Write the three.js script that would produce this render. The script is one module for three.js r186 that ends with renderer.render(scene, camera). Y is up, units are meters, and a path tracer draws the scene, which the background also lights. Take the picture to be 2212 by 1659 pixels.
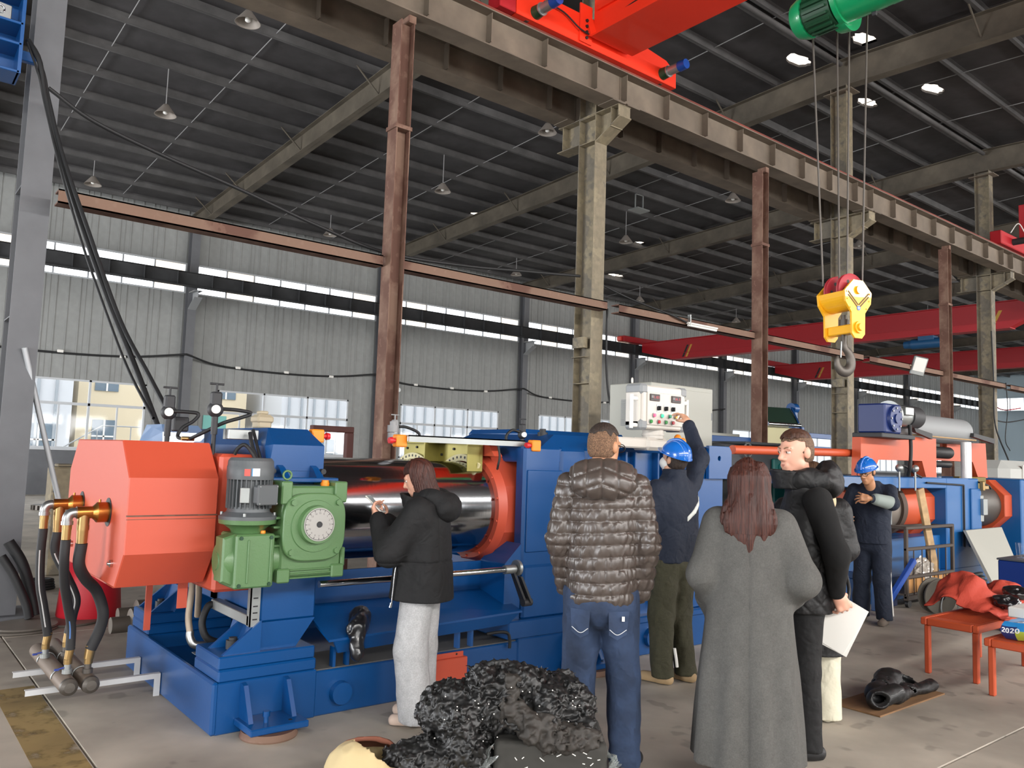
import * as THREE from 'three';
import { mergeGeometries, mergeVertices, toCreasedNormals } from 'three/addons/utils/BufferGeometryUtils.js';
import { ConvexGeometry } from 'three/addons/geometries/ConvexGeometry.js';
import { RectAreaLightUniformsLib } from 'three/addons/lights/RectAreaLightUniformsLib.js';

// ---------------------------------------------------------------- camera, sky, light, exposure
const scene = new THREE.Scene();
const camera = new THREE.PerspectiveCamera(50.71, 2212 / 1659, 0.1, 400);
camera.position.set(0, 1.7, 0);
camera.rotation.order = 'YXZ';
camera.rotation.set(0.08961, -0.67726, 0.03256);
camera.updateMatrixWorld();
const renderer = new THREE.WebGLRenderer();
renderer.toneMapping = THREE.LinearToneMapping;
renderer.toneMappingExposure = 1.0;
renderer.shadowMap.enabled = true;
RectAreaLightUniformsLib.init();
const SKY = new THREE.Color().setRGB(3.6, 3.75, 3.95);          // bright overcast
scene.background = SKY;
// daylight entering through the openings that lie behind the camera: one area light in each opening
function daylight(name, w, h, pos, target, power, tint = [1, 0.965, 0.92]) {
  const l = new THREE.RectAreaLight(new THREE.Color().setRGB(...tint), power, w, h);
  l.name = name; l.position.set(...pos); l.lookAt(...target); scene.add(l); return l;
}
const WZ = 11.4, LX = -14.41, RX = 79.2, BZ = -30, MZ = -9.27, BAY = 7.8, GX0 = 1.19;
const LWIN = 6, LCLR = 44;
for (let k = -2; k < 9; k++) {
  const c = GX0 + BAY * (k + 0.5);
  daylight('window_daylight', 5.2, 2.25, [c, 2.65, WZ - 0.06], [c, 2.65, 0], LWIN);
  daylight('clerestory_daylight', 7.2, 1.05, [c, 7.75, WZ - 0.06], [c, 7.75, 0], LCLR);
}
daylight('gate_daylight', 6, 5, [LX + 0.12, 2.55, -1], [0, 2.55, -1], 14, [0.97, 0.98, 1]);
daylight('far_gate_daylight', 10, 5, [LX + 0.12, 2.55, -20], [0, 2.55, -20], 26, [0.97, 0.98, 1]);

// ---------------------------------------------------------------- helpers
const V = (x, y, z) => new THREE.Vector3(x, y, z);
let seed = 7;
const rnd = () => { seed = (seed * 1664525 + 1013904223) >>> 0; return seed / 4294967296; };
const rr = (a, b) => a + (b - a) * rnd();
const hash = (x, y, s) => { let h = (x * 374761393 + y * 668265263 + s * 974634777) | 0; h = Math.imul(h ^ (h >>> 13), 1274126177); h ^= h >>> 16; return (h >>> 0) / 4294967296; };
function vnoise(x, y, per, s) {
  const xi = Math.floor(x), yi = Math.floor(y), fx = x - xi, fy = y - yi, m = (a) => ((a % per) + per) % per;
  const u = fx * fx * (3 - 2 * fx), v = fy * fy * (3 - 2 * fy);
  const a = hash(m(xi), m(yi), s), b = hash(m(xi + 1), m(yi), s), c = hash(m(xi), m(yi + 1), s), d = hash(m(xi + 1), m(yi + 1), s);
  return a + (b - a) * u + (c - a) * v + (a - b - c + d) * u * v;
}
function fbm(u, v, base, oct, s) { let t = 0, a = 0.5, n = 0, f = base; for (let i = 0; i < oct; i++) { t += a * vnoise(u * f, v * f, f, s + i); n += a; a *= 0.55; f *= 2; } return t / n; }
const h3 = (x, y, z, s) => hash(x + z * 131, y - z * 57, s);
function n3(x, y, z, s = 1) {
  const xi = Math.floor(x), yi = Math.floor(y), zi = Math.floor(z), sm = (t) => t * t * (3 - 2 * t), u = sm(x - xi), v = sm(y - yi), w = sm(z - zi);
  const L = (a, b, t) => a + (b - a) * t, g = (i, j, k) => h3(xi + i, yi + j, zi + k, s);
  return L(L(L(g(0, 0, 0), g(1, 0, 0), u), L(g(0, 1, 0), g(1, 1, 0), u), v), L(L(g(0, 0, 1), g(1, 0, 1), u), L(g(0, 1, 1), g(1, 1, 1), u), v), w) * 2 - 1;
}
function tex(n, fn, srgb = true, rep = 1) {
  const d = new Uint8Array(n * n * 4);
  for (let j = 0; j < n; j++) for (let i = 0; i < n; i++) { const c = fn(i / n, j / n), o = (j * n + i) * 4; for (let k = 0; k < 3; k++) d[o + k] = Math.max(0, Math.min(255, (c.length ? c[k] : c) * 255)); d[o + 3] = 255; }
  const t = new THREE.DataTexture(d, n, n); t.wrapS = t.wrapT = THREE.RepeatWrapping; t.magFilter = THREE.LinearFilter; t.minFilter = THREE.LinearFilter;
  if (srgb) t.colorSpace = THREE.SRGBColorSpace; t.repeat.set(rep, rep); t.needsUpdate = true; return t;
}
const mix = (a, b, t) => a.map((x, i) => x + (b[i] - x) * t);
const st = (a, b, x) => { const t = Math.max(0, Math.min(1, (x - a) / (b - a))); return t * t * (3 - 2 * t); };
const mat = (color, roughness = 0.6, metalness = 0, o = {}) => new THREE.MeshStandardMaterial({ color, roughness, metalness, ...o });
const phy = (color, roughness, o = {}) => new THREE.MeshPhysicalMaterial({ color, roughness, ...o });

const T = {
  concrete: tex(1024, (u, v) => { const a = fbm(u, v, 4, 6, 3), b = fbm(u, v, 16, 4, 9), c = fbm(u, v, 3, 5, 21), w = 0.80 + 0.22 * (a - 0.5) + 0.14 * (b - 0.5), s = st(0.5, 0.75, c) * 0.12, dd = st(0.70, 0.80, fbm(u, v, 24, 3, 77)) * 0.10; const g = w - s - dd; return [g, g * 0.985, g * 0.955]; }, true, 0.22),
  concreteB: tex(512, (u, v) => 0.5 + 0.5 * (fbm(u, v, 32, 4, 5) - 0.5), false, 0.5),
  grime: tex(512, (u, v) => { const a = fbm(u, v, 4, 5, 31), b = fbm(u * 1, v, 16, 4, 35); const g = 0.88 + 0.05 * (a - 0.5) + 0.08 * (b - 0.5); return [g, g * 0.99, g * 0.97]; }, true, 0.4),
  paintPatch: tex(512, (u, v) => { const a = fbm(u, v, 4, 6, 41), b = fbm(u, v, 12, 4, 45), p = st(0.50, 0.56, a), q = st(0.62, 0.68, b); let c = mix([0.79, 0.75, 0.66], [0.66, 0.64, 0.60], p); c = mix(c, [0.90, 0.86, 0.74], q * 0.6); const g = 0.93 + 0.2 * (fbm(u, v, 32, 3, 49) - 0.5); return c.map((x) => x * g); }, true, 0.5),
  rust: tex(512, (u, v) => { const a = fbm(u, v, 4, 6, 51), b = fbm(u, v, 24, 3, 55), p = st(0.42, 0.62, a), q = st(0.66, 0.72, b); let c = mix([0.52, 0.43, 0.38], [0.40, 0.29, 0.25], p); c = mix(c, [0.58, 0.49, 0.44], q * 0.35); return c; }, true, 0.5),
  soot: tex(512, (u, v) => { const a = fbm(u, v, 4, 6, 61), b = fbm(u, v, 16, 4, 66); const g = 0.80 + 0.34 * (a - 0.5) + 0.14 * (b - 0.5); return [g, g * 0.98, g * 0.95]; }, true, 0.35),
  worn: tex(512, (u, v) => st(0.22, 0.6, fbm(u, v, 6, 5, 131)), false, 1.2),
  fine: tex(256, (u, v) => 0.5 + 0.5 * (fbm(u, v, 64, 2, 71) - 0.5), false, 2),
  wool: tex(256, (u, v) => { const g = 0.84 + 0.16 * (fbm(u, v, 64, 2, 81) - 0.5) + 0.12 * (fbm(u, v, 4, 3, 83) - 0.5); return [g, g, g]; }, true, 4),
  denim: tex(512, (u, v) => { const w = 0.5 + 0.5 * Math.sin((u + v) * 512 * Math.PI / 4), a = fbm(u, v, 4, 4, 91), g = 0.78 + 0.08 * (w - 0.5) + 0.42 * (a - 0.5); return [g, g, g]; }, true, 2),
  wood: tex(256, (u, v) => { const g = 0.86 + 0.22 * (fbm(u * 0.25, v, 16, 4, 101) - 0.5) + 0.03 * Math.sin(v * 50.2655 + 6 * fbm(u, v, 4, 3, 5)); return [g, g * 0.94, g * 0.84]; }, true, 1),
  strand: tex(512, (u, v) => { const g = 0.5 + 1.0 * (fbm(u, v * 0.06, 64, 3, 141) - 0.5) + 0.25 * (fbm(u, v * 0.25, 16, 2, 147) - 0.5); return [0.75 + 0.6 * (g - 0.5), 0.72 + 0.62 * (g - 0.5), 0.7 + 0.62 * (g - 0.5)]; }, true, 3),
  strandB: tex(512, (u, v) => 0.5 + 1.0 * (fbm(u, v * 0.06, 64, 3, 141) - 0.5), false, 3),
  wrinkle: tex(512, (u, v) => { const w = fbm(u, v, 4, 3, 151) * 0.3, r = Math.abs(fbm(u + w, v * 1 + w, 6, 3, 153) - 0.5) * 2; return 0.35 + 0.65 * Math.pow(1 - Math.abs(1 - 2 * r), 1.2) * 0.5 + 0.35 * fbm(u, v, 16, 3, 157); }, false, 1.6),
  speckle: tex(256, (u, v) => { const g = 0.8 + 0.7 * (fbm(u, v, 64, 2, 161) - 0.5); return [g, g * 0.97, g * 0.93]; }, true, 5),
  streak: tex(512, (u, v) => 0.5 + 0.5 * (fbm(u, 0.37, 64, 4, 111) - 0.5), false, 1),
};
const C = {
  floor: mat('#dcd5cb', 0.62, 0, { map: T.concrete, bumpMap: T.concreteB, bumpScale: 0.002 }),
  joint: mat('#38332e', 0.9), ochre: mat('#b59c66', 0.8, 0, { map: T.concrete, alphaMap: T.worn, transparent: true, alphaTest: 0 }),
  wallPanel: mat('#9da1a3', 0.55, 0, { map: T.grime }), wallDado: mat('#6d7077', 0.8, 0, { map: T.grime }), wallPlain: mat('#8d9090', 0.8),
  endWall: mat('#a9bcc8', 0.7), frame: mat('#b8bcc0', 0.5), roofSheet: mat('#4b4b50', 0.75, 0, { map: T.soot }),
  purlin: mat('#606165', 0.7, 0, { map: T.soot }), rafter: mat('#6b655b', 0.7, 0, { map: T.soot }), girder: mat('#4a4d52', 0.7, 0, { map: T.soot }),
  beam: mat('#84796d', 0.68, 0, { map: T.soot }), column: mat('#a5a097', 0.65, 0, { map: T.paintPatch }), greyColumn: mat('#6c6f76', 0.6, 0, { map: T.grime }),
  rust: mat('#e6dbd2', 0.8, 0, { map: T.rust }), rail: mat('#8e4238', 0.6, 0.2, { map: T.soot }), dim: mat('#8f8f90', 0.6),
  glass: phy('#ffffff', 0.05, { transmission: 1, thickness: 0, ior: 1.45 }),
  frost: phy('#fbf1e4', 0.6, { transmission: 1, thickness: 0 }),
  blue: phy('#00447f', 0.34, { clearcoat: 0.2, clearcoatRoughness: 0.25, bumpMap: T.fine, bumpScale: 0.0004 }),
  orange: phy('#c04e36', 0.45, { clearcoat: 0.1, clearcoatRoughness: 0.4 }), deepOrange: mat('#bf4f2a', 0.5), craneOrange: phy('#ee3418', 0.42, { clearcoat: 0.2 }), red: mat('#c01a2b', 0.5), craneRed: mat('#a8141f', 0.5),
  green: phy('#527549', 0.42, { clearcoat: 0.3, clearcoatRoughness: 0.3, bumpMap: T.fine, bumpScale: 0.001 }), hoistGreen: phy('#0f8a55', 0.35, { clearcoat: 0.4 }), darkGreen: mat('#123c24', 0.5),
  motor: mat('#54585b', 0.5, 0.1), black: mat('#1b1b1d', 0.55), rubber: mat('#232325', 0.7), dark: mat('#2b2c2f', 0.6),
  chrome: mat('#c9cdd0', 0.12, 1), steel: mat('#9a9c9c', 0.35, 0.9), galv: mat('#b4babd', 0.42, 0.75, { map: T.grime }), darkSteel: mat('#5b5651', 0.5, 0.6), brass: mat('#a3875a', 0.38, 0.9), bronze: mat('#b27a3c', 0.3, 0.95),
  yellow: phy('#f2b21a', 0.4, { clearcoat: 0.3 }), white: mat('#e4e2dc', 0.5), panelBeige: mat('#c9c3ba', 0.45), cabinet: mat('#a6a69d', 0.5), safety: mat('#f08a1c', 0.5), ered: mat('#c8242c', 0.4),
  olive: mat('#a8a05a', 0.35, 0.5, { map: T.grime }), cream: mat('#d8cfa0', 0.5), card: mat('#a97f52', 0.8), lightWood: mat('#c9b190', 0.75, 0, { map: T.wood }), cableBlack: mat('#191a1c', 0.6), grey: mat('#8b8e90', 0.6), teal: mat('#1f8f86', 0.5), roll: mat('#b0b3b7', 0.13, 1, { bumpMap: T.streak, bumpScale: 0.00025 }),
};

const PIECES = new Set(['pane', 'mullion']);
function prep(g) {
  g = g.index ? g.toNonIndexed() : g;
  for (const k of Object.keys(g.attributes)) if (!['position', 'normal', 'uv'].includes(k)) g.deleteAttribute(k);
  if (!g.attributes.normal) g.computeVertexNormals();
  return g;
}
function boxUV(g) {       // uv in metres, by the dominant axis of each face
  const p = g.attributes.position, n = p.count, uv = new Float32Array(n * 2);
  for (let i = 0; i < n; i += 3) {
    const ax = p.getX(i), ay = p.getY(i), az = p.getZ(i), bx = p.getX(i + 1) - ax, by = p.getY(i + 1) - ay, bz = p.getZ(i + 1) - az, cx = p.getX(i + 2) - ax, cy = p.getY(i + 2) - ay, cz = p.getZ(i + 2) - az;
    const nx = Math.abs(by * cz - bz * cy), ny = Math.abs(bz * cx - bx * cz), nz = Math.abs(bx * cy - by * cx);
    for (let k = 0; k < 3; k++) { const x = p.getX(i + k), y = p.getY(i + k), z = p.getZ(i + k), o = (i + k) * 2; if (nx >= ny && nx >= nz) { uv[o] = z; uv[o + 1] = y; } else if (ny >= nz) { uv[o] = x; uv[o + 1] = z; } else { uv[o] = x; uv[o + 1] = y; } }
  }
  g.setAttribute('uv', new THREE.BufferAttribute(uv, 2)); return g;
}
function join(gs, keepUV) { gs = [].concat(gs).filter(Boolean).map(prep); const g = gs.length > 1 ? mergeGeometries(gs.map((x) => { if (!x.attributes.uv) x.setAttribute('uv', new THREE.BufferAttribute(new Float32Array(x.attributes.position.count * 2), 2)); return x; })) : gs[0]; return keepUV ? g : boxUV(g); }
const taken = {};
const numbered = (n) => { const k = taken[n] = (taken[n] ?? -1) + 1; return k ? `${n}_${String(k).padStart(3, '0')}` : n; };
function M(name, gs, m, parent = scene, o = {}) {
  const me = new THREE.Mesh(gs.isBufferGeometry && o.shared ? gs : join(gs, o.keepUV), m);
  me.name = parent === scene ? numbered(name) : name; me.castShadow = me.receiveShadow = true; parent.add(me);
  if (o.label) me.userData.label = o.label;
  return me;
}
function thing(name, label, category, pos = [0, 0, 0], turn = 0, group) {
  const o = new THREE.Group(); o.name = numbered(name); scene.add(o); o.position.set(...pos); o.rotation.y = turn;
  o.userData = { label, category }; if (group) o.userData.group = group; return o;
}
function tag(o, label, category, group) { Object.assign(o.userData, { label, category }); if (group) o.userData.group = group; return o; }
function part(name, parent, pos = [0, 0, 0]) { const o = new THREE.Group(); o.name = name; parent.add(o); o.position.set(...pos); return o; }
function structure(o) { o.userData.kind = 'structure'; return o; }
function dup(root, pos, turn, label) { const r = root.clone(); r.name = numbered(root.name.replace(/_\d{3}$/, '')); r.userData = { ...root.userData }; scene.add(r); r.position.set(...pos); if (turn !== undefined) r.rotation.y = turn; if (label) r.userData.label = label; return r; }
// shapes
const bx = (x0, x1, y0, y1, z0, z1) => new THREE.BoxGeometry(Math.abs(x1 - x0), Math.abs(y1 - y0), Math.abs(z1 - z0)).translate((x0 + x1) / 2, (y0 + y1) / 2, (z0 + z1) / 2);
function cb(x0, x1, y0, y1, z0, z1, c = 0.008) {
  const X = [Math.min(x0, x1), Math.max(x0, x1)], Y = [Math.min(y0, y1), Math.max(y0, y1)], Z = [Math.min(z0, z1), Math.max(z0, z1)], p = [];
  c = Math.min(c, (X[1] - X[0]) * 0.3, (Y[1] - Y[0]) * 0.3, (Z[1] - Z[0]) * 0.3);
  for (const i of [0, 1]) for (const j of [0, 1]) for (const k of [0, 1]) { const sx = i ? -c : c, sy = j ? -c : c, sz = k ? -c : c; p.push(V(X[i], Y[j] + sy, Z[k] + sz), V(X[i] + sx, Y[j], Z[k] + sz), V(X[i] + sx, Y[j] + sy, Z[k])); }
  return new ConvexGeometry(p);
}
const hull = (pts) => new ConvexGeometry(pts.map((p) => V(...p)));
function cy(a, b, r1, r2 = r1, seg = 20, open = false) {
  const A = V(...a), B = V(...b), d = B.clone().sub(A), l = d.length();
  const g = new THREE.CylinderGeometry(r2, r1, l, seg, 1, open); g.translate(0, l / 2, 0);
  g.applyQuaternion(new THREE.Quaternion().setFromUnitVectors(V(0, 1, 0), d.normalize())); g.translate(...a); return g;
}
const tb = (pts, r, n = 40, seg = 8, closed = false) => new THREE.TubeGeometry(new THREE.CatmullRomCurve3(pts.map((p) => V(...p)), closed, 'catmullrom', 0.5), n, r, seg, closed);
function ex(pts, axis, a, b, holes = [], bevel = 0) {      // polygon pushed from a to b along axis; x: pts are (z,y), y: pts are (x,z), z: pts are (x,y)
  const f = axis === 'x' ? -1 : axis === 'y' ? -1 : 1;
  const s = new THREE.Shape(pts.map(([u, v]) => axis === 'y' ? new THREE.Vector2(u, -v) : new THREE.Vector2(axis === 'x' ? -u : u, v)));
  for (const h of holes) s.holes.push(new THREE.Path(h.map(([u, v]) => axis === 'y' ? new THREE.Vector2(u, -v) : new THREE.Vector2(axis === 'x' ? -u : u, v))));
  const lo = Math.min(a, b), d = Math.abs(b - a);
  const g = new THREE.ExtrudeGeometry(s, { depth: d - 2 * bevel, bevelEnabled: bevel > 0, bevelSize: bevel, bevelThickness: bevel, bevelSegments: 1, bevelOffset: -bevel, curveSegments: 12 });
  g.translate(0, 0, bevel);
  if (axis === 'z') g.translate(0, 0, lo);
  if (axis === 'x') { g.rotateY(Math.PI / 2); g.translate(lo, 0, 0); }
  if (axis === 'y') { g.rotateX(-Math.PI / 2); g.translate(0, lo, 0); }
  return g;
}
const circ = (cx, cyy, r, n = 24, a0 = 0, a1 = Math.PI * 2) => Array.from({ length: n + (a1 - a0 < 6.28 ? 1 : 0) }, (_, i) => { const t = a0 + (a1 - a0) * i / n; return [cx + r * Math.cos(t), cyy + r * Math.sin(t)]; });
function lathe(pts, from, to, seg = 28) {               // profile (radius, along), turned about the line from -> to
  const g = new THREE.LatheGeometry(pts.map(([r, h]) => new THREE.Vector2(Math.max(r, 1e-4), h)), seg), d = V(...to).sub(V(...from)).normalize();
  g.applyQuaternion(new THREE.Quaternion().setFromUnitVectors(V(0, 1, 0), d)); g.translate(...from); return toCreasedNormals(g, 0.6);
}
const sph = (x, y, z, rx, ry = rx, rz = rx, n = 20) => new THREE.SphereGeometry(1, n, Math.max(8, n * 0.6 | 0)).scale(rx, ry, rz).translate(x, y, z);
const hexBolt = (x, y, z, r, h, axis = 'y') => { const g = new THREE.CylinderGeometry(r, r, h, 6); if (axis === 'z') g.rotateX(Math.PI / 2); if (axis === 'x') g.rotateZ(Math.PI / 2); return g.translate(x, y, z); };
function hbeam(axis, a, b, cu, cv, hgt, wid, tf = 0.016, tw = 0.012, flat = false) {    // I-section along axis; flat: flanges stand upright
  const o = [];
  const add = (u0, u1, v0, v1) => o.push(axis === 'x' ? bx(a, b, cv + v0, cv + v1, cu + u0, cu + u1) : axis === 'z' ? bx(cu + u0, cu + u1, cv + v0, cv + v1, a, b) : bx(cu + u0, cu + u1, a, b, cv + v0, cv + v1));
  const w = wid / 2, h = hgt / 2;
  if (!flat) { add(-w, w, h - tf, h); add(-w, w, -h, -h + tf); add(-tw / 2, tw / 2, -h + tf, h - tf); }
  else { add(h - tf, h, -w, w); add(-h, -h + tf, -w, w); add(-h + tf, h - tf, -tw / 2, tw / 2); }
  return o;
}
const aim = (g, rx = 0, ry = 0, rz = 0, x = 0, y = 0, z = 0) => g.rotateX(rx).rotateY(ry).rotateZ(rz).translate(x, y, z);
// ---------------------------------------------------------------- the hall
const floor = structure(new THREE.Group()); floor.name = 'floor'; scene.add(floor);
floor.userData.label = 'grey concrete factory floor with cut joints and stains';
{ // slabs with 1 cm joints
  const xs = [LX, 1.125, 12.2, 24, 36, 52, RX], zs = [BZ, -22, -14.5, -8.3, -2.18, 4.6, WZ];
  for (let i = 0; i < xs.length - 1; i++) for (let j = 0; j < zs.length - 1; j++) M('floor_slab', cb(xs[i] + 0.005, xs[i + 1] - 0.005, -0.12, 0, zs[j] + 0.005, zs[j + 1] - 0.005, 0.004), C.floor, floor);
  M('floor_base', bx(LX, RX, -0.3, -0.12, BZ, WZ), C.joint, floor);
  M('painted_line', bx(0.86, 1.11, 0.0002, 0.0012, -6.6, -2.4), C.ochre, floor, { label: 'worn ochre painted floor line' });
}
const bayX = (k) => GX0 + BAY * k;
// back wall: masonry dado, then ribbed panels around the windows
const wallBack = structure(new THREE.Group()); wallBack.name = 'wall_back'; scene.add(wallBack);
wallBack.userData.label = 'grey ribbed steel panel wall with two rows of windows';
const WY = [1.5, 3.8], CY = [7.2, 8.31], EAVE = 10.25;
function panel(w, y0, y1) { const n = 3, o = [bx(-w / 2, w / 2, y0, y1, -0.05, 0)]; for (let i = 0; i < n; i++) { const x = -w / 2 + w * (i + 0.5) / n; o.push(bx(x - 0.02, x + 0.02, y0, y1, 0, 0.018)); } o.push(bx(w / 2 - 0.012, w / 2, y0, y1, 0, 0.01)); return join(o); }
{
  M('dado', bx(LX, RX, 0, WY[0] - 0.06, BZ - 0.2, BZ), C.wallDado, wallBack);
  const W = [1.24, 1.066, 1.066, 1.066, 1.066, 1.066, 1.23], cache = {};
  const put = (w, y0, y1, x) => { const key = [w, y0, y1].join(); cache[key] ??= panel(w, y0, y1); M('wall_panel', cache[key], C.wallPanel, wallBack, { shared: true }).position.set(x, 0, BZ); };
  for (let k = 0; k < 10; k++) {
    let x = bayX(k);
    W.forEach((w, i) => { const c = x + w / 2; if (i === 0 || i === 6) put(w, WY[0] - 0.06, CY[0], c); else { put(w, WY[1], CY[0], c); } put(w, CY[1], EAVE, c); x += w; });
    M('window_sill', cb(bayX(k) + 1.2, bayX(k) + 6.6, WY[0] - 0.06, WY[0], BZ - 0.1, BZ + 0.06, 0.01), C.frame, wallBack);
  }
  for (let k = -2; k < 0; k++) M('wall_panel', [bx(bayX(k), bayX(k + 1), WY[0] - 0.06, EAVE, BZ - 0.05, BZ)], C.wallPlain, wallBack);
  M('outer_skin', [bx(LX, RX, EAVE - 0.1, EAVE + 0.4, BZ - 0.2, BZ - 0.05)], C.wallPlain, wallBack);
}
// windows of the back wall
let winN = 0;
function windowGroup(label) { const g = structure(new THREE.Group()); g.name = 'window_' + (++winN); g.userData.label = label; scene.add(g); return g; }
for (let k = 0; k < 10; k++) {
  const x0 = bayX(k) + 1.24, x1 = bayX(k) + 6.57, w = windowGroup('white framed factory window over the dado, three lights above six'), Z = BZ - 0.03, f = 0.04, yt = 2.98;
  M('frame', [bx(x0, x1, WY[0], WY[0] + 0.06, Z - f, Z + f), bx(x0, x1, WY[1] - 0.06, WY[1], Z - f, Z + f), bx(x0, x0 + 0.06, WY[0], WY[1], Z - f, Z + f), bx(x1 - 0.06, x1, WY[0], WY[1], Z - f, Z + f), bx(x0, x1, yt - 0.045, yt + 0.045, Z - f, Z + f)], C.frame, w);
  for (const i of [1, 2]) M('mullion', bx(x0 + (x1 - x0) * i / 3 - 0.035, x0 + (x1 - x0) * i / 3 + 0.035, WY[0], WY[1], Z - f, Z + f), C.frame, w);
  for (const i of [1, 3, 5]) M('mullion', bx(x0 + (x1 - x0) * i / 6 - 0.025, x0 + (x1 - x0) * i / 6 + 0.025, WY[0], yt, Z - 0.03, Z + 0.03), C.frame, w);
  for (let i = 0; i < 3; i++) M('pane', bx(x0 + (x1 - x0) * i / 3 + 0.03, x0 + (x1 - x0) * (i + 1) / 3 - 0.03, yt + 0.04, WY[1] - 0.05, Z - 0.003, Z), C.glass, w);
  for (let i = 0; i < 6; i++) M('pane', bx(x0 + (x1 - x0) * i / 6 + 0.025, x0 + (x1 - x0) * (i + 1) / 6 - 0.025, WY[0] + 0.05, yt - 0.04, Z - 0.003, Z), C.glass, w);
}
for (let k = 0; k < 10; k++) {
  const x0 = bayX(k) + 0.27, x1 = bayX(k) + 7.6, w = windowGroup('long clerestory window strip behind the wall crane girder'), Z = BZ - 0.03, n = 7;
  M('frame', [bx(bayX(k), bayX(k + 1), CY[0], CY[0] + 0.05, Z - 0.03, Z + 0.05), bx(bayX(k), bayX(k + 1), CY[1] - 0.05, CY[1], Z - 0.03, Z + 0.05), bx(bayX(k), x0, CY[0], CY[1], Z - 0.03, Z + 0.03), bx(x1, bayX(k + 1), CY[0], CY[1], Z - 0.03, Z + 0.03)], C.frame, w);
  for (let i = 0; i < n; i++) M('pane', bx(x0 + (x1 - x0) * i / n + 0.02, x0 + (x1 - x0) * (i + 1) / n - 0.02, CY[0] + 0.05, CY[1] - 0.05, Z - 0.003, Z), i % 5 === 1 ? C.frost : C.glass, w);
  for (let i = 1; i < n; i++) M('mullion', bx(x0 + (x1 - x0) * i / n - 0.025, x0 + (x1 - x0) * i / n + 0.025, CY[0], CY[1], Z - 0.03, Z + 0.03), C.frame, w);
}
// wall behind the camera, with the same openings, and the two gable walls
function gappedWall(name, along, a, b, at, out, gaps, yTop, m) {      // gaps: [u0,u1,y0,y1]; solid strips around them
  const g = structure(new THREE.Group()); g.name = name; scene.add(g); const add = (u0, u1, y0, y1) => u1 > u0 && y1 > y0 && M('wall_panel', along === 'x' ? bx(u0, u1, y0, y1, at, at + out) : bx(at, at + out, y0, y1, u0, u1), m, g);
  const ys = [...new Set([0, yTop, ...gaps.flatMap((q) => [q[2], q[3]])])].sort((p, q) => p - q);
  for (let i = 0; i < ys.length - 1; i++) { const row = gaps.filter((q) => q[2] <= ys[i] && q[3] >= ys[i + 1]).sort((p, q) => p[0] - q[0]); let u = a; for (const q of row) { add(u, q[0], ys[i], ys[i + 1]); u = q[1]; } add(u, b, ys[i], ys[i + 1]); }
  return g;
}
{
  const gaps = []; for (let k = -2; k < 10; k++) gaps.push([bayX(k) + 1.24, bayX(k) + 6.57, ...WY], [bayX(k) + 0.25, bayX(k) + 7.6, ...CY]);
  gappedWall('wall_front', 'x', LX, RX, WZ, 0.2, gaps, EAVE + 0.3, C.wallPlain);
  gappedWall('wall_left', 'z', BZ, WZ, LX - 0.2, 0.2, [[-4, 2, 0, 5.1], [-25, -15, 0, 5.1]], 11.2, C.wallPlain);
  const rg = []; for (const z of [-29.2, -22.4, -15.6, -5, 2]) rg.push([z, z + 5.6, 7.2, 8.3]); rg.push([-26.5, -21.5, 3.0, 4.2]);
  gappedWall('wall_right', 'z', BZ, WZ, RX, 0.2, rg, 11.2, C.endWall);
  for (const z of [-29.2, -22.4, -15.6]) { const w = windowGroup('far gable clerestory window strip'); for (let i = 0; i < 5; i++) { M('pane', bx(RX + 0.05, RX + 0.055, 7.25, 8.25, z + 1.12 * i + 0.03, z + 1.12 * (i + 1) - 0.03), C.glass, w); M('mullion', bx(RX + 0.02, RX + 0.09, 7.2, 8.3, z + 1.12 * i - 0.03, z + 1.12 * i + 0.03), C.frame, w); } }
}
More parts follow.
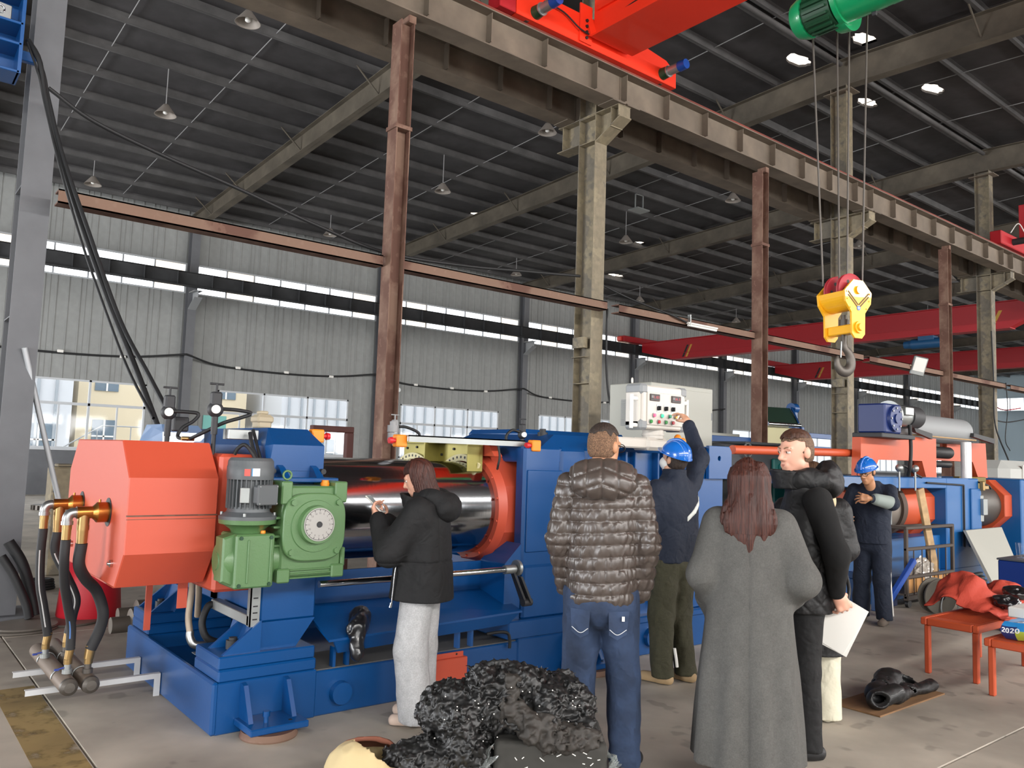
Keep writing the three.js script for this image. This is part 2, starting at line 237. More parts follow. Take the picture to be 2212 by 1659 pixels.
// roof
const roofY = (z) => 11.12 - 0.041 * Math.abs(z + 9.3), rafTop = (z) => roofY(z) - 0.2;
const ceiling = structure(new THREE.Group()); ceiling.name = 'ceiling'; scene.add(ceiling);
ceiling.userData.label = 'dark corrugated roof underside on steel purlins';
const HOLES = [[16.33, -10.07, 0.4, 0.2], [16.6, -8.6, 0.42, 0.22], [20.03, -8.67, 0.42, 0.2], [19.58, -10.11, 0.4, 0.17], [17.07, -26.7, 0.4, 0.3], [17.16, -25.3, 0.4, 0.3], [17.1, -23.66, 0.3, 0.18], [24.9, -25.0, 0.5, 0.25], [27.4, -26.5, 0.5, 0.25], [24.4, -22.2, 0.34, 0.16]];
{
  const ragged = (cx, cz, rx, rz) => Array.from({ length: 22 }, (_, i) => { const t = i / 22 * Math.PI * 2, q = rr(0.86, 1.1); return [cx + rx * q * Math.cos(t), cz + rz * q * Math.sin(t)]; });
  const slopes = [[BZ - 0.3, -9.3], [-9.3, WZ + 0.3]];
  slopes.forEach(([z0, z1], s) => {
    for (let k = -2; k < 10; k++) {
      const xa = bayX(k), xb = bayX(k + 1), hs = HOLES.filter((h) => h[0] > xa && h[0] < xb && h[1] > z0 && h[1] < z1);
      const g = ex([[xa, z0], [xb, z0], [xb, z1], [xa, z1]], 'y', 0, 0.06, hs.map((h) => ragged(...h)));
      const p = g.attributes.position; for (let i = 0; i < p.count; i++) p.setY(i, p.getY(i) + roofY(p.getZ(i))); g.computeVertexNormals();
      M('roof_sheet', g, C.roofSheet, ceiling);
    }
  });
  HOLES.forEach((h) => M('roof_vent', bx(h[0] - h[2] * 1.2, h[0] + h[2] * 1.2, roofY(h[1]) + 0.09, roofY(h[1]) + 0.1, h[1] - h[3] * 1.3, h[1] + h[3] * 1.3), C.frost, ceiling, { label: 'torn open roof vent letting daylight in' }));
  for (let s = -1; s <= 1; s += 2) for (let i = 0; i < 15; i++) {
    const z = -9.3 + s * (0.12 + 1.43 * i), y = rafTop(z); if (z < BZ + 0.2 || z > WZ - 0.2) continue;
    M('purlin', [bx(LX, RX, y, y + 0.2, z - 0.004, z + 0.004), bx(LX, RX, y, y + 0.008, z - s * 0.0, z + s * 0.075), bx(LX, RX, y + 0.192, y + 0.2, z, z + s * 0.075)], C.purlin, ceiling);
  }
  for (let k = -1; k < 9; k++) for (const f of [0.33, 0.67]) for (const [za, zb] of [[BZ + 0.3, -9.3], [-9.3, WZ - 0.3]]) { const x = bayX(k) + BAY * f; M('sag_rod', cy([x, rafTop(za) + 0.1, za], [x, rafTop(zb) + 0.1, zb], 0.011, 0.011, 6), C.dim, ceiling); }
}
for (let k = -1; k < 10; k++) {
  const x = bayX(k), r = thing('roof_rafter', 'sloping brown grey steel I-beam rafter spanning the hall under the roof', 'rafter', [x, 0, 0], 0, 'steel roof rafters');
  const seg = (z0, z1, d0, d1) => { const t0 = rafTop(z0), t1 = rafTop(z1); return [ex([[z0, t0 - 0.016], [z1, t1 - 0.016], [z1, t1], [z0, t0]], 'x', -0.13, 0.13), ex([[z0, t0 - d0], [z1, t1 - d1], [z1, t1 - d1 + 0.016], [z0, t0 - d0 + 0.016]], 'x', -0.13, 0.13), ex([[z0, t0 - d0], [z1, t1 - d1], [z1, t1], [z0, t0]], 'x', -0.006, 0.006)]; };
  M('far_beam', seg(BZ + 0.1, -9.3, 0.5, 0.64), C.rafter, r); M('near_beam', seg(-9.3, WZ - 0.1, 0.64, 0.5), C.rafter, r);
  for (const s of [-1, 1]) for (const i of [2, 5, 8, 11, 13]) { const z = -9.3 + s * (0.12 + 1.43 * i); if (z > BZ + 0.5 && z < WZ - 0.5) for (const q of [-1, 1]) M('knee_brace', cy([q * 0.02, rafTop(z) - 0.46, z], [q * 0.62, rafTop(z) + 0.05, z], 0.022, 0.022, 6), C.rafter, r); }
}
for (let k = 0; k < 9; k++) tag(M('roof_tie_tube', cy([bayX(k) + 0.16, 10.78, -9.2], [bayX(k + 1) - 0.16, 10.78, -9.2], 0.055, 0.055, 12), C.purlin), 'round steel tie tube between the column heads under the ridge', 'tie tube', 'ridge tie tubes');
// columns
function bracket(parent, m, x, reach0, reach1) {      // cantilever arms that carry the crane beams: reach0 to the back, reach1 to the front
  const zf = -9.08, zb = -9.47;
  M('top_plate', bx(x - 0.14, x + 0.14, 7.255, 7.272, zb - reach0, zf + reach1), m, parent);
  M('bracket_arm', [bx(x - 0.006, x + 0.006, 6.86, 7.255, zb - reach0 + 0.02, zb), bx(x - 0.13, x + 0.13, 6.84, 6.856, zb - reach0 - 0.03, zb), bx(x - 0.13, x + 0.13, 6.86, 7.255, zb - reach0 + 0.1, zb - reach0 + 0.112)], m, parent);
  M('bracket_arm', [ex([[zf, 6.8], [zf + reach1 - 0.01, 7.1], [zf + reach1 - 0.01, 7.255], [zf, 7.255]], 'x', x - 0.006, x + 0.006), ex([[zf, 6.79], [zf + reach1 + 0.02, 7.06], [zf + reach1 + 0.02, 7.08], [zf, 6.81]], 'x', x - 0.13, x + 0.13), bx(x - 0.13, x + 0.13, 6.95, 7.255, zf + 0.33, zf + 0.342), bx(x - 0.13, x + 0.13, 7.08, 7.255, zf + reach1 - 0.02, zf + reach1 - 0.008)], m, parent);
}
for (let k = 0; k < 9; k++) {
  const x = bayX(k), m = k ? C.column : C.greyColumn;
  const c = thing('steel_column', ['wide smooth grey steel column beside the hoses, hung with black cables', 'beige patched steel H-column behind the man in the quilted jacket', 'beige steel H-column behind the yellow hook block', 'grey beige steel H-column beside the far orange frame'][k] ?? 'distant steel H-column of the middle row', 'column', [0, 0, 0], 0, k > 3 ? 'distant middle columns' : undefined);
  M('shaft', hbeam('y', 0.05, 10.3, x, MZ, 0.25, 0.39).length ? [bx(x - 0.13, x + 0.13, 0.05, 10.3, -9.096, -9.08), bx(x - 0.13, x + 0.13, 0.05, 10.3, -9.47, -9.454), bx(x - 0.006, x + 0.006, 0.05, 10.3, -9.454, -9.096)] : [], m, c);
  M('base_plate', cb(x - 0.25, x + 0.25, 0, 0.05, MZ - 0.3, MZ + 0.3), m, c);
  M('stiffener', [6.83, 7.255, 4.2, 2.9].map((y) => bx(x - 0.13, x + 0.13, y - 0.012, y, -9.454, -9.096)), m, c);
  if (!k) M('cover_plate', bx(x - 0.19, x + 0.15, 6.6, 8.6, -9.078, -9.05), C.greyColumn, c);
  bracket(c, k ? C.column : C.greyColumn, x, 0.5, 0.51);
  M('cap_plate', bx(x - 0.2, x + 0.2, 10.14, 10.16, -9.6, -8.94), C.beam, c);
  if (k === 1 || k === 2) M('cleat', [bx(x - 0.22, x - 0.13, 3.45, 3.62, -9.4, -9.15), bx(x - 0.22, x - 0.13, 3.3, 3.31, -9.42, -9.12)], m, c);
}
for (let k = 0; k < 3; k++) {
  const x = bayX(k) + BAY / 2 - 0.06, c = thing('rusty_post', ['rust brown steel post standing behind the mill rolls', 'rust brown steel post behind the bare headed man in the black vest', 'rust brown steel post behind the grey roller machine'][k], 'post');
  M('shaft', hbeam('y', 0.02, 7.17, x, -8.7, 0.2, 0.22, 0.014, 0.01, true), C.rust, c);
  M('foot_plate', cb(x - 0.17, x + 0.17, 0, 0.02, -8.87, -8.53), C.rust, c);
  M('head_plate', bx(x + 0.02, x + 0.12, 7.17, 7.27, -8.78, -8.6), C.rust, c); M('splice', [bx(x - 0.12, x + 0.12, 5.75, 5.8, -8.82, -8.58)], C.rust, c);
}
{ // rusty rail between the columns, one piece per half bay
  const xs = [[1.33, 4.9], [5.14, 8.85], [9.12, 12.7], [12.94, 16.66], [16.94, 20.5], [20.74, 24.4], [24.7, 31.9]];
  xs.forEach(([a, b], i) => tag(M('rusty_rail', [bx(a, b, 4.0, 4.015, -8.9, -8.72), bx(a, b, 4.12, 4.135, -8.9, -8.72), bx(a, b, 4.0, 4.135, -8.735, -8.72)], C.rust), 'rust brown horizontal channel rail joining the posts above head height', 'rail', 'rust brown rails'));
}
for (let k = 0; k < 10; k++) for (const [zc, nm, lb] of [[-8.7, 'near', 'dusty crane runway girder with stiffener ribs carrying the orange crane'], [-9.74, 'far', 'dusty crane runway girder on the window side of the middle columns']]) {
  const a = bayX(k) - BAY + 0.004, b = bayX(k) - 0.004; if (k < 1) continue;
  const g = thing('crane_runway_beam', lb, 'crane beam', [0, 0, 0], 0, lb.includes('ribs') ? 'near runway girders' : 'far runway girders');
  M('girder', hbeam('x', a, b, zc, 7.535, 0.52, 0.34, 0.018, 0.012), C.beam, g);
  for (let i = 0; i < 8; i++) { const x = Math.min(b - 0.04, a + 0.04 + i * 1.02); for (const s of [-1, 1]) M('stiffener', bx(x - 0.005, x + 0.005, 7.36, 7.776, zc + s * 0.006, zc + s * 0.13), C.beam, g); }
  M('rail', [bx(a, b, 7.795, 7.81, zc - 0.055, zc + 0.055), bx(a, b, 7.81, 7.88, zc - 0.012, zc + 0.012), bx(a, b, 7.88, 7.925, zc - 0.03, zc + 0.03)], C.rail, g);
  if (k < 5) M('bearing_plate', [bx(a + 0.02, a + 0.3, 7.262, 7.274, zc - 0.17, zc + 0.17), bx(b - 0.3, b - 0.02, 7.262, 7.274, zc - 0.17, zc + 0.17)], C.beam, g);
}
// wall side: columns, brackets and girder
for (let k = 0; k < 11; k++) {
  const x = bayX(k); if (k > 9) break;
  const c = thing('wall_column', 'dim steel H-column standing against the back wall', 'column', [0, 0, 0], 0, 'back wall columns');
  M('shaft', [bx(x - 0.15, x + 0.15, 0, 9.6, BZ + 0.04, BZ + 0.056), bx(x - 0.15, x + 0.15, 0, 9.6, BZ + 0.37, BZ + 0.386), bx(x - 0.006, x + 0.006, 0, 9.6, BZ + 0.05, BZ + 0.37)], C.greyColumn, c);
  M('bracket_arm', [ex([[BZ + 0.386, 6.6], [BZ + 1.0, 6.95], [BZ + 1.0, 7.18], [BZ + 0.386, 7.18]], 'x', x - 0.006, x + 0.006), bx(x - 0.14, x + 0.14, 7.17, 7.19, BZ + 0.386, BZ + 1.02), ex([[BZ + 0.386, 6.58], [BZ + 1.02, 6.93], [BZ + 1.02, 6.95], [BZ + 0.386, 6.6]], 'x', x - 0.14, x + 0.14)], C.grey, c);
}
for (let k = 0; k < 10; k++) {
  const g = thing('wall_crane_girder', 'dark crane girder running along the back wall in front of the clerestory', 'crane beam', [0, 0, 0], 0, 'wall crane girders'), a = bayX(k) + 0.004, b = bayX(k + 1) - 0.004;
  M('girder', hbeam('x', a, b, BZ + 0.78, 7.575, 0.49, 0.3), C.girder, g);
  for (let i = 0; i < 7; i++) M('stiffener', bx(a + 0.5 + i * 1.1, a + 0.512 + i * 1.1, 7.35, 7.8, BZ + 0.79, BZ + 0.92), C.girder, g);
}
// ---------------------------------------------------------------- two-roll rubber mill
const mill = thing('rubber_mixing_mill', 'large blue two-roll rubber mill with polished rolls and orange gear guard', 'machine');
const RY = 1.28, RZ = -5.49, RZ2 = -6.24, RR = 0.368, MF = -4.92, MB = -6.85;
{ // base
  const b = M('base_frame', [cb(1.79, 2.425, 0, 0.30, MF, -5.35, 0.006), cb(1.79, 2.42, 0, 0.30, -6.42, MB, 0.006), cb(1.76, 1.80, 0, 0.307, MF + 0.001, MB, 0.012), bx(1.8, 2.4, 0.0, 0.2, -5.35, -6.42),
    cb(2.42, 4.12, 0, 0.283, MF - 0.01, -5.4), bx(2.42, 4.12, 0, 0.2, -5.4, -6.5), cb(2.42, 4.12, 0, 0.36, -6.5, MB), cb(4.1, 6.45, 0, 0.30, MF, MB), cb(1.79, 2.42, 0.30, 0.374, MF - 0.002, -5.36, 0.01), cb(1.79, 2.42, 0.30, 0.374, -6.42, MB + 0.01, 0.01), cb(4.0, 4.85, 0.30, 0.44, MF, -5.4, 0.01)], C.blue, mill);
  M('boss_disc', cy([2.6, 0.13, MF - 0.01], [2.6, 0.13, MF + 0.035], 0.075, 0.07, 28), C.blue, b); M('boss_disc', cy([5.62, 0.15, MF], [5.62, 0.15, MF + 0.04], 0.085, 0.08, 28), C.blue, b);
  M('deck', bx(2.43, 4.1, 0.283, 0.29, MF - 0.03, -5.38), mat('#6f7071', 0.7, 0.2, { map: T.grime }), b, { label: 'dusty grey deck along the base' });
  for (const [x0, z] of [[1.9, MF], [4.55, MF]]) {
    const f = M('foot_bracket', [cb(x0, x0 + 0.36, 0.045, 0.085, z, z + 0.27, 0.006), ...[x0 + 0.03, x0 + 0.30].map((x) => ex([[z, 0.085], [z + 0.16, 0.085], [z + 0.05, 0.28], [z, 0.29]], 'x', x, x + 0.028))], C.blue, mill);
    M('anchor_bolt', [hexBolt(x0 + 0.13, 0.135, z + 0.17, 0.022, 0.03), cy([x0 + 0.13, 0.085, z + 0.17], [x0 + 0.13, 0.12, z + 0.17], 0.014)], C.blue, f);
    M('bolt_hole', cy([x0 + 0.27, 0.085, z + 0.2], [x0 + 0.27, 0.0865, z + 0.2], 0.012), C.black, f);
    M('floor_pad', lathe([[0, 0], [0.165, 0], [0.17, 0.01], [0.16, 0.043], [0, 0.045]], [x0 + 0.16, 0, z + 0.15], [x0 + 0.16, 1, z + 0.15], 36), C.rust, f, { label: 'round rusty pad under the foot' });
  }
}
function housing(x0, x1, right) { // side frame standing on two bolted feet
  const h = M('side_frame', [cb(x0, x1, 0.62, 1.5, -4.98, -5.14, 0.012), cb(x0, x1, 0.62, 1.5, -6.62, -6.79, 0.012), cb(x0 + 0.02, x1 - 0.02, 0.62, 0.88, -5.1, -6.7, 0.01), cb(x0 + 0.02, x1 - 0.02, 0.62, 1.5, -5.8, -5.95),
    hull([[x0 - 0.07, 0.45, -4.985], [x1 - 0.12, 0.45, -4.985], [x0, 0.62, -4.98], [x1, 0.62, -4.98], [x0 - 0.07, 0.45, -5.34], [x1 - 0.12, 0.45, -5.34], [x0, 0.62, -5.4], [x1, 0.62, -5.4]]),
    hull([[x0 - 0.07, 0.45, -6.44], [x1 - 0.12, 0.45, -6.44], [x0, 0.62, -6.4], [x1, 0.62, -6.4], [x0 - 0.07, 0.45, -6.79], [x1 - 0.12, 0.45, -6.79], [x0, 0.62, -6.79], [x1, 0.62, -6.79]]),
    cb(x0 - 0.26, x1 - 0.01, 0.374, 0.45, -4.93, -5.35, 0.008), cb(x0 - 0.26, x1 - 0.01, 0.374, 0.45, -6.43, -6.83, 0.008)], C.blue, mill);
  for (const z of [-4.97, -5.2, -6.5, -6.8]) M('gusset', ex([[x0 - 0.23, 0.45], [x0 + 0.005, 0.45], [x0 + 0.005, 0.64]], 'z', z - 0.012, z + 0.012), C.blue, h);
  for (const z of [-5.09, -6.62]) { const n = M('foot_bolt', [hexBolt(x0 - 0.12, 0.482, z, 0.042, 0.055), cy([x0 - 0.12, 0.45, z], [x0 - 0.12, 0.525, z], 0.025)], C.dark, h); }
  return h;
}
{
  const h = housing(2.05, 2.42);
  M('cable_channel', [bx(1.985, 2.045, 0.6, 0.87, -4.99, -4.975), bx(1.985, 1.99, 0.6, 0.87, -5.03, -4.975), cb(1.985, 2.045, 0.6, 0.665, -5.0, -5.68, 0.004)], C.galv, h, { label: 'galvanised cable channel' });
  M('channel_slot', [0.64, 0.68, 0.72, 0.77].map((y) => bx(2.0, 2.03, y, y + 0.008, -4.976, -4.9735)), C.black, h);
  // cap on the frame
  const cap = M('frame_cap', [hull([[2.05, 1.52, -5.0], [2.435, 1.52, -5.0], [2.05, 1.52, -6.78], [2.435, 1.52, -6.78], [2.08, 1.73, -5.0], [2.435, 1.73, -5.0], [2.05, 1.72, -5.06], [2.05, 1.72, -6.7], [2.435, 1.73, -6.7], [2.12, 1.84, -5.2], [2.4, 1.84, -5.2], [2.12, 1.84, -6.6], [2.4, 1.84, -6.6]]), cb(2.03, 2.48, 1.495, 1.525, -4.86, -5.15, 0.005), bx(2.05, 2.44, 1.565, 1.57, -4.998, -4.994)], C.blue, mill);
  for (const x of [2.13, 2.36]) M('rib', hull([[x - 0.025, 1.525, -4.88], [x + 0.025, 1.525, -4.88], [x - 0.025, 1.525, -5.0], [x + 0.025, 1.525, -5.0], [x - 0.02, 1.6, -5.0], [x + 0.02, 1.6, -5.0], [x - 0.02, 1.585, -4.96], [x + 0.02, 1.585, -4.96]]), C.blue, cap);
  for (const x of [2.075, 2.42]) M('cap_bolt', cy([x, 1.562, -4.96], [x, 1.562, -5.0], 0.018), C.dark, cap);
  M('breather', [cb(2.17, 2.27, 1.84, 1.94, -5.5, -5.62, 0.012), cb(2.19, 2.25, 1.94, 1.965, -5.52, -5.6, 0.01), cb(2.16, 2.28, 1.88, 1.93, -5.49, -5.63, 0.012)], mat('#a89c84', 0.7), cap, { label: 'beige filter cap' });
  // rear cap of the other bearing, with clear film on it
  M('rear_cover', [hull([[1.75, 1.5, -6.2], [2.05, 1.5, -6.2], [1.75, 1.5, -6.9], [2.05, 1.5, -6.9], [1.75, 1.8, -6.25], [2.05, 1.8, -6.25], [1.78, 1.86, -6.4], [2.05, 1.86, -6.4], [1.78, 1.86, -6.8], [2.05, 1.86, -6.8], [1.75, 1.7, -6.9], [2.05, 1.7, -6.9]])], phy('#7d9cc6', 0.3, { clearcoat: 0.8 }), mill, { label: 'pale film covered rear cover' });
  M('front_duct', [cb(1.86, 2.06, 1.755, 1.82, -5.2, -5.24, 0.004), bx(1.86, 2.06, 1.755, 1.82, -5.24, -5.3)], C.galv, mill, { label: 'stainless cover strip' });
  M('bearing_housing', [cb(1.79, 2.05, 0.8, 1.66, -5.12, -5.86, 0.02), cb(1.79, 2.05, 0.8, 1.66, -5.9, -6.6, 0.02)], C.orange, mill, { label: 'orange bearing housing in shadow' });
  M('bearing_cover', [cy([1.75, RY, RZ], [1.79, RY, RZ], 0.3, 0.3, 32)], C.orange, mill);
}
{ // gear guard
  const g = M('gear_guard', ex([[-5.27, 1.725], [-5.06, 1.508], [-5.06, 1.065], [-5.225, 0.858], [-6.545, 0.858], [-6.71, 1.065], [-6.71, 1.508], [-6.5, 1.725]], 'x', 1.25, 1.77, [], 0.006), C.orange, mill, { label: 'orange octagonal sheet gear guard' });
  M('seam', [bx(1.249, 1.771, 1.283, 1.291, -5.064, -5.056), bx(1.249, 1.771, 1.265, 1.268, -5.062, -5.058)], C.rust, g);
  M('lower_skirt', [bx(1.3, 1.72, 0.82, 0.86, -5.45, -6.3), bx(1.66, 1.72, 0.68, 0.86, -5.36, -5.37), bx(1.62, 1.66, 0.45, 0.86, -5.9, -5.92)], C.orange, g);
  for (const z of [RZ, RZ2]) M('shaft_hole', cy([1.2485, RY, z], [1.247, RY, z], 0.088, 0.088, 36), C.black, g);
  for (const z of [-5.3, -6.45]) M('guard_bolt', [cy([1.25, 0.99, z], [1.235, 0.99, z], 0.022, 0.022, 16), cy([1.235, 0.99, z], [1.222, 0.99, z], 0.012, 0.011, 12)], C.chrome, g);
  // rotary unions feeding water to the rolls
  for (const z of [RZ, RZ2]) {
    const u = M('rotary_union', lathe([[0, 0], [0.06, 0], [0.062, 0.02], [0.062, 0.075], [0.05, 0.085], [0.037, 0.1], [0.037, 0.185], [0.03, 0.19], [0, 0.19]], [1.26, RY, z], [0, RY, z], 32), C.bronze, mill, { label: 'bronze rotary union' });
    M('outlet_branch', [cy([1.115, RY, z], [1.115, RY - 0.075, z], 0.034, 0.034, 24), cy([1.115, RY - 0.075, z], [1.115, RY - 0.105, z], 0.037, 0.037, 6), cy([1.115, RY - 0.105, z], [1.115, RY - 0.185, z], 0.033, 0.03, 20)], C.brass, u);
    M('grease_nipple', cy([1.2, RY + 0.06, z], [1.2, RY + 0.078, z], 0.006), C.bronze, u);
    M('elbow', [tb([[1.085, RY, z], [1.06, RY, z], [1.04, RY - 0.008, z], [1.028, RY - 0.03, z], [1.028, RY - 0.06, z]], 0.03, 24, 16), cy([1.09, RY, z], [1.072, RY, z], 0.036), cy([1.028, RY - 0.05, z], [1.028, RY - 0.072, z], 0.034)], C.steel, u, { label: 'grey cast elbow' });
    M('hose_fitting', [cy([1.028, RY - 0.072, z], [1.028, RY - 0.1, z], 0.029, 0.029, 6), cy([1.028, RY - 0.1, z], [1.028, RY - 0.16, z], 0.026, 0.025, 18)], C.brass, u);
  }
}
{ // rolls and the right hand bearing
  for (const z of [RZ, RZ2]) {
    const r = M('roll', cy([2.42, RY, z], [4.0, RY, z], RR, RR, 96), C.roll, mill, { label: 'mirror polished steel roll' });
    M('roll_journal', cy([1.77, RY, z], [2.42, RY, z], 0.2, 0.2, 40), C.steel, r);
    const bb = M('bearing_block', [ex(circ(z, RY, 0.48, 8, Math.PI / 8, Math.PI * 2 + Math.PI / 8).map(([a, b]) => [Math.max(-6.62, Math.min(-5.12, a)), b]), 'x', 4.06, 4.62, [], 0.012), cy([3.99, RY, z], [4.06, RY, z], 0.415, 0.44, 64), cy([4.62, RY, z], [4.7, RY, z], 0.2, 0.2, 32)], C.orange, mill, { label: 'orange octagonal roll bearing block' });
    for (let i = 0; i < 14; i++) { const t = i / 14 * Math.PI * 2; M('ring_bolt', hexBolt(3.985, RY + 0.4 * Math.cos(t), z + 0.4 * Math.sin(t), 0.012, 0.014, 'x'), C.orange, bb); }
  }
  // stock guide plates shaped round the rolls
  const arc = (z, R) => circ(z, RY, R, 24, 0.35, Math.PI - 0.35);
  const pts = [[-5.26, 1.575], [-5.26, 1.81], [-6.42, 1.81], [-6.42, 1.64], ...circ(RZ2, RY, 0.4, 16, Math.PI - 1.05, 1.05).filter(([a]) => a > -6.4 && a < -5.88), [-5.87, 1.6], ...circ(RZ, RY, 0.4, 16, Math.PI - 1.0, 1.0).filter(([a]) => a > -5.86 && a < -5.27)];
  const gp = M('stock_guide', [ex(pts, 'x', 3.92, 3.95), bx(3.78, 3.95, 1.6, 1.81, -5.87, -5.855), bx(3.8, 3.95, 1.575, 1.81, -5.27, -5.262), bx(3.8, 3.95, 1.795, 1.81, -5.27, -6.4)], C.olive, mill, { label: 'olive brass stock guide plate' });
  for (const z of [RZ, RZ2]) {
    const ring = (R0, R1, a0, a1) => [...circ(z, RY, R1, 20, a0, a1), ...circ(z, RY, R0, 20, a1, a0).map((p) => p)];
    const a0 = 0.95, a1 = 2.2, outer = [], inner = []; for (let i = 0; i <= 20; i++) { const t = a0 + (a1 - a0) * i / 20; outer.push([z + 0.43 * Math.cos(t), RY + 0.43 * Math.sin(t)]); inner.unshift([z + 0.375 * Math.cos(t), RY + 0.375 * Math.sin(t)]); }
    const rim = M('guide_rim', ex([...outer, ...inner], 'x', 3.9, 3.92), C.cream, gp);
    for (let i = 0; i < 9; i++) { const t = a0 + 0.08 + (a1 - a0 - 0.16) * i / 8; M('rim_hole', cy([3.9005, RY + 0.405 * Math.sin(t), z + 0.405 * Math.cos(t)], [3.8985, RY + 0.405 * Math.sin(t), z + 0.405 * Math.cos(t)], 0.011, 0.011, 12), C.black, gp); }
  }
  M('guide_bolt', [[-5.4, 1.76], [-5.62, 1.75], [-5.8, 1.7], [-6.0, 1.75], [-6.2, 1.76], [-6.36, 1.75]].map(([z, y]) => hexBolt(3.915, y, z, 0.012, 0.012, 'x')), C.dark, gp);
  M('guide_holder', hull([[3.97, 1.7, -5.13], [4.05, 1.7, -5.13], [3.97, 1.83, -5.3], [4.05, 1.83, -5.3], [3.97, 1.7, -5.4], [4.05, 1.7, -5.4], [3.97, 1.78, -5.2], [4.05, 1.78, -5.2]]), C.orange, mill, { label: 'orange holder of the stock guide' });
  // safety bar over the rolls
  const bar = M('safety_bar', [bx(3.12, 4.22, 1.785, 1.835, -5.06, -5.05), bx(3.12, 4.22, 1.825, 1.835, -5.12, -5.05)], C.galv, mill, { label: 'galvanised safety bar' });
  void bar;
  for (const [x, y, z, s] of [[3.09, 1.79, -5.12, -1], [4.27, 1.795, -4.99, -1], [2.47, 1.8, -5.2, 1]]) { const e = M('emergency_stop', cb(x - 0.045, x + 0.045, y - 0.045, y + 0.045, z - 0.04, z + 0.03, 0.008), C.safety, mill, { label: 'orange emergency stop box with red button' }); M('button', [cy([x + s * 0.045, y, z], [x + s * 0.075, y, z], 0.016, 0.016, 14), cy([x + s * 0.07, y, z], [x + s * 0.095, y, z], 0.026, 0.022, 18)], C.ered, e); }
  M('bar_cable', tb([[3.95, 1.785, -5.06], [3.96, 1.7, -5.05], [3.955, 1.63, -5.06], [3.98, 1.6, -5.1]], 0.009, 20, 8), C.cableBlack, mill);
}
{ // tray and rod under the rolls
  const t = M('tray', [hull([[2.47, 0.49, -4.86], [4.08, 0.53, -4.86], [2.47, 0.475, -4.86], [4.08, 0.515, -4.86], [2.47, 0.64, -5.3], [4.08, 0.64, -5.3], [2.47, 0.62, -5.3], [4.08, 0.62, -5.3]]), hull([[2.5, 0.49, -4.86], [4.08, 0.53, -4.86], [2.56, 0.39, -4.9], [3.98, 0.43, -4.9], [2.5, 0.49, -4.88], [4.08, 0.53, -4.88], [2.56, 0.39, -4.92], [3.98, 0.43, -4.92]]), bx(2.46, 4.1, 0.62, 0.86, -5.32, -5.3)], C.blue, mill, { label: 'blue collecting tray' });
  for (const x of [2.55, 2.65, 3.55, 3.67]) M('tray_bracket', bx(x, x + 0.02, 0.29, 0.42, -5.0, -4.95), C.blue, t);
  const rod = M('knife_rod', cy([2.36, 0.855, -4.82], [3.95, 0.855, -4.82], 0.022, 0.022, 20), C.chrome, mill, { label: 'chrome rod across the mill' });
  M('rod_collar', [cy([3.86, 0.855, -4.82], [3.96, 0.855, -4.82], 0.033, 0.033, 24), cy([3.97, 0.862, -4.82], [3.995, 0.862, -4.82], 0.06, 0.06, 28)], C.galv, rod);
  M('rod_arm', [hull([[3.93, 0.84, -4.8], [3.95, 0.84, -4.8], [3.93, 0.84, -4.84], [3.95, 0.84, -4.84], [4.05, 0.6, -4.79], [4.07, 0.6, -4.79], [4.05, 0.6, -4.85], [4.07, 0.6, -4.85]]), hull([[3.99, 0.8, -4.78], [4.01, 0.8, -4.78], [3.99, 0.8, -4.82], [4.01, 0.8, -4.82], [4.09, 0.6, -4.77], [4.11, 0.6, -4.77], [4.09, 0.6, -4.83], [4.11, 0.6, -4.83]]), cy([4.04, 0.6, -4.81], [4.12, 0.6, -4.81], 0.03)], C.dark, rod);
  const ob = M('guard_box', [cb(3.24, 3.58, 0.02, 0.25, -4.86, -4.91, 0.005), bx(3.24, 3.56, 0.25, 0.285, -4.9, -4.89)], C.orange, mill, { label: 'orange cover plate on the base' });
  M('plate_hole', cy([3.5, 0.27, -4.889], [3.5, 0.27, -4.8885], 0.008), C.black, ob);
  M('tray_cable', tb([[3.8, 0.37, -4.93], [3.9, 0.38, -4.9], [3.98, 0.36, -4.9], [4.0, 0.3, -4.9], [4.0, 0.25, -4.9]], 0.012, 24, 8), C.cableBlack, mill);
}
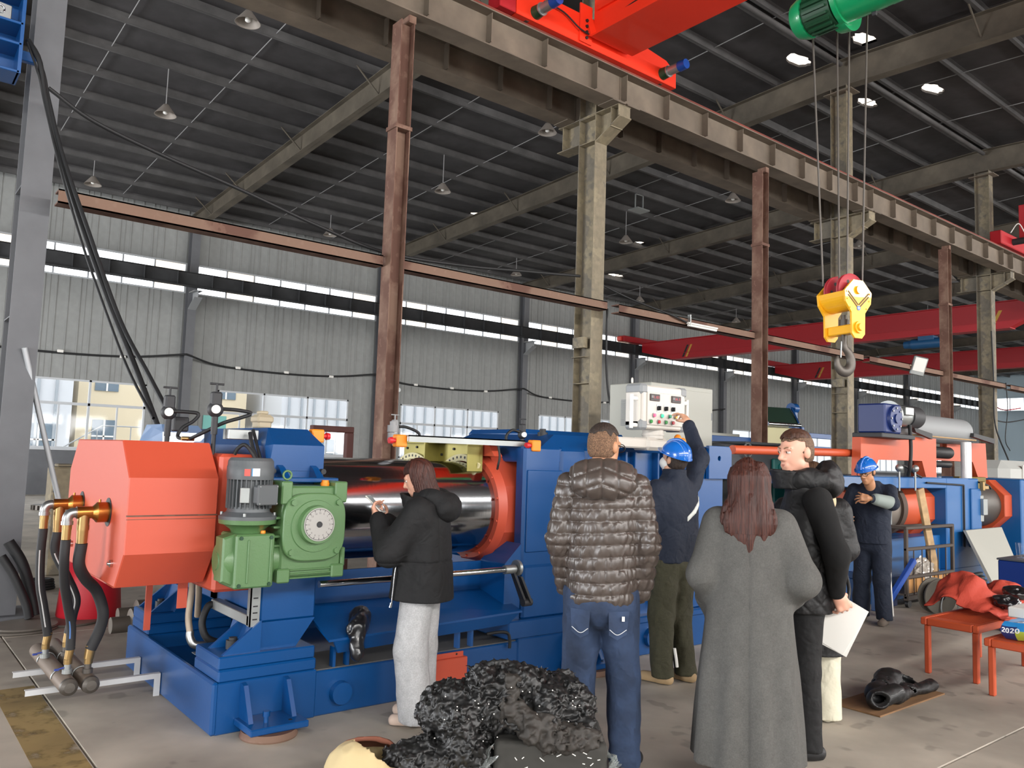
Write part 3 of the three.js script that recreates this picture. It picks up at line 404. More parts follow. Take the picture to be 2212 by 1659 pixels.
{ // right hand frame and gear case
  const h = M('side_frame', [cb(4.16, 4.55, 0.44, 1.79, -4.98, -5.1, 0.02), cb(4.17, 4.84, 1.66, 1.785, -5.0, -6.77, 0.01), cb(4.55, 4.85, 0.44, 1.79, -4.98, -6.78, 0.03), hull([[4.0, 0.87, -4.99], [4.16, 1.02, -4.99], [4.16, 0.44, -4.99], [4.0, 0.44, -4.99], [4.0, 0.87, -5.3], [4.16, 1.02, -5.3], [4.16, 0.44, -5.3], [4.0, 0.44, -5.3]]), cb(4.19, 4.56, 0.95, 1.6, -4.965, -4.985, 0.018), cb(4.165, 4.86, 0.43, 0.85, -4.96, -6.8, 0.02)], C.blue, mill);
  M('top_fairing', hull([[4.35, 1.78, -5.02], [4.62, 1.9, -5.15], [5.2, 1.9, -5.15], [5.3, 1.78, -5.02], [4.35, 1.78, -6.4], [4.62, 1.92, -6.3], [5.2, 1.92, -6.3], [5.3, 1.78, -6.4]]), C.blue, h);
  M('rear_hump', [cb(4.6, 5.9, 1.8, 1.95, -5.5, -6.4, 0.04)], C.blue, h);
  const gc = M('gear_case', [cb(4.85, 6.1, 0.3, 1.8, -5.0, -6.75, 0.03), cb(6.1, 6.75, 0.3, 1.86, -4.96, -6.75, 0.05), cb(4.9, 6.7, 0.28, 0.34, -4.9, -6.8, 0.01)], C.blue, mill, { label: 'ribbed blue gear case' });
  for (const x of [5.28, 5.4, 5.7, 5.81, 5.94]) M('case_rib', cb(x, x + 0.022, 0.4, 1.78, -4.93, -5.01, 0.006), C.blue, gc);
  M('case_boss', [cy([5.52, 1.36, -4.99], [5.52, 1.36, -4.93], 0.2, 0.19, 48), cy([5.52, 1.36, -4.93], [5.52, 1.36, -4.91], 0.14, 0.13, 40)], C.blue, gc);
  M('lifting_plate', ex([[6.42, 1.55], [6.78, 1.55], [6.78, 1.82], [6.74, 1.87], [6.42, 1.87]], 'z', -4.95, -4.91, [circ(6.58, 1.75, 0.022, 12)], 0.004), C.blue, gc);
  M('case_tube', [tb([[6.8, 1.7, -5.1], [6.86, 1.72, -5.05], [6.88, 1.66, -5.0], [6.84, 1.6, -5.0]], 0.008, 16, 6)], C.galv, gc);
}
{ // gear reducer with dial
  const X = 2.228, Y = 1.22, z1 = -4.66, g = M('gear_reducer', [cb(2.03, 2.43, 0.93, 1.48, -4.98, -4.685, 0.012), ...[[2.01, 2.08, 1.37, 1.51], [2.36, 2.445, 1.38, 1.51], [2.01, 2.09, 0.905, 0.99], [2.36, 2.445, 0.92, 1.0]].map(([a, b, c, d]) => cb(a, b, c, d, -4.98, z1, 0.008)), ...[0, 1, 2, 3, 4].map((i) => cb(1.99, 2.04, 1.06 + i * 0.055, 1.075 + i * 0.055, -4.95, -4.7, 0.004)), ...[0, 1, 2].map((i) => cb(2.09, 2.36, 0.925 + i * 0.024, 0.935 + i * 0.024, -4.69, -4.668, 0.004))], C.green, mill, { label: 'green cast worm gear reducer' });
  const cov = []; for (let i = 0; i < 64; i++) { const t = i / 64 * Math.PI * 2, c = Math.cos(t), s = Math.sin(t), q = 0.205 / Math.pow(Math.pow(Math.abs(c), 3.4) + Math.pow(Math.abs(s), 3.4), 1 / 3.4); cov.push([X + q * c, 1.235 + q * s]); }
  const cv = M('cover_flange', [ex(cov, 'z', -4.69, -4.645, [], 0.006), cy([X, 1.24, -4.645], [X, 1.24, -4.637], 0.158, 0.155, 56), cy([X, 1.25, -4.637], [X, 1.25, -4.6], 0.118, 0.112, 48)], C.green, g);
  for (const [a, b] of [[-0.148, 0.148], [0.148, 0.148], [-0.148, -0.148], [0.148, -0.148]]) M('flange_bolt', hexBolt(X + a, 1.235 + b, -4.638, 0.019, 0.016, 'z'), C.green, g);
  const dialT = (() => { const c = document.createElement('canvas'); c.width = c.height = 256; const q = c.getContext('2d'); q.fillStyle = '#a3a19d'; q.fillRect(0, 0, 256, 256); q.strokeStyle = '#1a1a1a'; q.fillStyle = '#333'; q.lineWidth = 3; q.beginPath(); q.arc(128, 128, 118, 0, 7); q.stroke(); q.font = '18px sans-serif'; q.textAlign = 'center'; q.textBaseline = 'middle'; const lab = ['7', '8', '9', '10', '11', '12', '13', '14', '15', '0', '1', '2', '3', '4', '5', '6']; lab.forEach((n, i) => { const t = i / 16 * Math.PI * 2 + Math.PI / 2; q.lineWidth = 4; q.beginPath(); q.moveTo(128 + 118 * Math.cos(t), 128 + 118 * Math.sin(t)); q.lineTo(128 + 102 * Math.cos(t), 128 + 102 * Math.sin(t)); q.stroke(); q.fillText(n, 128 + 88 * Math.cos(t), 128 + 88 * Math.sin(t)); }); const t = new THREE.CanvasTexture(c); t.colorSpace = THREE.SRGBColorSpace; return t; })();
  const dial = M('dial', new THREE.CircleGeometry(0.1, 48).translate(2.232, 1.253, -4.5945), mat('#ffffff', 0.4, 0.1, { map: dialT }), g, { keepUV: true, label: 'grey numbered dial plate' }); void dial;
  M('dial_rim', cy([2.232, 1.253, -4.6], [2.232, 1.253, -4.5955], 0.1, 0.1, 48), C.galv, g); M('dial_hub', cy([2.232, 1.253, -4.595], [2.232, 1.253, -4.588], 0.019, 0.017, 20), C.dark, g);
  M('oil_cap', [cy([2.33, 1.48, -4.75], [2.33, 1.5, -4.75], 0.028, 0.028, 18), cy([2.33, 1.5, -4.75], [2.33, 1.515, -4.75], 0.024, 0.022, 6)], C.safety, g);
  M('lifting_eye', new THREE.TorusGeometry(0.026, 0.007, 10, 28).translate(2.055, 1.545, -4.7), C.green, g);
  M('side_boss', [cy([2.43, 1.0, -4.75], [2.455, 1.0, -4.75], 0.05, 0.05, 20), cb(2.43, 2.46, 0.98, 1.1, -4.72, -4.68)], C.green, g);
  // first stage box under the motor
  const s = M('input_gearbox', [cb(1.75, 1.985, 0.89, 1.2, -4.92, -4.66, 0.01), cy([1.75, 1.04, -4.8], [1.7, 1.04, -4.8], 0.12, 0.1, 28), cy([1.7, 1.04, -4.8], [1.685, 1.04, -4.8], 0.06, 0.05, 20), ex([[1.69, 0.93], [1.76, 0.9], [1.76, 1.2], [1.69, 1.18]], 'z', -4.83, -4.7, [], 0.01), cb(1.82, 1.83, 0.92, 1.17, -4.665, -4.65, 0.003), cb(1.955, 1.965, 0.92, 1.17, -4.665, -4.65, 0.003), cy([1.985, 1.04, -4.8], [2.03, 1.04, -4.8], 0.11, 0.11, 28), lathe([[0, 0], [0.09, 0], [0.1, 0.02], [0.14, 0.05], [0.165, 0.055], [0.168, 0.08], [0, 0.08]], [1.865, 1.2, -4.8], [1.865, 2, -4.8], 36)], C.green, mill, { label: 'green input gearbox with worn brown paint' });
  M('box_bolt', [[1.78, 1.18], [1.96, 1.18], [1.78, 0.91], [1.96, 0.91]].map(([a, b]) => cy([a, b, -4.66], [a, b, -4.652], 0.011, 0.011, 12)), C.darkGreen, s); M('oil_plug', [cy([1.93, 1.2, -4.72], [1.93, 1.215, -4.72], 0.016, 0.015, 6)], C.safety, s);
  M('worn_paint', [hull([[1.6985, 0.95, -4.83], [1.6985, 1.17, -4.83], [1.6985, 0.95, -4.76], [1.6985, 1.17, -4.7], [1.697, 0.96, -4.83], [1.697, 1.16, -4.83], [1.697, 0.96, -4.77], [1.697, 1.16, -4.71]])], mat('#7d6040', 0.7), s);
}
{ // motor
  const x = 1.865, z = -4.8, m = M('electric_motor', [cy([x, 1.28, z], [x, 1.3, z], 0.168, 0.168, 40), lathe([[0.168, 0], [0.15, 0.012], [0.125, 0.03], [0.12, 0.06], [0.112, 0.06], [0.112, 0.25], [0, 0.25]], [x, 1.295, z], [x, 2, z], 40)], C.motor, mill, { label: 'dark grey upright electric motor' });
  for (let i = 0; i < 30; i++) { const t = i / 30 * Math.PI * 2; M('cooling_fin', bx(0.108, 0.132, 1.345, 1.525, -0.003, 0.003).rotateY(t).translate(x, 0, z), C.motor, m); }
  M('fan_cowl', lathe([[0.135, 0], [0.137, 0.02], [0.137, 0.075], [0.134, 0.08], [0.132, 0.11], [0.118, 0.128], [0, 0.13]], [x, 1.515, z], [x, 2, z], 44), C.motor, m);
  const a = 0.5; const tbx = M('terminal_box', [cb(-0.065, 0.065, 1.375, 1.485, 0.12, 0.18, 0.01), cb(-0.07, 0.07, 1.37, 1.49, 0.168, 0.186, 0.008)].map((g) => g.rotateY(0.25).translate(x, 0, z)), C.motor, m);
  M('box_screw', [[-0.06, 1.38], [0.06, 1.38], [0.06, 1.48], [-0.06, 1.48]].map(([u, v]) => cy([u, v, 0.185], [u, v, 0.189], 0.005, 0.005, 8).rotateY(0.25).translate(x, 0, z)), C.steel, tbx);
  const lab = (() => { const c = document.createElement('canvas'); c.width = 128; c.height = 64; const q = c.getContext('2d'); q.fillStyle = '#e9eef2'; q.fillRect(0, 0, 128, 64); q.fillStyle = '#4a86b8'; q.fillRect(0, 0, 16, 64); q.fillStyle = '#444'; q.font = '22px sans-serif'; q.fillText('1L', 30, 40); const t = new THREE.CanvasTexture(c); t.colorSpace = THREE.SRGBColorSpace; return t; })();
  M('sticker', new THREE.CylinderGeometry(0.1385, 0.1385, 0.045, 12, 1, true, -0.32, 0.34).translate(x, 1.56, z), mat('#fff', 0.5, 0, { map: lab, side: THREE.DoubleSide }), m, { keepUV: true });
  M('round_sticker', new THREE.CylinderGeometry(0.1385, 0.1385, 0.04, 6, 1, true, -0.62, 0.24).translate(x, 1.558, z), mat('#d8524a', 0.5, 0, { side: THREE.DoubleSide }), m);
  const np = M('nameplate', cb(-0.028, 0.028, 1.38, 1.47, 0.128, 0.138, 0.003).rotateY(-0.55).translate(x, 0, z), C.galv, m); void np;
  for (let i = 0; i < 4; i++) { const t = i * Math.PI / 2 + 0.5; M('flange_bolt', hexBolt(x + 0.152 * Math.cos(t), 1.312, z + 0.152 * Math.sin(t), 0.01, 0.018), C.galv, m); }
  M('motor_cable', [tb([[1.98, 1.4, -4.86], [2.02, 1.36, -4.9], [2.03, 1.45, -4.95], [2.0, 1.6, -5.02], [1.98, 1.72, -5.1], [1.985, 1.8, -5.16]], 0.013, 40, 8), tb([[2.0, 1.55, -4.98], [1.96, 1.66, -5.02], [1.92, 1.72, -5.06], [1.885, 1.7, -5.08], [1.87, 1.66, -5.1]], 0.012, 30, 8), tb([[2.03, 1.45, -5.0], [2.03, 1.6, -5.05], [2.02, 1.72, -5.12], [2.02, 1.82, -5.2]], 0.011, 30, 8)], C.cableBlack, mill);
}
{ // lubricators, valves and hoses on top
  const valve = (x, y, z, s = 1, m = C.dark) => { const v = M('regulator_valve', [cy([x, y - 0.12 * s, z], [x, y, z], 0.018 * s, 0.018 * s, 14), sph(x, y + 0.02 * s, z, 0.045 * s, 0.045 * s, 0.04 * s), cb(x - 0.028 * s, x + 0.028 * s, y + 0.04 * s, y + 0.12 * s, z - 0.028 * s, z + 0.028 * s, 0.01), cy([x, y + 0.12 * s, z], [x, y + 0.165 * s, z], 0.007 * s, 0.007 * s, 8), cy([x - 0.04 * s, y + 0.165 * s, z], [x + 0.04 * s, y + 0.165 * s, z], 0.006 * s, 0.006 * s, 8)], m, mill, { label: 'black pressure regulator with handle' }); M('gauge', [cy([x - 0.01, y + 0.02 * s, z + 0.035 * s], [x - 0.015, y + 0.02 * s, z + 0.052 * s], 0.024 * s, 0.024 * s, 20)], C.white, v); return v; };
  valve(1.62, 1.9, -5.68, 1.15); valve(1.8, 1.92, -5.3, 1.15); valve(3.5, 1.87, -5.9, 0.9, C.dim); valve(4.35, 1.87, -5.25, 0.9);
  M('pilot_hose', [tb([[1.62, 1.93, -5.64], [1.72, 1.93, -5.62], [1.79, 1.92, -5.6], [1.76, 1.87, -5.6], [1.69, 1.82, -5.6], [1.66, 1.76, -5.58], [1.7, 1.745, -5.5]], 0.012, 50, 8), tb([[1.84, 1.95, -5.3], [1.94, 1.945, -5.25], [2.02, 1.93, -5.25], [1.96, 1.9, -5.25], [1.86, 1.86, -5.3], [1.76, 1.79, -5.4], [1.71, 1.75, -5.48]], 0.012, 50, 8), tb([[3.52, 1.92, -5.9], [3.6, 1.92, -5.88], [3.7, 1.88, -5.85], [3.72, 1.83, -5.85]], 0.012, 24, 8), tb([[4.32, 1.91, -5.25], [4.24, 1.92, -5.25], [4.18, 1.87, -5.25], [4.19, 1.8, -5.25]], 0.012, 24, 8)], C.cableBlack, mill);
  M('hose_end', [cy([1.66, 1.75, -5.5], [1.74, 1.75, -5.5], 0.014)], C.brass, mill);
  M('junction_box', [cb(1.68, 1.78, 1.8, 1.9, -5.75, -5.82, 0.008)], C.dark, mill);
  for (const [x, z, m] of [[3.32, -5.62, C.dim], [4.62, -5.3, C.dark]]) M('oil_cup', [cy([x, 1.8, z], [x, 1.86, z], 0.042, 0.042, 6), cy([x, 1.865, z], [x, 1.92, z], 0.045, 0.045, 6), cy([x, 1.92, z], [x, 1.95, z], 0.028, 0.028, 14)], m, mill);
  M('post_pipe', cy([1.8, 1.6, -5.3], [1.8, 1.85, -5.3], 0.014), C.dark, mill); M('post_pipe', cy([1.62, 1.6, -5.68], [1.62, 1.82, -5.68], 0.016), C.dark, mill);
  M('braided_tube', [tb([[1.6, 0.9, -5.75], [1.62, 0.75, -5.74], [1.61, 0.55, -5.74], [1.62, 0.44, -5.72]], 0.022, 24, 10).translate(0.25, 0, 0), tb([[1.95, 0.9, -5.9], [1.97, 0.7, -5.9], [1.99, 0.5, -5.95]], 0.022, 24, 10)], mat('#a99a88', 0.5, 0.3), mill, { label: 'clear braided drain tube' });
  M('drain_fitting', [tb([[1.87, 0.45, -5.72], [1.87, 0.41, -5.71], [1.89, 0.37, -5.69], [1.93, 0.36, -5.68], [1.98, 0.36, -5.68]], 0.027, 20, 12), cy([1.99, 0.33, -5.68], [2.2, 0.33, -5.68], 0.03)], C.steel, mill);
  M('drain_hose', tb([[2.0, 0.63, -5.66], [1.96, 0.62, -5.66], [1.92, 0.52, -5.64], [1.95, 0.42, -5.62], [2.05, 0.37, -5.62]], 0.024, 30, 10), C.cableBlack, mill);
  M('drip_channel', [bx(1.9, 2.4, 0.30, 0.305, -5.55, -5.75), bx(1.9, 2.4, 0.3, 0.36, -5.555, -5.55)], C.galv, mill);
}
// ---------------------------------------------------------------- cooling manifold and hoses
{
  const man = thing('water_manifold', 'pair of brown steel manifold pipes on grey angle brackets beside the blue base', 'manifold');
  for (const [x, zf, zb] of [[1.145, -5.66, -6.8], [1.265, -5.65, -6.92]]) { const p = M('manifold_pipe', lathe([[0, 0], [0.035, 0.003], [0.05, 0.018], [0.052, 0.04], [0.052, zf - zb - 0.02], [0.04, zf - zb], [0, zf - zb]], [x, 0.2, zf], [x, 0.2, -20], 28), mat('#84766b', 0.55, 0.3, { map: T.grime }), man); M('end_cap', lathe([[0, -0.012], [0.03, -0.01], [0.05, 0.006], [0.0535, 0.03], [0.0525, 0.032]], [x, 0.2, zf], [x, 0.2, -20], 28), C.darkSteel, p); }
  for (const z of [-5.92, -6.42]) { const b = M('angle_bracket', [bx(0.95, 1.755, 0.115, 0.148, z, z + 0.004), bx(0.95, 1.755, 0.145, 0.149, z - 0.035, z), bx(1.715, 1.755, 0.0, 0.148, z, z + 0.005), bx(1.75, 1.755, 0, 0.148, z - 0.03, z)], mat('#c4c6c8', 0.5, 0.1), man, { label: 'pale grey angle bracket' }); for (const x of [1.145, 1.265]) M('u_bolt', new THREE.TorusGeometry(0.056, 0.005, 8, 24, Math.PI).translate(x, 0.2, z - 0.012), C.galv, b); void b; }
  const hs = [[1.028, RZ2, 1.11, -6.3, 0.028, [[1.025, 0.95, -6.24], [1.04, 0.75, -6.26], [1.075, 0.6, -6.29]], 'black rubber hose hanging outermost from the far union elbow'], [1.115, RZ2, 1.235, -6.3, 0.03, [[1.11, 0.97, -6.24], [1.18, 0.82, -6.25], [1.265, 0.64, -6.28], [1.26, 0.52, -6.3]], 'black rubber hose below the far bronze union'], [1.028, RZ, 1.155, -5.81, 0.028, [[1.03, 1.0, -5.5], [1.06, 0.85, -5.6], [1.11, 0.7, -5.72], [1.155, 0.55, -5.8]], 'black rubber hose with blue stripe below the near union elbow'], [1.115, RZ, 1.262, -5.76, 0.034, [[1.112, 0.97, -5.5], [1.17, 0.87, -5.58], [1.262, 0.77, -5.68], [1.315, 0.63, -5.71], [1.31, 0.52, -5.74]], 'thick black rubber hose below the near bronze union']];
  for (const [x, z, mx, mz, r, mid, lb] of hs) {
    const h = thing('rubber_hose', lb, 'hose'), top = RY - (x < 1.1 ? 0.16 : 0.185), pts = [[x, top, z], ...mid, [mx + 0.008, 0.4, mz]];
    M('hose', tb(pts, r, 60, 18), C.rubber, h);
    if (r < 0.031) { const c = new THREE.CatmullRomCurve3(pts.map((p) => V(...p)), false, 'catmullrom', 0.5), q = []; for (let i = 6; i < 36; i++) { const p = c.getPointAt(0.04 + i / 40); q.push([p.x - r * 0.35, p.y, p.z + r * 0.87]); } M('stripe', tb(q, 0.0055, 60, 5), mz > -6 ? mat('#4f78b5', 0.6) : mat('#b9b9b9', 0.6), h); }
    M('ferrule', [cy([mx + 0.01, 0.42, mz], [mx, 0.34, mz], r * 0.95, r * 0.85, 20), cy([mx, 0.34, mz], [mx, 0.31, mz], 0.026, 0.026, 6)], C.brass, h);
    M('nipple', [cy([mx, 0.31, mz], [mx, 0.28, mz], 0.02, 0.02, 16), cy([mx, 0.28, mz], [mx, 0.2535, mz], 0.03, 0.03, 20)], x < 1.1 ? C.galv : C.darkSteel, h);
    if (x < 1.1) M('tap_handle', [cy([mx - 0.02, 0.29, mz], [mx - 0.05, 0.285, mz], 0.005), cb(mx - 0.075, mx - 0.045, 0.275, 0.288, mz - 0.008, mz + 0.008)], mat('#2c3f8a', 0.5), h);
  }
}
// ---------------------------------------------------------------- overhead cranes
{
  const cr = thing('overhead_crane', 'bright orange overhead crane with end carriage on the near runway', 'crane');
  const m = C.craneOrange, ca = M('end_carriage', [ex([[6.75, 7.93], [10.2, 7.93], [10.2, 8.18], [9.95, 8.33], [9.3, 8.4], [7.4, 8.4], [6.75, 8.33]], 'z', -8.84, -8.56, [], 0.01)], m, cr);
  M('end_cover', cb(6.45, 6.74, 7.93, 8.33, -8.84, -8.56, 0.01), C.craneRed, ca);
  for (const x of [7.0, 9.9]) M('wheel', cy([x, 7.99 + 0.06, -8.78], [x, 8.05, -8.62], 0.125, 0.125, 28), C.darkSteel, ca);
  for (const x of [7.1, 9.85]) { const d = M('wheel_motor', [cy([x, 8.06, -8.56], [x, 8.06, -8.44], 0.1, 0.09, 24)], C.darkGreen, ca); M('motor_body', [cy([x, 8.06, -8.44], [x, 8.06, -8.2], 0.075, 0.075, 24), cy([x, 8.06, -8.43], [x, 8.06, -8.41], 0.095, 0.095, 24)], C.galv, d); M('motor_cap', cy([x, 8.06, -8.2], [x, 8.06, -8.06], 0.085, 0.078, 24), mat('#16408f', 0.35), d); }
  const gd = M('crane_girder', [cb(8.2, 8.9, 8.06, 9.3, -8.5, WZ - 0.6, 0.01), bx(8.1, 9.0, 8.03, 8.06, -8.45, WZ - 0.6), hull([[8.1, 8.03, -8.45], [9.0, 8.03, -8.2], [9.0, 8.06, -8.2], [8.1, 8.06, -8.45], [8.1, 8.1, -8.56], [9.0, 8.1, -8.56], [8.1, 8.4, -8.56], [9.0, 8.4, -8.56]]), bx(8.16, 8.2, 8.45, 8.5, -8.4, WZ - 0.6), bx(8.16, 8.2, 8.75, 8.8, -8.3, WZ - 0.6), cb(7.95, 8.2, 7.95, 8.55, -8.56, -8.53, 0.004)], m, cr);
  for (let i = 0; i < 4; i++) M('joint_bolt', hexBolt(8.08, 8.03 + i * 0.09, -8.52, 0.026, 0.025, 'z'), C.black, gd);
  M('limit_switch', cb(8.92, 8.99, 8.06, 8.16, -8.12, -8.05), C.dark, gd);
  M('carriage_cable', tb([[7.2, 8.25, -8.5], [7.6, 8.25, -8.52], [7.95, 8.1, -8.5], [8.2, 8.1, -8.45], [8.22, 8.25, -8.1], [8.18, 8.3, -7.2]], 0.012, 40, 6), C.cableBlack, cr);
}
{
  const h = thing('electric_hoist', 'emerald green electric wire rope hoist under the orange crane girder', 'hoist'), x = 7.98, y = 6.8;
  M('drum_housing', [cy([x, y, -4.35], [x, y, -2.6], 0.27, 0.27, 40), cy([x, y, -4.4], [x, y, -4.35], 0.3, 0.3, 40)], C.hoistGreen, h);
  const mo = M('hoist_motor', [cy([x - 0.05, y - 0.08, -4.75], [x - 0.05, y - 0.08, -4.42], 0.21, 0.21, 32)], C.darkGreen, h);
  for (let i = 0; i < 20; i++) { const t = i / 20 * Math.PI * 2; M('cooling_rib', bx(0.2, 0.24, -0.012, 0.012, -4.72, -4.45).rotateZ(t).translate(x - 0.05, y - 0.08, 0), C.darkGreen, mo); }
  M('motor_cap', lathe([[0, 0], [0.12, 0.01], [0.2, 0.06], [0.235, 0.15], [0.235, 0.2], [0, 0.2]], [x - 0.05, y - 0.08, -4.95], [x - 0.05, y - 0.08, 0], 36), C.hoistGreen, mo);
  M('gear_cover', [cy([x + 0.1, y - 0.07, -4.5], [x + 0.1, y - 0.07, -4.36], 0.24, 0.26, 36), cy([x + 0.02, y + 0.22, -4.5], [x + 0.02, y + 0.22, -4.36], 0.18, 0.2, 30)], C.hoistGreen, h);
  M('trolley', [cb(x - 0.1, x + 0.5, 7.25, 7.4, -4.3, -3.0), cb(x + 0.0, x + 0.06, 7.3, 8.2, -4.2, -3.1), cb(9.02, 9.08, 7.3, 8.2, -4.2, -3.1), cb(x, 9.07, 7.3, 7.36, -4.0, -3.3)], C.hoistGreen, h);
  M('rope_guide', [cb(x + 0.06, x + 0.12, 6.55, 6.7, -3.95, -3.87), cb(x + 0.06, x + 0.1, 6.5, 6.6, -4.1, -4.05)], C.dark, h);
  const ROPES = [[[8.12, 6.7, -4.83], [8.3, 3.72, -4.81]], [[8.35, 6.75, -4.66], [8.36, 3.68, -4.65]], [[8.38, 6.65, -4.53], [8.4, 3.8, -4.58]], [[8.54, 6.85, -4.4], [8.48, 3.72, -4.45]]];
  // ropes, from the drum to the hook block
  for (const [a, b] of ROPES) M('wire_rope', cy(a, b, 0.011, 0.011, 8), C.darkSteel, h);
}
{ // hook block
  const hb = thing('hook_block', 'yellow crane hook block with two red sheaves and a dark steel hook', 'hook block', [8.4, 0, -4.62], -0.257), Y = 3.58;
  // local axes: x along the sheave pin's faces, z towards the viewer side plate
  const plate = [[-0.16, 0.03 + Y], [-0.2, -0.02 + Y], [-0.2, 0.02 + Y], [-0.06, 0.17 + Y], [0.06, 0.17 + Y], [0.2, 0.04 + Y], [0.2, -0.02 + Y], [0.17, -0.14 + Y], [0.1, -0.21 + Y], [0.095, -0.42 + Y], [0.06, -0.48 + Y], [-0.06, -0.48 + Y], [-0.095, -0.42 + Y], [-0.1, -0.21 + Y], [-0.17, -0.14 + Y]];
  const pl = [[-0.2, 0.03 + Y], [-0.07, 0.16 + Y], [0.07, 0.16 + Y], [0.2, 0.03 + Y], [0.185, -0.09 + Y], [0.1, -0.2 + Y], [0.095, -0.43 + Y], [0.05, -0.48 + Y], [-0.05, -0.48 + Y], [-0.095, -0.43 + Y], [-0.1, -0.2 + Y], [-0.185, -0.09 + Y]]; void plate;
  for (const s of [1, -1]) {
    const p = M('side_plate', [ex(pl, 'z', s * 0.19 - 0.012, s * 0.19 + 0.012), cy([0, Y + 0.05, s * 0.2], [0, Y + 0.05, s * 0.225], 0.045, 0.045, 24), cy([0, Y - 0.36, s * 0.2], [0, Y - 0.36, s * 0.225], 0.065, 0.065, 24), cy([0, Y - 0.36, s * 0.22], [0, Y - 0.36, s * 0.25], 0.042, 0.042, 8)], C.yellow, hb);
    if (s > 0) { for (const [d, q] of [[0, 1], [0.035, 1], [0, -1], [0.035, -1]]) M('chevron_stripe', bx(-0.1, 0.1, -0.007, 0.007, 0, 0.002).rotateZ(-q * 0.75).translate(q * -0.078, Y - 0.045 - d, 0.203), mat('#5a3a14', 0.6), p); M('emblem', cy([0, Y - 0.15, 0.203], [0, Y - 0.15, 0.207], 0.026, 0.026, 24), mat('#5f7fb8', 0.5), p, { label: 'small round blue emblem' }); M('emblem_star', cy([0, Y - 0.15, 0.207], [0, Y - 0.15, 0.209], 0.012, 0.012, 5), C.white, p); }
    for (const [a, b] of [[-0.16, -0.06], [0.16, -0.06], [-0.12, -0.15], [0.12, -0.15], [-0.17, 0.02], [0.17, 0.02]]) M('rivet', cy([a, Y + b, s * 0.2], [a, Y + b, s * 0.209], 0.009, 0.009, 8), C.yellow, p);
  }
  const arcp = circ(0, Y + 0.03, 0.19, 20, Math.PI, Math.PI * 2), arci = circ(0, Y + 0.03, 0.178, 20, Math.PI, Math.PI * 2).reverse();
  M('cover_shell', ex([...arcp, ...arci], 'z', -0.18, 0.18), C.yellow, hb);
  for (const z of [-0.09, 0.09]) { const s = M('sheave', lathe([[0.03, -0.022], [0.18, -0.022], [0.19, -0.018], [0.165, 0], [0.19, 0.018], [0.18, 0.022], [0.03, 0.022]], [0, Y + 0.06, z], [0, Y + 0.06, 5], 48), mat('#a92733', 0.5), hb, { label: 'red rope sheave' }); for (let i = 0; i < 6; i++) { const t = i / 6 * 6.283; M('lightening_hole', cy([0.11 * Math.cos(t), Y + 0.06 + 0.11 * Math.sin(t), z + 0.0225], [0.11 * Math.cos(t), Y + 0.06 + 0.11 * Math.sin(t), z + 0.0235], 0.02, 0.02, 14), C.black, s); } }
  M('crosshead', [cb(-0.06, 0.06, Y - 0.42, Y - 0.32, -0.18, 0.18, 0.01)], C.yellow, hb);
  M('hook_nut', [cy([0, Y - 0.32, 0], [0, Y - 0.25, 0], 0.055, 0.055, 6), cy([0, Y - 0.25, 0], [0, Y - 0.2, 0], 0.03, 0.03, 8)], C.darkSteel, hb);
  const hk = []; const hp = [[0, -0.42], [0, -0.52], [0.02, -0.57], [0.07, -0.62], [0.1, -0.69], [0.09, -0.77], [0.03, -0.825], [-0.045, -0.82], [-0.095, -0.77], [-0.105, -0.7], [-0.09, -0.66]].map(([a, b]) => V(a, Y + b, 0)), hr = [0.032, 0.034, 0.04, 0.05, 0.056, 0.06, 0.06, 0.052, 0.042, 0.03, 0.012], cv = new THREE.CatmullRomCurve3(hp), N = 48, S = 14, pos = [], idx = [];
  for (let i = 0; i <= N; i++) { const t = i / N, p = cv.getPoint(t), d = cv.getTangent(t), n = V(-d.y, d.x, 0), f = t * (hr.length - 1), a = Math.min(hr.length - 2, f | 0), r = hr[a] + (hr[a + 1] - hr[a]) * (f - a); for (let j = 0; j < S; j++) { const q = j / S * 6.2832; pos.push(p.x + n.x * r * Math.cos(q), p.y + n.y * r * Math.cos(q), r * 0.75 * Math.sin(q)); } }
  for (let i = 0; i < N; i++) for (let j = 0; j < S; j++) { const a = i * S + j, b = i * S + (j + 1) % S; idx.push(a, b, a + S, b, b + S, a + S); } void hk;
  const g = new THREE.BufferGeometry(); g.setAttribute('position', new THREE.Float32BufferAttribute(pos, 3)); g.setIndex(idx); g.computeVertexNormals();
  const ho = M('hook', g, C.darkSteel, hb, { label: 'dark forged steel hook' }); M('safety_latch', cy([-0.06, Y - 0.5, 0.02], [-0.07, Y - 0.68, 0.02], 0.008), C.galv, ho);
}
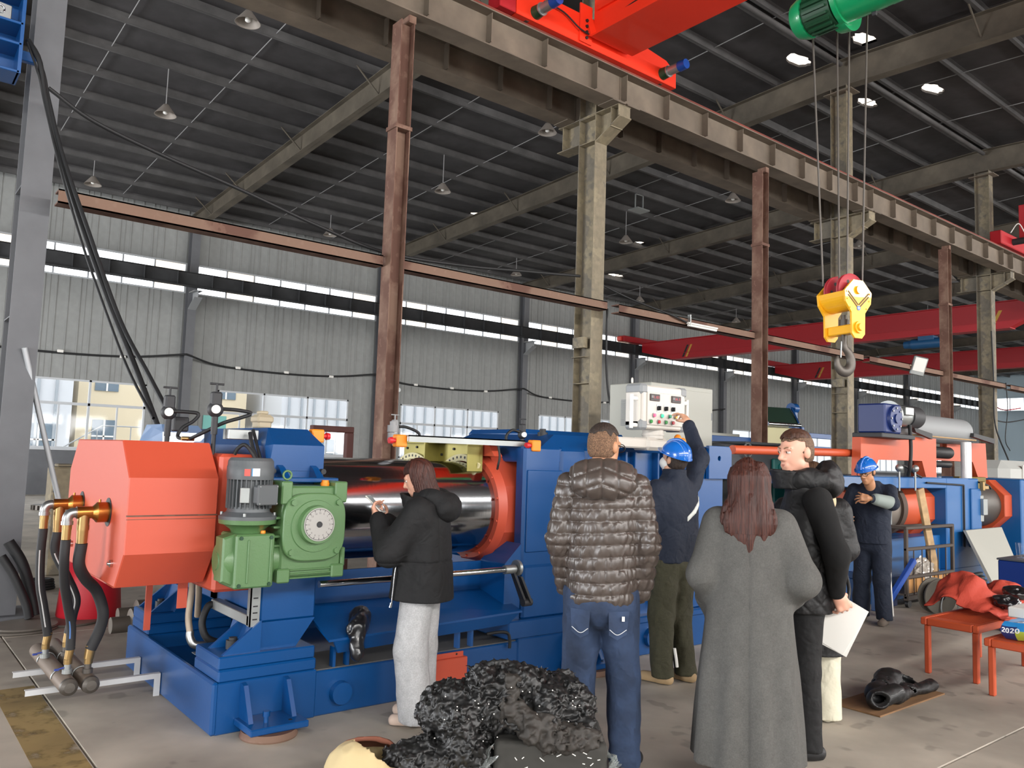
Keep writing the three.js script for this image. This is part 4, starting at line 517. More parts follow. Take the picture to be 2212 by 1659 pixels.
// red cranes in the far bay
for (const [x, hang] of [[32.3, 1], [44.6, 0]]) {
  const cr = thing('overhead_crane', x < 40 ? 'dark red overhead crane with a blue hoist in the window bay' : 'dark red overhead crane further down the window bay', 'crane');
  M('crane_girder', [ex([[-29.0, 7.9], [-10.1, 7.9], [-10.1, 7.5], [-11.3, 6.95], [-27.0, 6.95], [-29.0, 7.45]], 'x', x - 0.2, x + 0.2, [], 0.008), bx(x - 0.28, x + 0.28, 7.9, 7.93, -29, -10.1), bx(x - 0.26, x + 0.26, 6.92, 6.95, -27, -11.3), bx(x - 0.22, x + 0.22, 7.2, 7.22, -27.6, -11)], C.craneRed, cr);
  M('end_carriage', [cb(x - 1.6, x + 1.4, 7.9, 8.2, -29.45, -29.0, 0.02)], C.craneRed, cr);
  M('carriage_bumper', cb(x - 1.72, x - 1.6, 7.93, 8.15, -29.4, -29.1, 0.02), mat('#d23a2c', 0.5), cr);
  M('end_carriage', [cb(x - 1.6, x + 1.4, 7.93, 8.2, -10.0, -9.55, 0.02)], C.craneRed, cr);
  for (const z of [-26.3, -12.2]) for (const d of [0, 0.22]) M('warning_stripe', hull([[x - 0.204, 7.0, z + d], [x - 0.204, 7.0, z + d + 0.12], [x - 0.204, 7.6, z + d + 0.3], [x - 0.204, 7.6, z + d + 0.42], [x - 0.2, 7.0, z + d], [x - 0.2, 7.0, z + d + 0.12], [x - 0.2, 7.6, z + d + 0.3], [x - 0.2, 7.6, z + d + 0.42]]), d ? mat('#c89a3c', 0.6) : C.black, cr);
  if (hang) { const h = M('hoist', [cy([x, 6.65, -14.9], [x, 6.65, -13.5], 0.2, 0.2, 24), cy([x, 6.65, -15.2], [x, 6.65, -14.9], 0.15, 0.17, 24), cb(x - 0.2, x + 0.2, 6.75, 6.98, -14.6, -14.0)], mat('#164a74', 0.45), cr, { label: 'blue wire rope hoist' }); void h; }
}
{
  const cr = thing('overhead_crane', 'second red crane carriage far along the near runway', 'crane');
  M('end_carriage', [cb(23.8, 27.2, 7.93, 8.3, -8.85, -8.55, 0.02)], C.craneRed, cr); M('wheel_motor', [cy([24.6, 8.1, -8.55], [24.6, 8.1, -8.2], 0.09, 0.09, 20)], C.dark, cr);
  M('crane_girder', cb(25.2, 25.9, 8.3, 9.3, -8.6, WZ - 0.6, 0.01), C.craneRed, cr); M('loose_cable', tb([[24.3, 8.3, -8.5], [24.6, 8.6, -8.4], [24.9, 8.3, -8.3], [25.3, 8.5, -8.3]], 0.015, 30, 6), C.white, cr);
}
// ---------------------------------------------------------------- lamps
const pendant = (x, z, len, label) => {
  const yTop = rafTop(z), l = thing('pendant_lamp', label, 'lamp', [x, yTop - len, z], 0, 'pendant lamps');
  M('rod', cy([0, 0.22, 0], [0, len + 0.02, 0], 0.012, 0.012, 8), C.dim, l);
  M('shade', lathe([[0.035, 0.26], [0.06, 0.25], [0.11, 0.18], [0.2, 0.06], [0.245, 0], [0.235, 0], [0.19, 0.055], [0.1, 0.17], [0.03, 0.24]], [0, 0, 0], [0, 1, 0], 32), mat('#8e8780', 0.6, 0.2, { side: THREE.DoubleSide }), l);
  M('bulb', [cy([0, 0.05, 0], [0, 0.17, 0], 0.055, 0.055, 18), sph(0, 0.05, 0, 0.055, 0.03, 0.055, 16)], mat('#f2f2ee', 0.4), l, { label: 'unlit white bulb' });
};
for (let k = 0; k < 7; k++) pendant(bayX(k) + 3.82, -19.47, 1.12, 'grey bell pendant lamp on a rod over the middle of the window bay');
for (let k = 0; k < 6; k++) pendant(bayX(k) + 3.75 + (k > 1 ? 0.9 : 0), -26.62, 0.75, 'grey bell pendant lamp on a short rod close to the window wall');
for (let k = 0; k < 5; k++) pendant(bayX(k) + 4.1, -15.17, 0.72, 'grey bell pendant lamp on a short rod beside the middle columns');
{
  const f = thing('flood_lamp', 'flat grey floodlight hanging under the roof of the window bay', 'lamp', [19.7, 10.0, -18.04]); M('panel', cb(-0.3, 0.3, 0, 0.05, -0.22, 0.22), C.galv, f); M('yoke', [bx(-0.2, -0.17, 0.05, 0.562, -0.02, 0.02), bx(0.17, 0.2, 0.05, 0.562, -0.02, 0.02), bx(-0.2, 0.2, 0.545, 0.562, -0.02, 0.02)], C.galv, f);
  const g = thing('flood_lamp', 'white rectangular floodlight clamped to the rusty rail', 'lamp', [18.95, 4.1, -8.62], -0.7); M('housing', cb(-0.16, 0.16, -0.22, 0.22, 0, 0.08, 0.02).rotateX(0.25).rotateZ(-0.2), C.galv, g); M('lens', cb(-0.13, 0.13, -0.12, 0.19, 0.08, 0.085, 0.003).rotateX(0.25).rotateZ(-0.2), C.white, g); M('arm', [cy([-0.45, 0.02, 0], [-0.1, 0, 0.02], 0.02), cb(-0.5, -0.4, -0.03, 0.08, -0.1, 0.02)], mat('#b7a48e', 0.6), g);
  const t = thing('tube_lamp', 'white tube lamp tied along the rusty rail', 'lamp', [11.1, 4.0, -8.66]); M('tube', cy([-0.38, 0, 0], [0.38, 0, 0], 0.02, 0.02, 12), C.white, t); M('batten', cb(-0.4, 0.4, 0.02, 0.05, -0.03, 0.03), C.white, t); M('clip', [bx(-0.36, -0.34, 0, 0.18, -0.03, 0.03)], C.galv, t);
}
// ---------------------------------------------------------------- cables
const A = (label, pts, r, n = 60, m = C.cableBlack, grp) => tag(M('hanging_cable', tb(pts, r, n, 8), m), label, 'cable', grp);
A('black cable bundle sagging from the grey column head down to the mill', [[0.98, 5.54, -8.82], [1.07, 5.33, -8.7], [1.13, 5.0, -8.63], [1.23, 4.53, -8.48], [1.39, 3.89, -8.23], [1.61, 2.99, -7.71], [1.77, 2.36, -7.26], [1.88, 1.84, -6.85]], 0.026);
A('thin black cable running beside the bundle down to the mill valve', [[0.99, 5.52, -8.82], [1.1, 5.24, -8.69], [1.16, 4.96, -8.62], [1.28, 4.38, -8.39], [1.48, 3.6, -8.0], [1.69, 2.77, -7.53], [1.84, 2.28, -7.09], [1.93, 1.91, -6.67]], 0.02);
A('second thin black cable dropping to the junction box on the mill', [[0.97, 5.5, -8.78], [1.06, 5.2, -8.66], [1.13, 4.9, -8.6], [1.25, 4.3, -8.37], [1.43, 3.5, -8.0], [1.62, 2.7, -7.5], [1.7, 2.28, -7.1], [1.72, 1.9, -6.4]], 0.012);
A('black cable slung across the bay from the grey column to the beige column', [[1.17, 5.09, -8.72], [1.58, 4.91, -8.79], [2.28, 4.77, -8.89], [3.17, 4.62, -8.97], [4.11, 4.42, -9.01], [5.08, 4.26, -9.02], [6.4, 4.33, -9.1], [7.5, 4.45, -9.15], [8.75, 4.6, -9.25]], 0.022, 90);
A('black cable running on from the beige column to the tube lamp', [[9.2, 4.52, -9.2], [9.7, 4.33, -9.0], [10.3, 4.13, -8.7], [10.7, 4.05, -8.68]], 0.016);
A('black cable hanging straight down the beige column to the cabinet', [[9.13, 4.1, -9.0], [9.14, 3.2, -9.0], [9.14, 2.6, -8.9], [9.1, 2.2, -8.6]], 0.018);
A('thin black wires hanging in a loop beside the far steel column', [[24.3, 4.15, -8.7], [24.1, 3.4, -8.6], [23.9, 2.6, -8.6], [24.2, 2.3, -8.6]], 0.012);
A('black power lead hanging straight beside the far steel column', [[24.2, 5.6, -9.0], [24.15, 4.2, -8.95], [24.2, 3.0, -8.95], [24.1, 2.02, -8.6]], 0.02);
A('thin red cable strung behind the far steel column', [[24.8, 4.3, -9.6], [26.5, 3.9, -10], [29, 3.75, -10.5], [32, 4.0, -11]], 0.02, 40, C.craneRed);
A('black cable sagging behind the far steel column', [[24.8, 4.1, -9.6], [27, 3.5, -10.2], [30, 3.4, -10.8], [33, 3.7, -11]], 0.02, 40);
for (let k = 0; k < 5; k++) { const x = bayX(k); A('sagging black cable looped along the back wall above the windows', [[x - 0.1, 4.95, -29.55], [x + 1.3, 4.68, -29.9], [x + 3.8, 4.62, -29.9], [x + 6, 4.72, -29.9], [x + 7.7, 4.95, -29.55]], 0.035, 40, C.cableBlack, 'back wall cables'); for (let i = 1; i < 4; i++) tag(M('cable_clip', cb(x + i * 1.9 - 0.09, x + i * 1.9 + 0.09, 4.63, 4.72, -29.86, -29.95), C.white), 'small white clip holding the back wall cable', 'clip', 'back wall cable clips'); }
// ---------------------------------------------------------------- control panel and cabinets
{
  const c = thing('control_panel', 'pale beige operator panel box on a swivel arm with displays and buttons', 'control panel'), z = -4.72;
  M('panel_box', [cb(5.2, 5.86, 1.98, 2.36, z - 0.2, z, 0.012), cb(5.17, 5.89, 2.0, 2.3, z - 0.18, z - 0.02, 0.01)], C.panelBeige, c);
  for (const [x, y] of [[5.17, 2.28], [5.78, 2.28], [5.17, 1.97], [5.78, 1.97]]) M('corner_cap', cb(x, x + 0.11, y, y + 0.09, z - 0.19, z + 0.006, 0.02), C.grey, c);
  M('front_plate', cb(5.26, 5.8, 2.015, 2.3, z, z + 0.012, 0.004), C.panelBeige, c);
  for (const [x, t] of [[5.36, '2.823'], [5.69, '24.5']]) {
    const d = M('display', cb(x - 0.072, x + 0.072, 2.225, 2.285, z + 0.012, z + 0.024, 0.003), mat('#3a2f2c', 0.4), c);
    const cv = document.createElement('canvas'); cv.width = 128; cv.height = 48; const q = cv.getContext('2d'); q.fillStyle = '#1c0d0e'; q.fillRect(0, 0, 128, 48); q.fillStyle = '#8a7f7d'; q.fillRect(4, 8, 34, 26); q.fillStyle = '#ff3b4f'; q.font = 'bold 34px monospace'; q.textBaseline = 'middle'; q.fillText(t, 38, 24, 86); const tx = new THREE.CanvasTexture(cv); tx.colorSpace = THREE.SRGBColorSpace;
    M('display_screen', new THREE.PlaneGeometry(0.128, 0.04).translate(x, 2.258, z + 0.0252), new THREE.MeshStandardMaterial({ color: '#000', map: tx, emissive: '#ffffff', emissiveMap: tx, emissiveIntensity: 1.1, roughness: 0.4 }), d, { keepUV: true, label: 'red digital readout' });
  }
  for (const x of [5.42, 5.53, 5.64]) { const k = M('selector_switch', [cb(x - 0.025, x + 0.025, 2.13, 2.2, z + 0.012, z + 0.014, 0.001)], C.galv, c); M('switch_knob', [cy([x, 2.165, z + 0.014], [x, 2.165, z + 0.03], 0.02, 0.019, 18), cb(x - 0.006, x + 0.006, 2.147, 2.183, z + 0.03, z + 0.044, 0.002)], C.black, k); }
  const btn = (x, y, col, em) => { const k = M('push_button', cy([x, y, z + 0.012], [x, y, z + 0.022], 0.021, 0.021, 20), C.galv, c); M('button_lens', cy([x, y, z + 0.02], [x, y, z + 0.034], 0.016, 0.015, 20), new THREE.MeshStandardMaterial({ color: col, roughness: 0.35, emissive: em ? col : '#000', emissiveIntensity: em ? 0.7 : 0 }), k); };
  btn(5.35, 2.1, '#e2557a', 1); btn(5.47, 2.1, '#3fe09a', 1); btn(5.59, 2.1, '#1f8a62', 0); btn(5.68, 2.1, '#c9a52c', 0);
  btn(5.3, 2.045, '#2f8a3c', 0); btn(5.42, 2.045, '#b8323c', 0); btn(5.53, 2.045, '#2f8a3c', 0); btn(5.64, 2.045, '#b8323c', 0);
  for (const [x, s] of [[5.1, 1], [5.96, -1]]) { const h = M('side_handle', [cy([x, 1.98, z - 0.05], [x, 2.27, z - 0.05], 0.018, 0.018, 16), cb(Math.min(x, x + s * 0.1), Math.max(x, x + s * 0.1), 2.22, 2.255, z - 0.07, z - 0.03), cb(Math.min(x, x + s * 0.1), Math.max(x, x + s * 0.1), 1.99, 2.025, z - 0.07, z - 0.03)], C.white, c); void h; }
  M('neck', [cy([5.52, 1.9, z - 0.12], [5.52, 1.98, z - 0.12], 0.1, 0.1, 32), cy([5.52, 1.93, z - 0.12], [5.52, 1.945, z - 0.12], 0.108, 0.108, 32)], C.panelBeige, c);
  M('support_arm', [cb(4.85, 5.4, 1.81, 1.9, z - 0.2, z - 0.05, 0.012), cb(5.32, 5.64, 1.795, 1.91, z - 0.23, z - 0.02, 0.03), cb(4.82, 4.9, 1.8, 1.91, z - 0.22, z - 0.03, 0.01)], C.panelBeige, c);
  M('arm_post', cy([4.95, 1.74, -4.99], [4.95, 1.86, -4.86], 0.05, 0.05, 20), C.panelBeige, c);
  c.scale.x = 0.86; c.position.x = 5.53 * 0.14;
  M('warning_lamp', [cb(5.8, 5.9, 1.86, 1.92, z - 0.06, z, 0.02), sph(5.79, 1.915, z - 0.03, 0.035)], C.safety, c, { label: 'orange plug clips beside the arm' });
}
{
  const c = thing('electrical_cabinet', 'tall light grey electrical cabinet behind the operator panel', 'cabinet');
  M('body', cb(8.05, 9.35, 0.0, 2.74, -7.85, -7.1, 0.01), C.cabinet, c); M('door', cb(8.1, 9.3, 0.1, 2.68, -7.1, -7.085, 0.006), C.cabinet, c);
  for (let i = 0; i < 18; i++) M('louver', bx(8.035, 8.05, 2.17 + i * 0.02, 2.18 + i * 0.02, -7.62, -7.3), C.grey, c);
  M('lifting_eye', new THREE.TorusGeometry(0.035, 0.011, 10, 24).rotateY(0.6).translate(8.12, 2.78, -7.5), C.white, c); M('door_hinge', cb(9.3, 9.32, 2.3, 2.4, -7.11, -7.08), C.grey, c);
}
// ---------------------------------------------------------------- left background
{
  const b = thing('blue_rack', 'open blue steel bracket box with shelves high on the grey column', 'rack');
  M('back', bx(0.35, 0.9, 5.15, 5.95, -9.04, -9.02), C.blue, b); for (const y of [5.15, 5.42, 5.62, 5.93]) M('shelf', cb(0.35, 0.92, y, y + 0.025, -9.03, -8.7, 0.004), C.blue, b); M('side_wall', [bx(0.9, 0.93, 5.15, 5.955, -9.04, -8.7)], C.blue, b); M('mount', cb(0.9, 1.08, 5.4, 5.5, -9.05, -8.98), C.blue, b);
  const d = thing('gauge_box', 'grey gauge box standing in the blue rack', 'box', [0.72, 5.645, -8.82], 0.2); M('case', cb(-0.09, 0.1, 0, 0.17, -0.05, 0.05), C.galv, d); M('ring', new THREE.TorusGeometry(0.035, 0.008, 8, 20).translate(0.0, 0.1, 0.055), C.chrome, d);
  const s = thing('printed_bag', 'colourful printed bag lying on top of the blue rack', 'bag', [0.66, 5.955, -8.85]); M('bag', [sph(0, 0.05, 0, 0.22, 0.055, 0.13)], mat('#d9d6d2', 0.6), s); M('print_patch', [sph(-0.02, 0.06, 0.04, 0.1, 0.05, 0.1)], mat('#cc2e52', 0.6), s); M('yellow_corner', [sph(0.17, 0.05, 0.05, 0.06, 0.045, 0.07)], mat('#dcd23a', 0.6), s);
  tag(M('white_tag', [cb(0.45, 0.72, 4.65, 4.95, -8.9, -8.88).translate(0, 0, 0), cy([0.62, 4.9, -8.89], [0.62, 5.15, -8.89], 0.006), cb(0.5, 0.66, 4.3, 4.62, -8.92, -8.9)], mat('#c9c7b4', 0.7)), 'off white cards hanging below the blue rack', 'card');
  tag(M('leaning_bar', cy([2.0, 0.004, -9.6], [1.2, 2.6, -9.04], 0.026, 0.026, 4), C.frame), 'long pale square bar leaning on the grey column', 'bar');
  const r = thing('red_bin', 'red plastic barrel standing behind the hoses', 'barrel', [1.93, 0, -8.95]); M('shell', lathe([[0.0, 0], [0.28, 0], [0.29, 0.03], [0.27, 0.3], [0.2, 0.55], [0.13, 0.66], [0.11, 0.66], [0, 0.62]], [0, 0, 0], [0, 1, 0], 36), C.red, r); M('white_rag', [sph(-0.08, 0.67, 0.02, 0.06, 0.03, 0.04, 12)], C.white, r); M('plant_sprig', [cy([-0.1, 0.66, 0.03], [-0.13, 0.76, 0.04], 0.006), sph(-0.14, 0.74, 0.04, 0.03, 0.008, 0.012, 8), sph(-0.11, 0.77, 0.03, 0.012, 0.03, 0.01, 8)], mat('#2f7a4a', 0.6), r);
  for (const [x, z, y] of [[2.35, -7.75, 0.13], [2.5, -8.15, 0.13]]) tag(M('steel_roll', [lathe([[0, 0], [0.07, 0], [0.07, 0.15], [0.13, 0.16], [0.13, 1.5], [0.07, 1.51], [0.07, 1.65], [0, 1.65]], [x - 0.5, y, z], [9, y, z], 28)], mat('#6e675f', 0.6, 0.3, { map: T.grime })), 'dull grey steel shaft lying on the floor behind the mill', 'shaft', 'spare steel shafts');
  for (let i = 0; i < 3; i++) tag(M('steel_disc', lathe([[0, 0], [0.3 - i * 0.03, 0], [0.31 - i * 0.03, 0.008], [0.3 - i * 0.03, 0.02], [0, 0.021]], [1.3 + (i === 2 ? 0.42 : i * 0.03), i === 2 ? 0 : i * 0.021, -8.62 - (i === 2 ? 0.1 : 0)], [1.3 + (i === 2 ? 0.42 : i * 0.03), 5, -8.62 - (i === 2 ? 0.1 : 0)], 40), mat('#857f78', 0.6, 0.3, { map: T.grime })), ['large dull steel disc lying at the foot of the grey column', 'smaller steel disc stacked on another by the grey column', 'thin steel disc lying behind the hose ends'][i], 'disc');
  tag(M('cable_coil', [0, 1, 2, 3].map((i) => new THREE.TorusGeometry(0.16 - i * 0.012, 0.02, 8, 36).rotateX(Math.PI / 2).scale(1.3, 1, 0.8).translate(1.72 + i * 0.01, 0.02 + i * 0.028, -10.8)), C.cableBlack), 'coil of black cable lying on the floor beyond the red barrel', 'cable coil');
  tag(M('hose_bundle', [tb([[1.2, 0.75, -8.98], [1.32, 0.55, -8.95], [1.42, 0.25, -8.95], [1.46, 0.06, -8.9]], 0.05, 30, 10), tb([[1.15, 0.62, -8.95], [1.25, 0.45, -8.9], [1.36, 0.2, -8.85], [1.4, 0.05, -8.83]], 0.04, 30, 10)], C.cableBlack), 'thick black cable bundle drooping from the grey column to the floor', 'cable bundle');
  const st2 = thing('machine_stand', 'beige cast machine stand with slotted posts behind the orange guard', 'stand', [2.2, 0, -12]); M('body', [cb(-0.2, 0.1, 0, 1.38, -0.2, 0.2, 0.02), cb(-0.14, 0.04, 1.38, 1.42, -0.1, 0.1, 0.02)], mat('#9d978c', 0.7, 0, { map: T.paintPatch }), st2); M('slotted_post', [cb(0.14, 0.26, 0, 1.3, -0.15, 0.15, 0.015)], mat('#9d978c', 0.7, 0, { map: T.paintPatch }), st2); for (const [x, y] of [[-0.17, 1.05], [0.18, 1.02], [0.18, 1.15]]) M('slot', cb(x - 0.015, x + 0.015, y, y + 0.09, 0.15, 0.203), C.black, st2);
  const cbx = thing('cardboard_box', 'brown cardboard box on the floor by the dado', 'box', [3.5, 0, -27.6], 0.2); M('carton', cb(-0.35, 0.35, 0, 0.75, -0.3, 0.3), C.card, cbx); M('tape', bx(-0.35, 0.35, 0.751, 0.753, -0.04, 0.04), C.lightWood, cbx);
  const wj = thing('white_jug', 'white jug with spout on the cardboard box', 'jug', [3.62, 0.754, -27.5]); M('body', lathe([[0, 0], [0.13, 0], [0.14, 0.2], [0.1, 0.26], [0.04, 0.3], [0, 0.3]], [0, 0, 0], [0, 1, 0], 20), C.white, wj); M('spout', tb([[0.02, 0.28, 0], [0.1, 0.36, 0], [0.18, 0.36, 0]], 0.025, 12, 8), C.white, wj);
  tag(M('wrapped_roll', [cy([4.3, 0.24, -24.2], [6.2, 0.24, -24.2], 0.24, 0.24, 28), sph(4.3, 0.22, -24.2, 0.2, 0.2, 0.22, 14)], phy('#8f9aa8', 0.25, { clearcoat: 0.8 })), 'grey plastic wrapped roll lying on the far floor', 'roll');
  tag(M('gear_wheel', [cy([3.9, 0, -23.4], [3.9, 0.12, -23.4], 0.32, 0.32, 28), ...Array.from({ length: 18 }, (_, i) => bx(0.3, 0.36, 0, 0.11, -0.03, 0.03).rotateY(i / 18 * 6.283).translate(3.9, 0, -23.4))], C.darkSteel), 'dark toothed gear wheel lying flat on the far floor', 'gear');
  const fr = thing('brown_frame', 'dark brown steel portal frame standing behind the mill cap', 'frame'); M('post', cb(4.62, 4.72, 0, 1.95, -9.95, -9.85), mat('#5d2e28', 0.7, 0, { map: T.soot }), fr); M('post', cb(5.12, 5.22, 0, 1.95, -9.95, -9.85), mat('#5d2e28', 0.7, 0, { map: T.soot }), fr); for (const y of [0.3, 1.95]) M('crossbar', cb(4.62, 5.22, y, y + 0.08, -9.951, -9.849), mat('#5d2e28', 0.7, 0, { map: T.soot }), fr);
  tag(M('notice_board', cb(9.75, 10.6, 2.25, 2.85, -29.979, -29.95), mat('#7fc4bd', 0.6)), 'pale teal notice board on the back wall beside a window', 'notice');
  for (const [x, y] of [[17.2, 4.4], [17.6, 4.35]]) tag(M('wall_camera', [cy([x, y, -29.7], [x, y, -29.45], 0.09, 0.09, 14), cb(x - 0.05, x + 0.05, y + 0.05, y + 0.18, -29.95, -29.6)], C.galv), 'small grey camera fixed to the back wall', 'camera', 'wall cameras');
}
// ---------------------------------------------------------------- outside the windows
{
  tag(M('yard', bx(-60, 140, -0.2, -0.1, -120, -30.5), mat('#b9b6ae', 0.9)), 'pale concrete yard outside the windows', 'yard').userData.kind = 'structure';
  const wall = (name, lb, x0, x1, z, h, m, ribs, wins) => { const b = thing(name, lb, 'building'); M('facade', bx(x0, x1, -0.1, h, z - 8, z), m, b); if (ribs) for (let x = x0 + 0.4; x < x1; x += 0.8) M('facade_rib', bx(x, x + 0.12, -0.1, h, z, z + 0.1), mat('#8d949a', 0.7), b); for (const [a, c, d, e] of wins) { const w = M('window', bx(a, c, d, e, z, z + 0.06), mat('#5f6f7c', 0.2), b); M('window_bar', [bx((a + c) / 2 - 0.04, (a + c) / 2 + 0.04, d, e, z + 0.06, z + 0.1), bx(a, c, (d + e) / 2 - 0.04, (d + e) / 2 + 0.04, z + 0.06, z + 0.1)], C.white, w); } M('parapet', bx(x0 - 0.1, x1 + 0.1, h, h + 0.25, z - 8, z + 0.15), mat('#a9adb0', 0.8), b); return b; };
  wall('workshop_building', 'white corrugated workshop seen through the left window', -12, 8.4, -46, 7.5, mat('#b9bcc0', 0.7), true, [[3, 5, 1.0, 2.6], [6.2, 7.8, 1.0, 2.6]]);
  wall('cream_building', 'cream rendered building with small windows outside', 9.2, 18.5, -49, 9, mat('#c4b79c', 0.8), false, [[10, 11.2, 4.6, 6.4], [12.4, 13.6, 4.6, 6.4], [14.8, 16, 4.6, 6.4], [16.6, 17.8, 4.6, 6.4], [10, 11.2, 1.2, 3], [13, 15, 1, 3]]);
  wall('workshop_building', 'white corrugated workshop with bar windows outside the middle windows', 19.5, 52, -46, 7.2, mat('#b4b7bb', 0.7), true, [[21, 23, 0.8, 2.4], [25, 27, 0.8, 2.4], [29, 31, 0.8, 2.4], [34, 36, 0.8, 2.4]]);
  wall('pale_warehouse', 'pale warehouse outside the far windows', 54, 110, -52, 8, mat('#b2b6ba', 0.8), false, [[58, 61, 2, 4], [66, 69, 2, 4], [74, 77, 2, 4]]);
  const st3 = thing('yard_stair', 'steel stair with railings standing in the yard', 'stair'); for (let i = 0; i < 8; i++) M('tread', bx(6.2 + i * 0.3, 6.5 + i * 0.3, 0.1 + i * 0.2, 0.14 + i * 0.2, -41, -40), C.grey, st3); M('railing', [cy([6.2, 0.9, -40], [8.6, 2.5, -40], 0.03), cy([8.6, 2.5, -40], [12, 2.5, -40], 0.03), ...Array.from({ length: 9 }, (_, i) => cy([6.3 + i * 0.7, i < 4 ? 0.1 + i * 0.45 : 1.6, -40], [6.3 + i * 0.7, i < 4 ? 0.95 + i * 0.45 : 2.5, -40], 0.025))], C.grey, st3); M('platform', [bx(8.5, 12, 1.5, 1.6, -41.2, -40), bx(8.6, 8.7, -0.1, 1.5, -40.2, -40.1), bx(11.8, 11.9, -0.1, 1.5, -40.2, -40.1)], C.grey, st3);
}
// ---------------------------------------------------------------- second line on the right
{
  const m = thing('second_mill', 'older blue rubber mill with dark roll and orange couplings', 'machine'), F = -5.2, ry = 1.16, rz = -5.75, B2 = phy('#0c5a98', 0.45, { clearcoat: 0.2 });
  M('base', [cb(9.9, 17.5, 0, 0.3, F, -6.9), cb(10.0, 12.3, 0.29, 0.78, F - 0.1, -6.85)], B2, m);
  M('side_frame', [cb(12.27, 13.38, 0.29, 1.6, F, -6.85, 0.015), cb(13.05, 13.4, 0.58, 1.45, F + 0.03, F - 0.2, 0.01)], B2, m);
  M('side_frame', [cb(15.05, 15.9, 0.29, 1.6, F, -6.85, 0.015)], B2, m); M('top_beam', cb(9.9, 12.28, 1.45, 1.598, F - 0.003, -6.85, 0.01), B2, m); M('top_beam', cb(15.91, 18, 1.45, 1.6, F - 0.2, -6.85, 0.01), B2, m);
  const r = M('roll', cy([13.38, ry, rz], [14.75, ry, rz], 0.36, 0.36, 64), mat('#55514c', 0.5, 0.5), m, { label: 'dull dark roll' }); M('roll', cy([13.38, ry, rz - 0.75], [14.75, ry, rz - 0.75], 0.36, 0.36, 64), mat('#55514c', 0.5, 0.5), m); void r;
  M('bearing_ring', [ex(circ(rz, ry, 0.45, 8, Math.PI / 8, Math.PI / 8 + Math.PI * 2), 'x', 14.75, 15.05, [], 0.01)], C.deepOrange, m); M('bearing_ring', [ex(circ(rz, ry, 0.42, 8, Math.PI / 8, Math.PI / 8 + Math.PI * 2), 'x', 11.95, 12.27, [], 0.01)], C.deepOrange, m);
  const cp = M('coupling', [cy([10.5, ry, rz], [10.85, ry, rz], 0.16, 0.2, 36), cy([10.85, ry, rz], [10.95, ry, rz], 0.36, 0.36, 48), cy([10.25, ry, rz], [10.5, ry, rz], 0.24, 0.24, 36)], C.deepOrange, m, { label: 'orange flanged shaft coupling' });
  M('coupling_hub', cy([11.55, ry, rz], [11.95, ry, rz], 0.3, 0.36, 40), C.deepOrange, cp); M('coupling_drum', cy([10.95, ry, rz], [11.3, ry, rz], 0.36, 0.36, 48), mat('#8a8178', 0.5, 0.4), cp); M('coupling_disc', cy([11.3, ry, rz], [11.42, ry, rz], 0.4, 0.4, 48), mat('#54443a', 0.7, 0.2), cp); M('shaft', cy([11.42, ry, rz], [11.6, ry, rz], 0.2, 0.2, 32), C.deepOrange, cp);
  for (let i = 0; i < 10; i++) { const t = i / 10 * 6.283; M('coupling_bolt', hexBolt(10.84, ry + 0.31 * Math.cos(t), rz + 0.31 * Math.sin(t), 0.024, 0.03, 'x'), C.black, cp); }
  M('stock_guide', [cb(13.45, 14.45, 1.42, 1.62, -5.5, -5.6)], mat('#7d6c1e', 0.5, 0.3, { map: T.grime }), m, { label: 'olive guide plate' });
  M('valve_block', [cb(13.36, 13.46, 0.95, 1.35, F + 0.04, F - 0.06), cb(13.36, 13.5, 1.05, 1.3, F + 0.08, F)], C.galv, m); M('junction_box', [cb(10.3, 10.55, 0.98, 1.22, -5.15, -5.25), cy([10.42, 0.85, -5.2], [10.42, 0.98, -5.2], 0.07)], C.galv, m);
  M('air_pipe', [cy([11.6, 1.53, F + 0.02], [12.8, 1.5, F + 0.02], 0.012), cy([12.8, 1.5, F + 0.02], [12.8, 0.6, F + 0.02], 0.014)], C.cableBlack, m); for (const x of [10.75, 11.2]) M('grease_line', [cy([x, 1.42, F + 0.05], [x, 1.7, F + 0.05], 0.012), sph(x, 1.72, F + 0.05, 0.05)], C.galv, m);
  M('valve_hoses', [tb([[10.8, 1.7, F], [11.0, 1.75, F], [11.3, 1.65, F], [11.5, 1.6, F]], 0.014, 30, 6), tb([[13.35, 1.55, F], [13.6, 1.5, F + 0.05], [13.7, 1.45, F + 0.05]], 0.014, 20, 6)], C.cableBlack, m); M('brass_tap', [cb(13.42, 13.56, 1.44, 1.5, F + 0.02, F + 0.08), cb(13.36, 13.42, 1.42, 1.56, F + 0.02, F + 0.08)], C.brass, m);
}
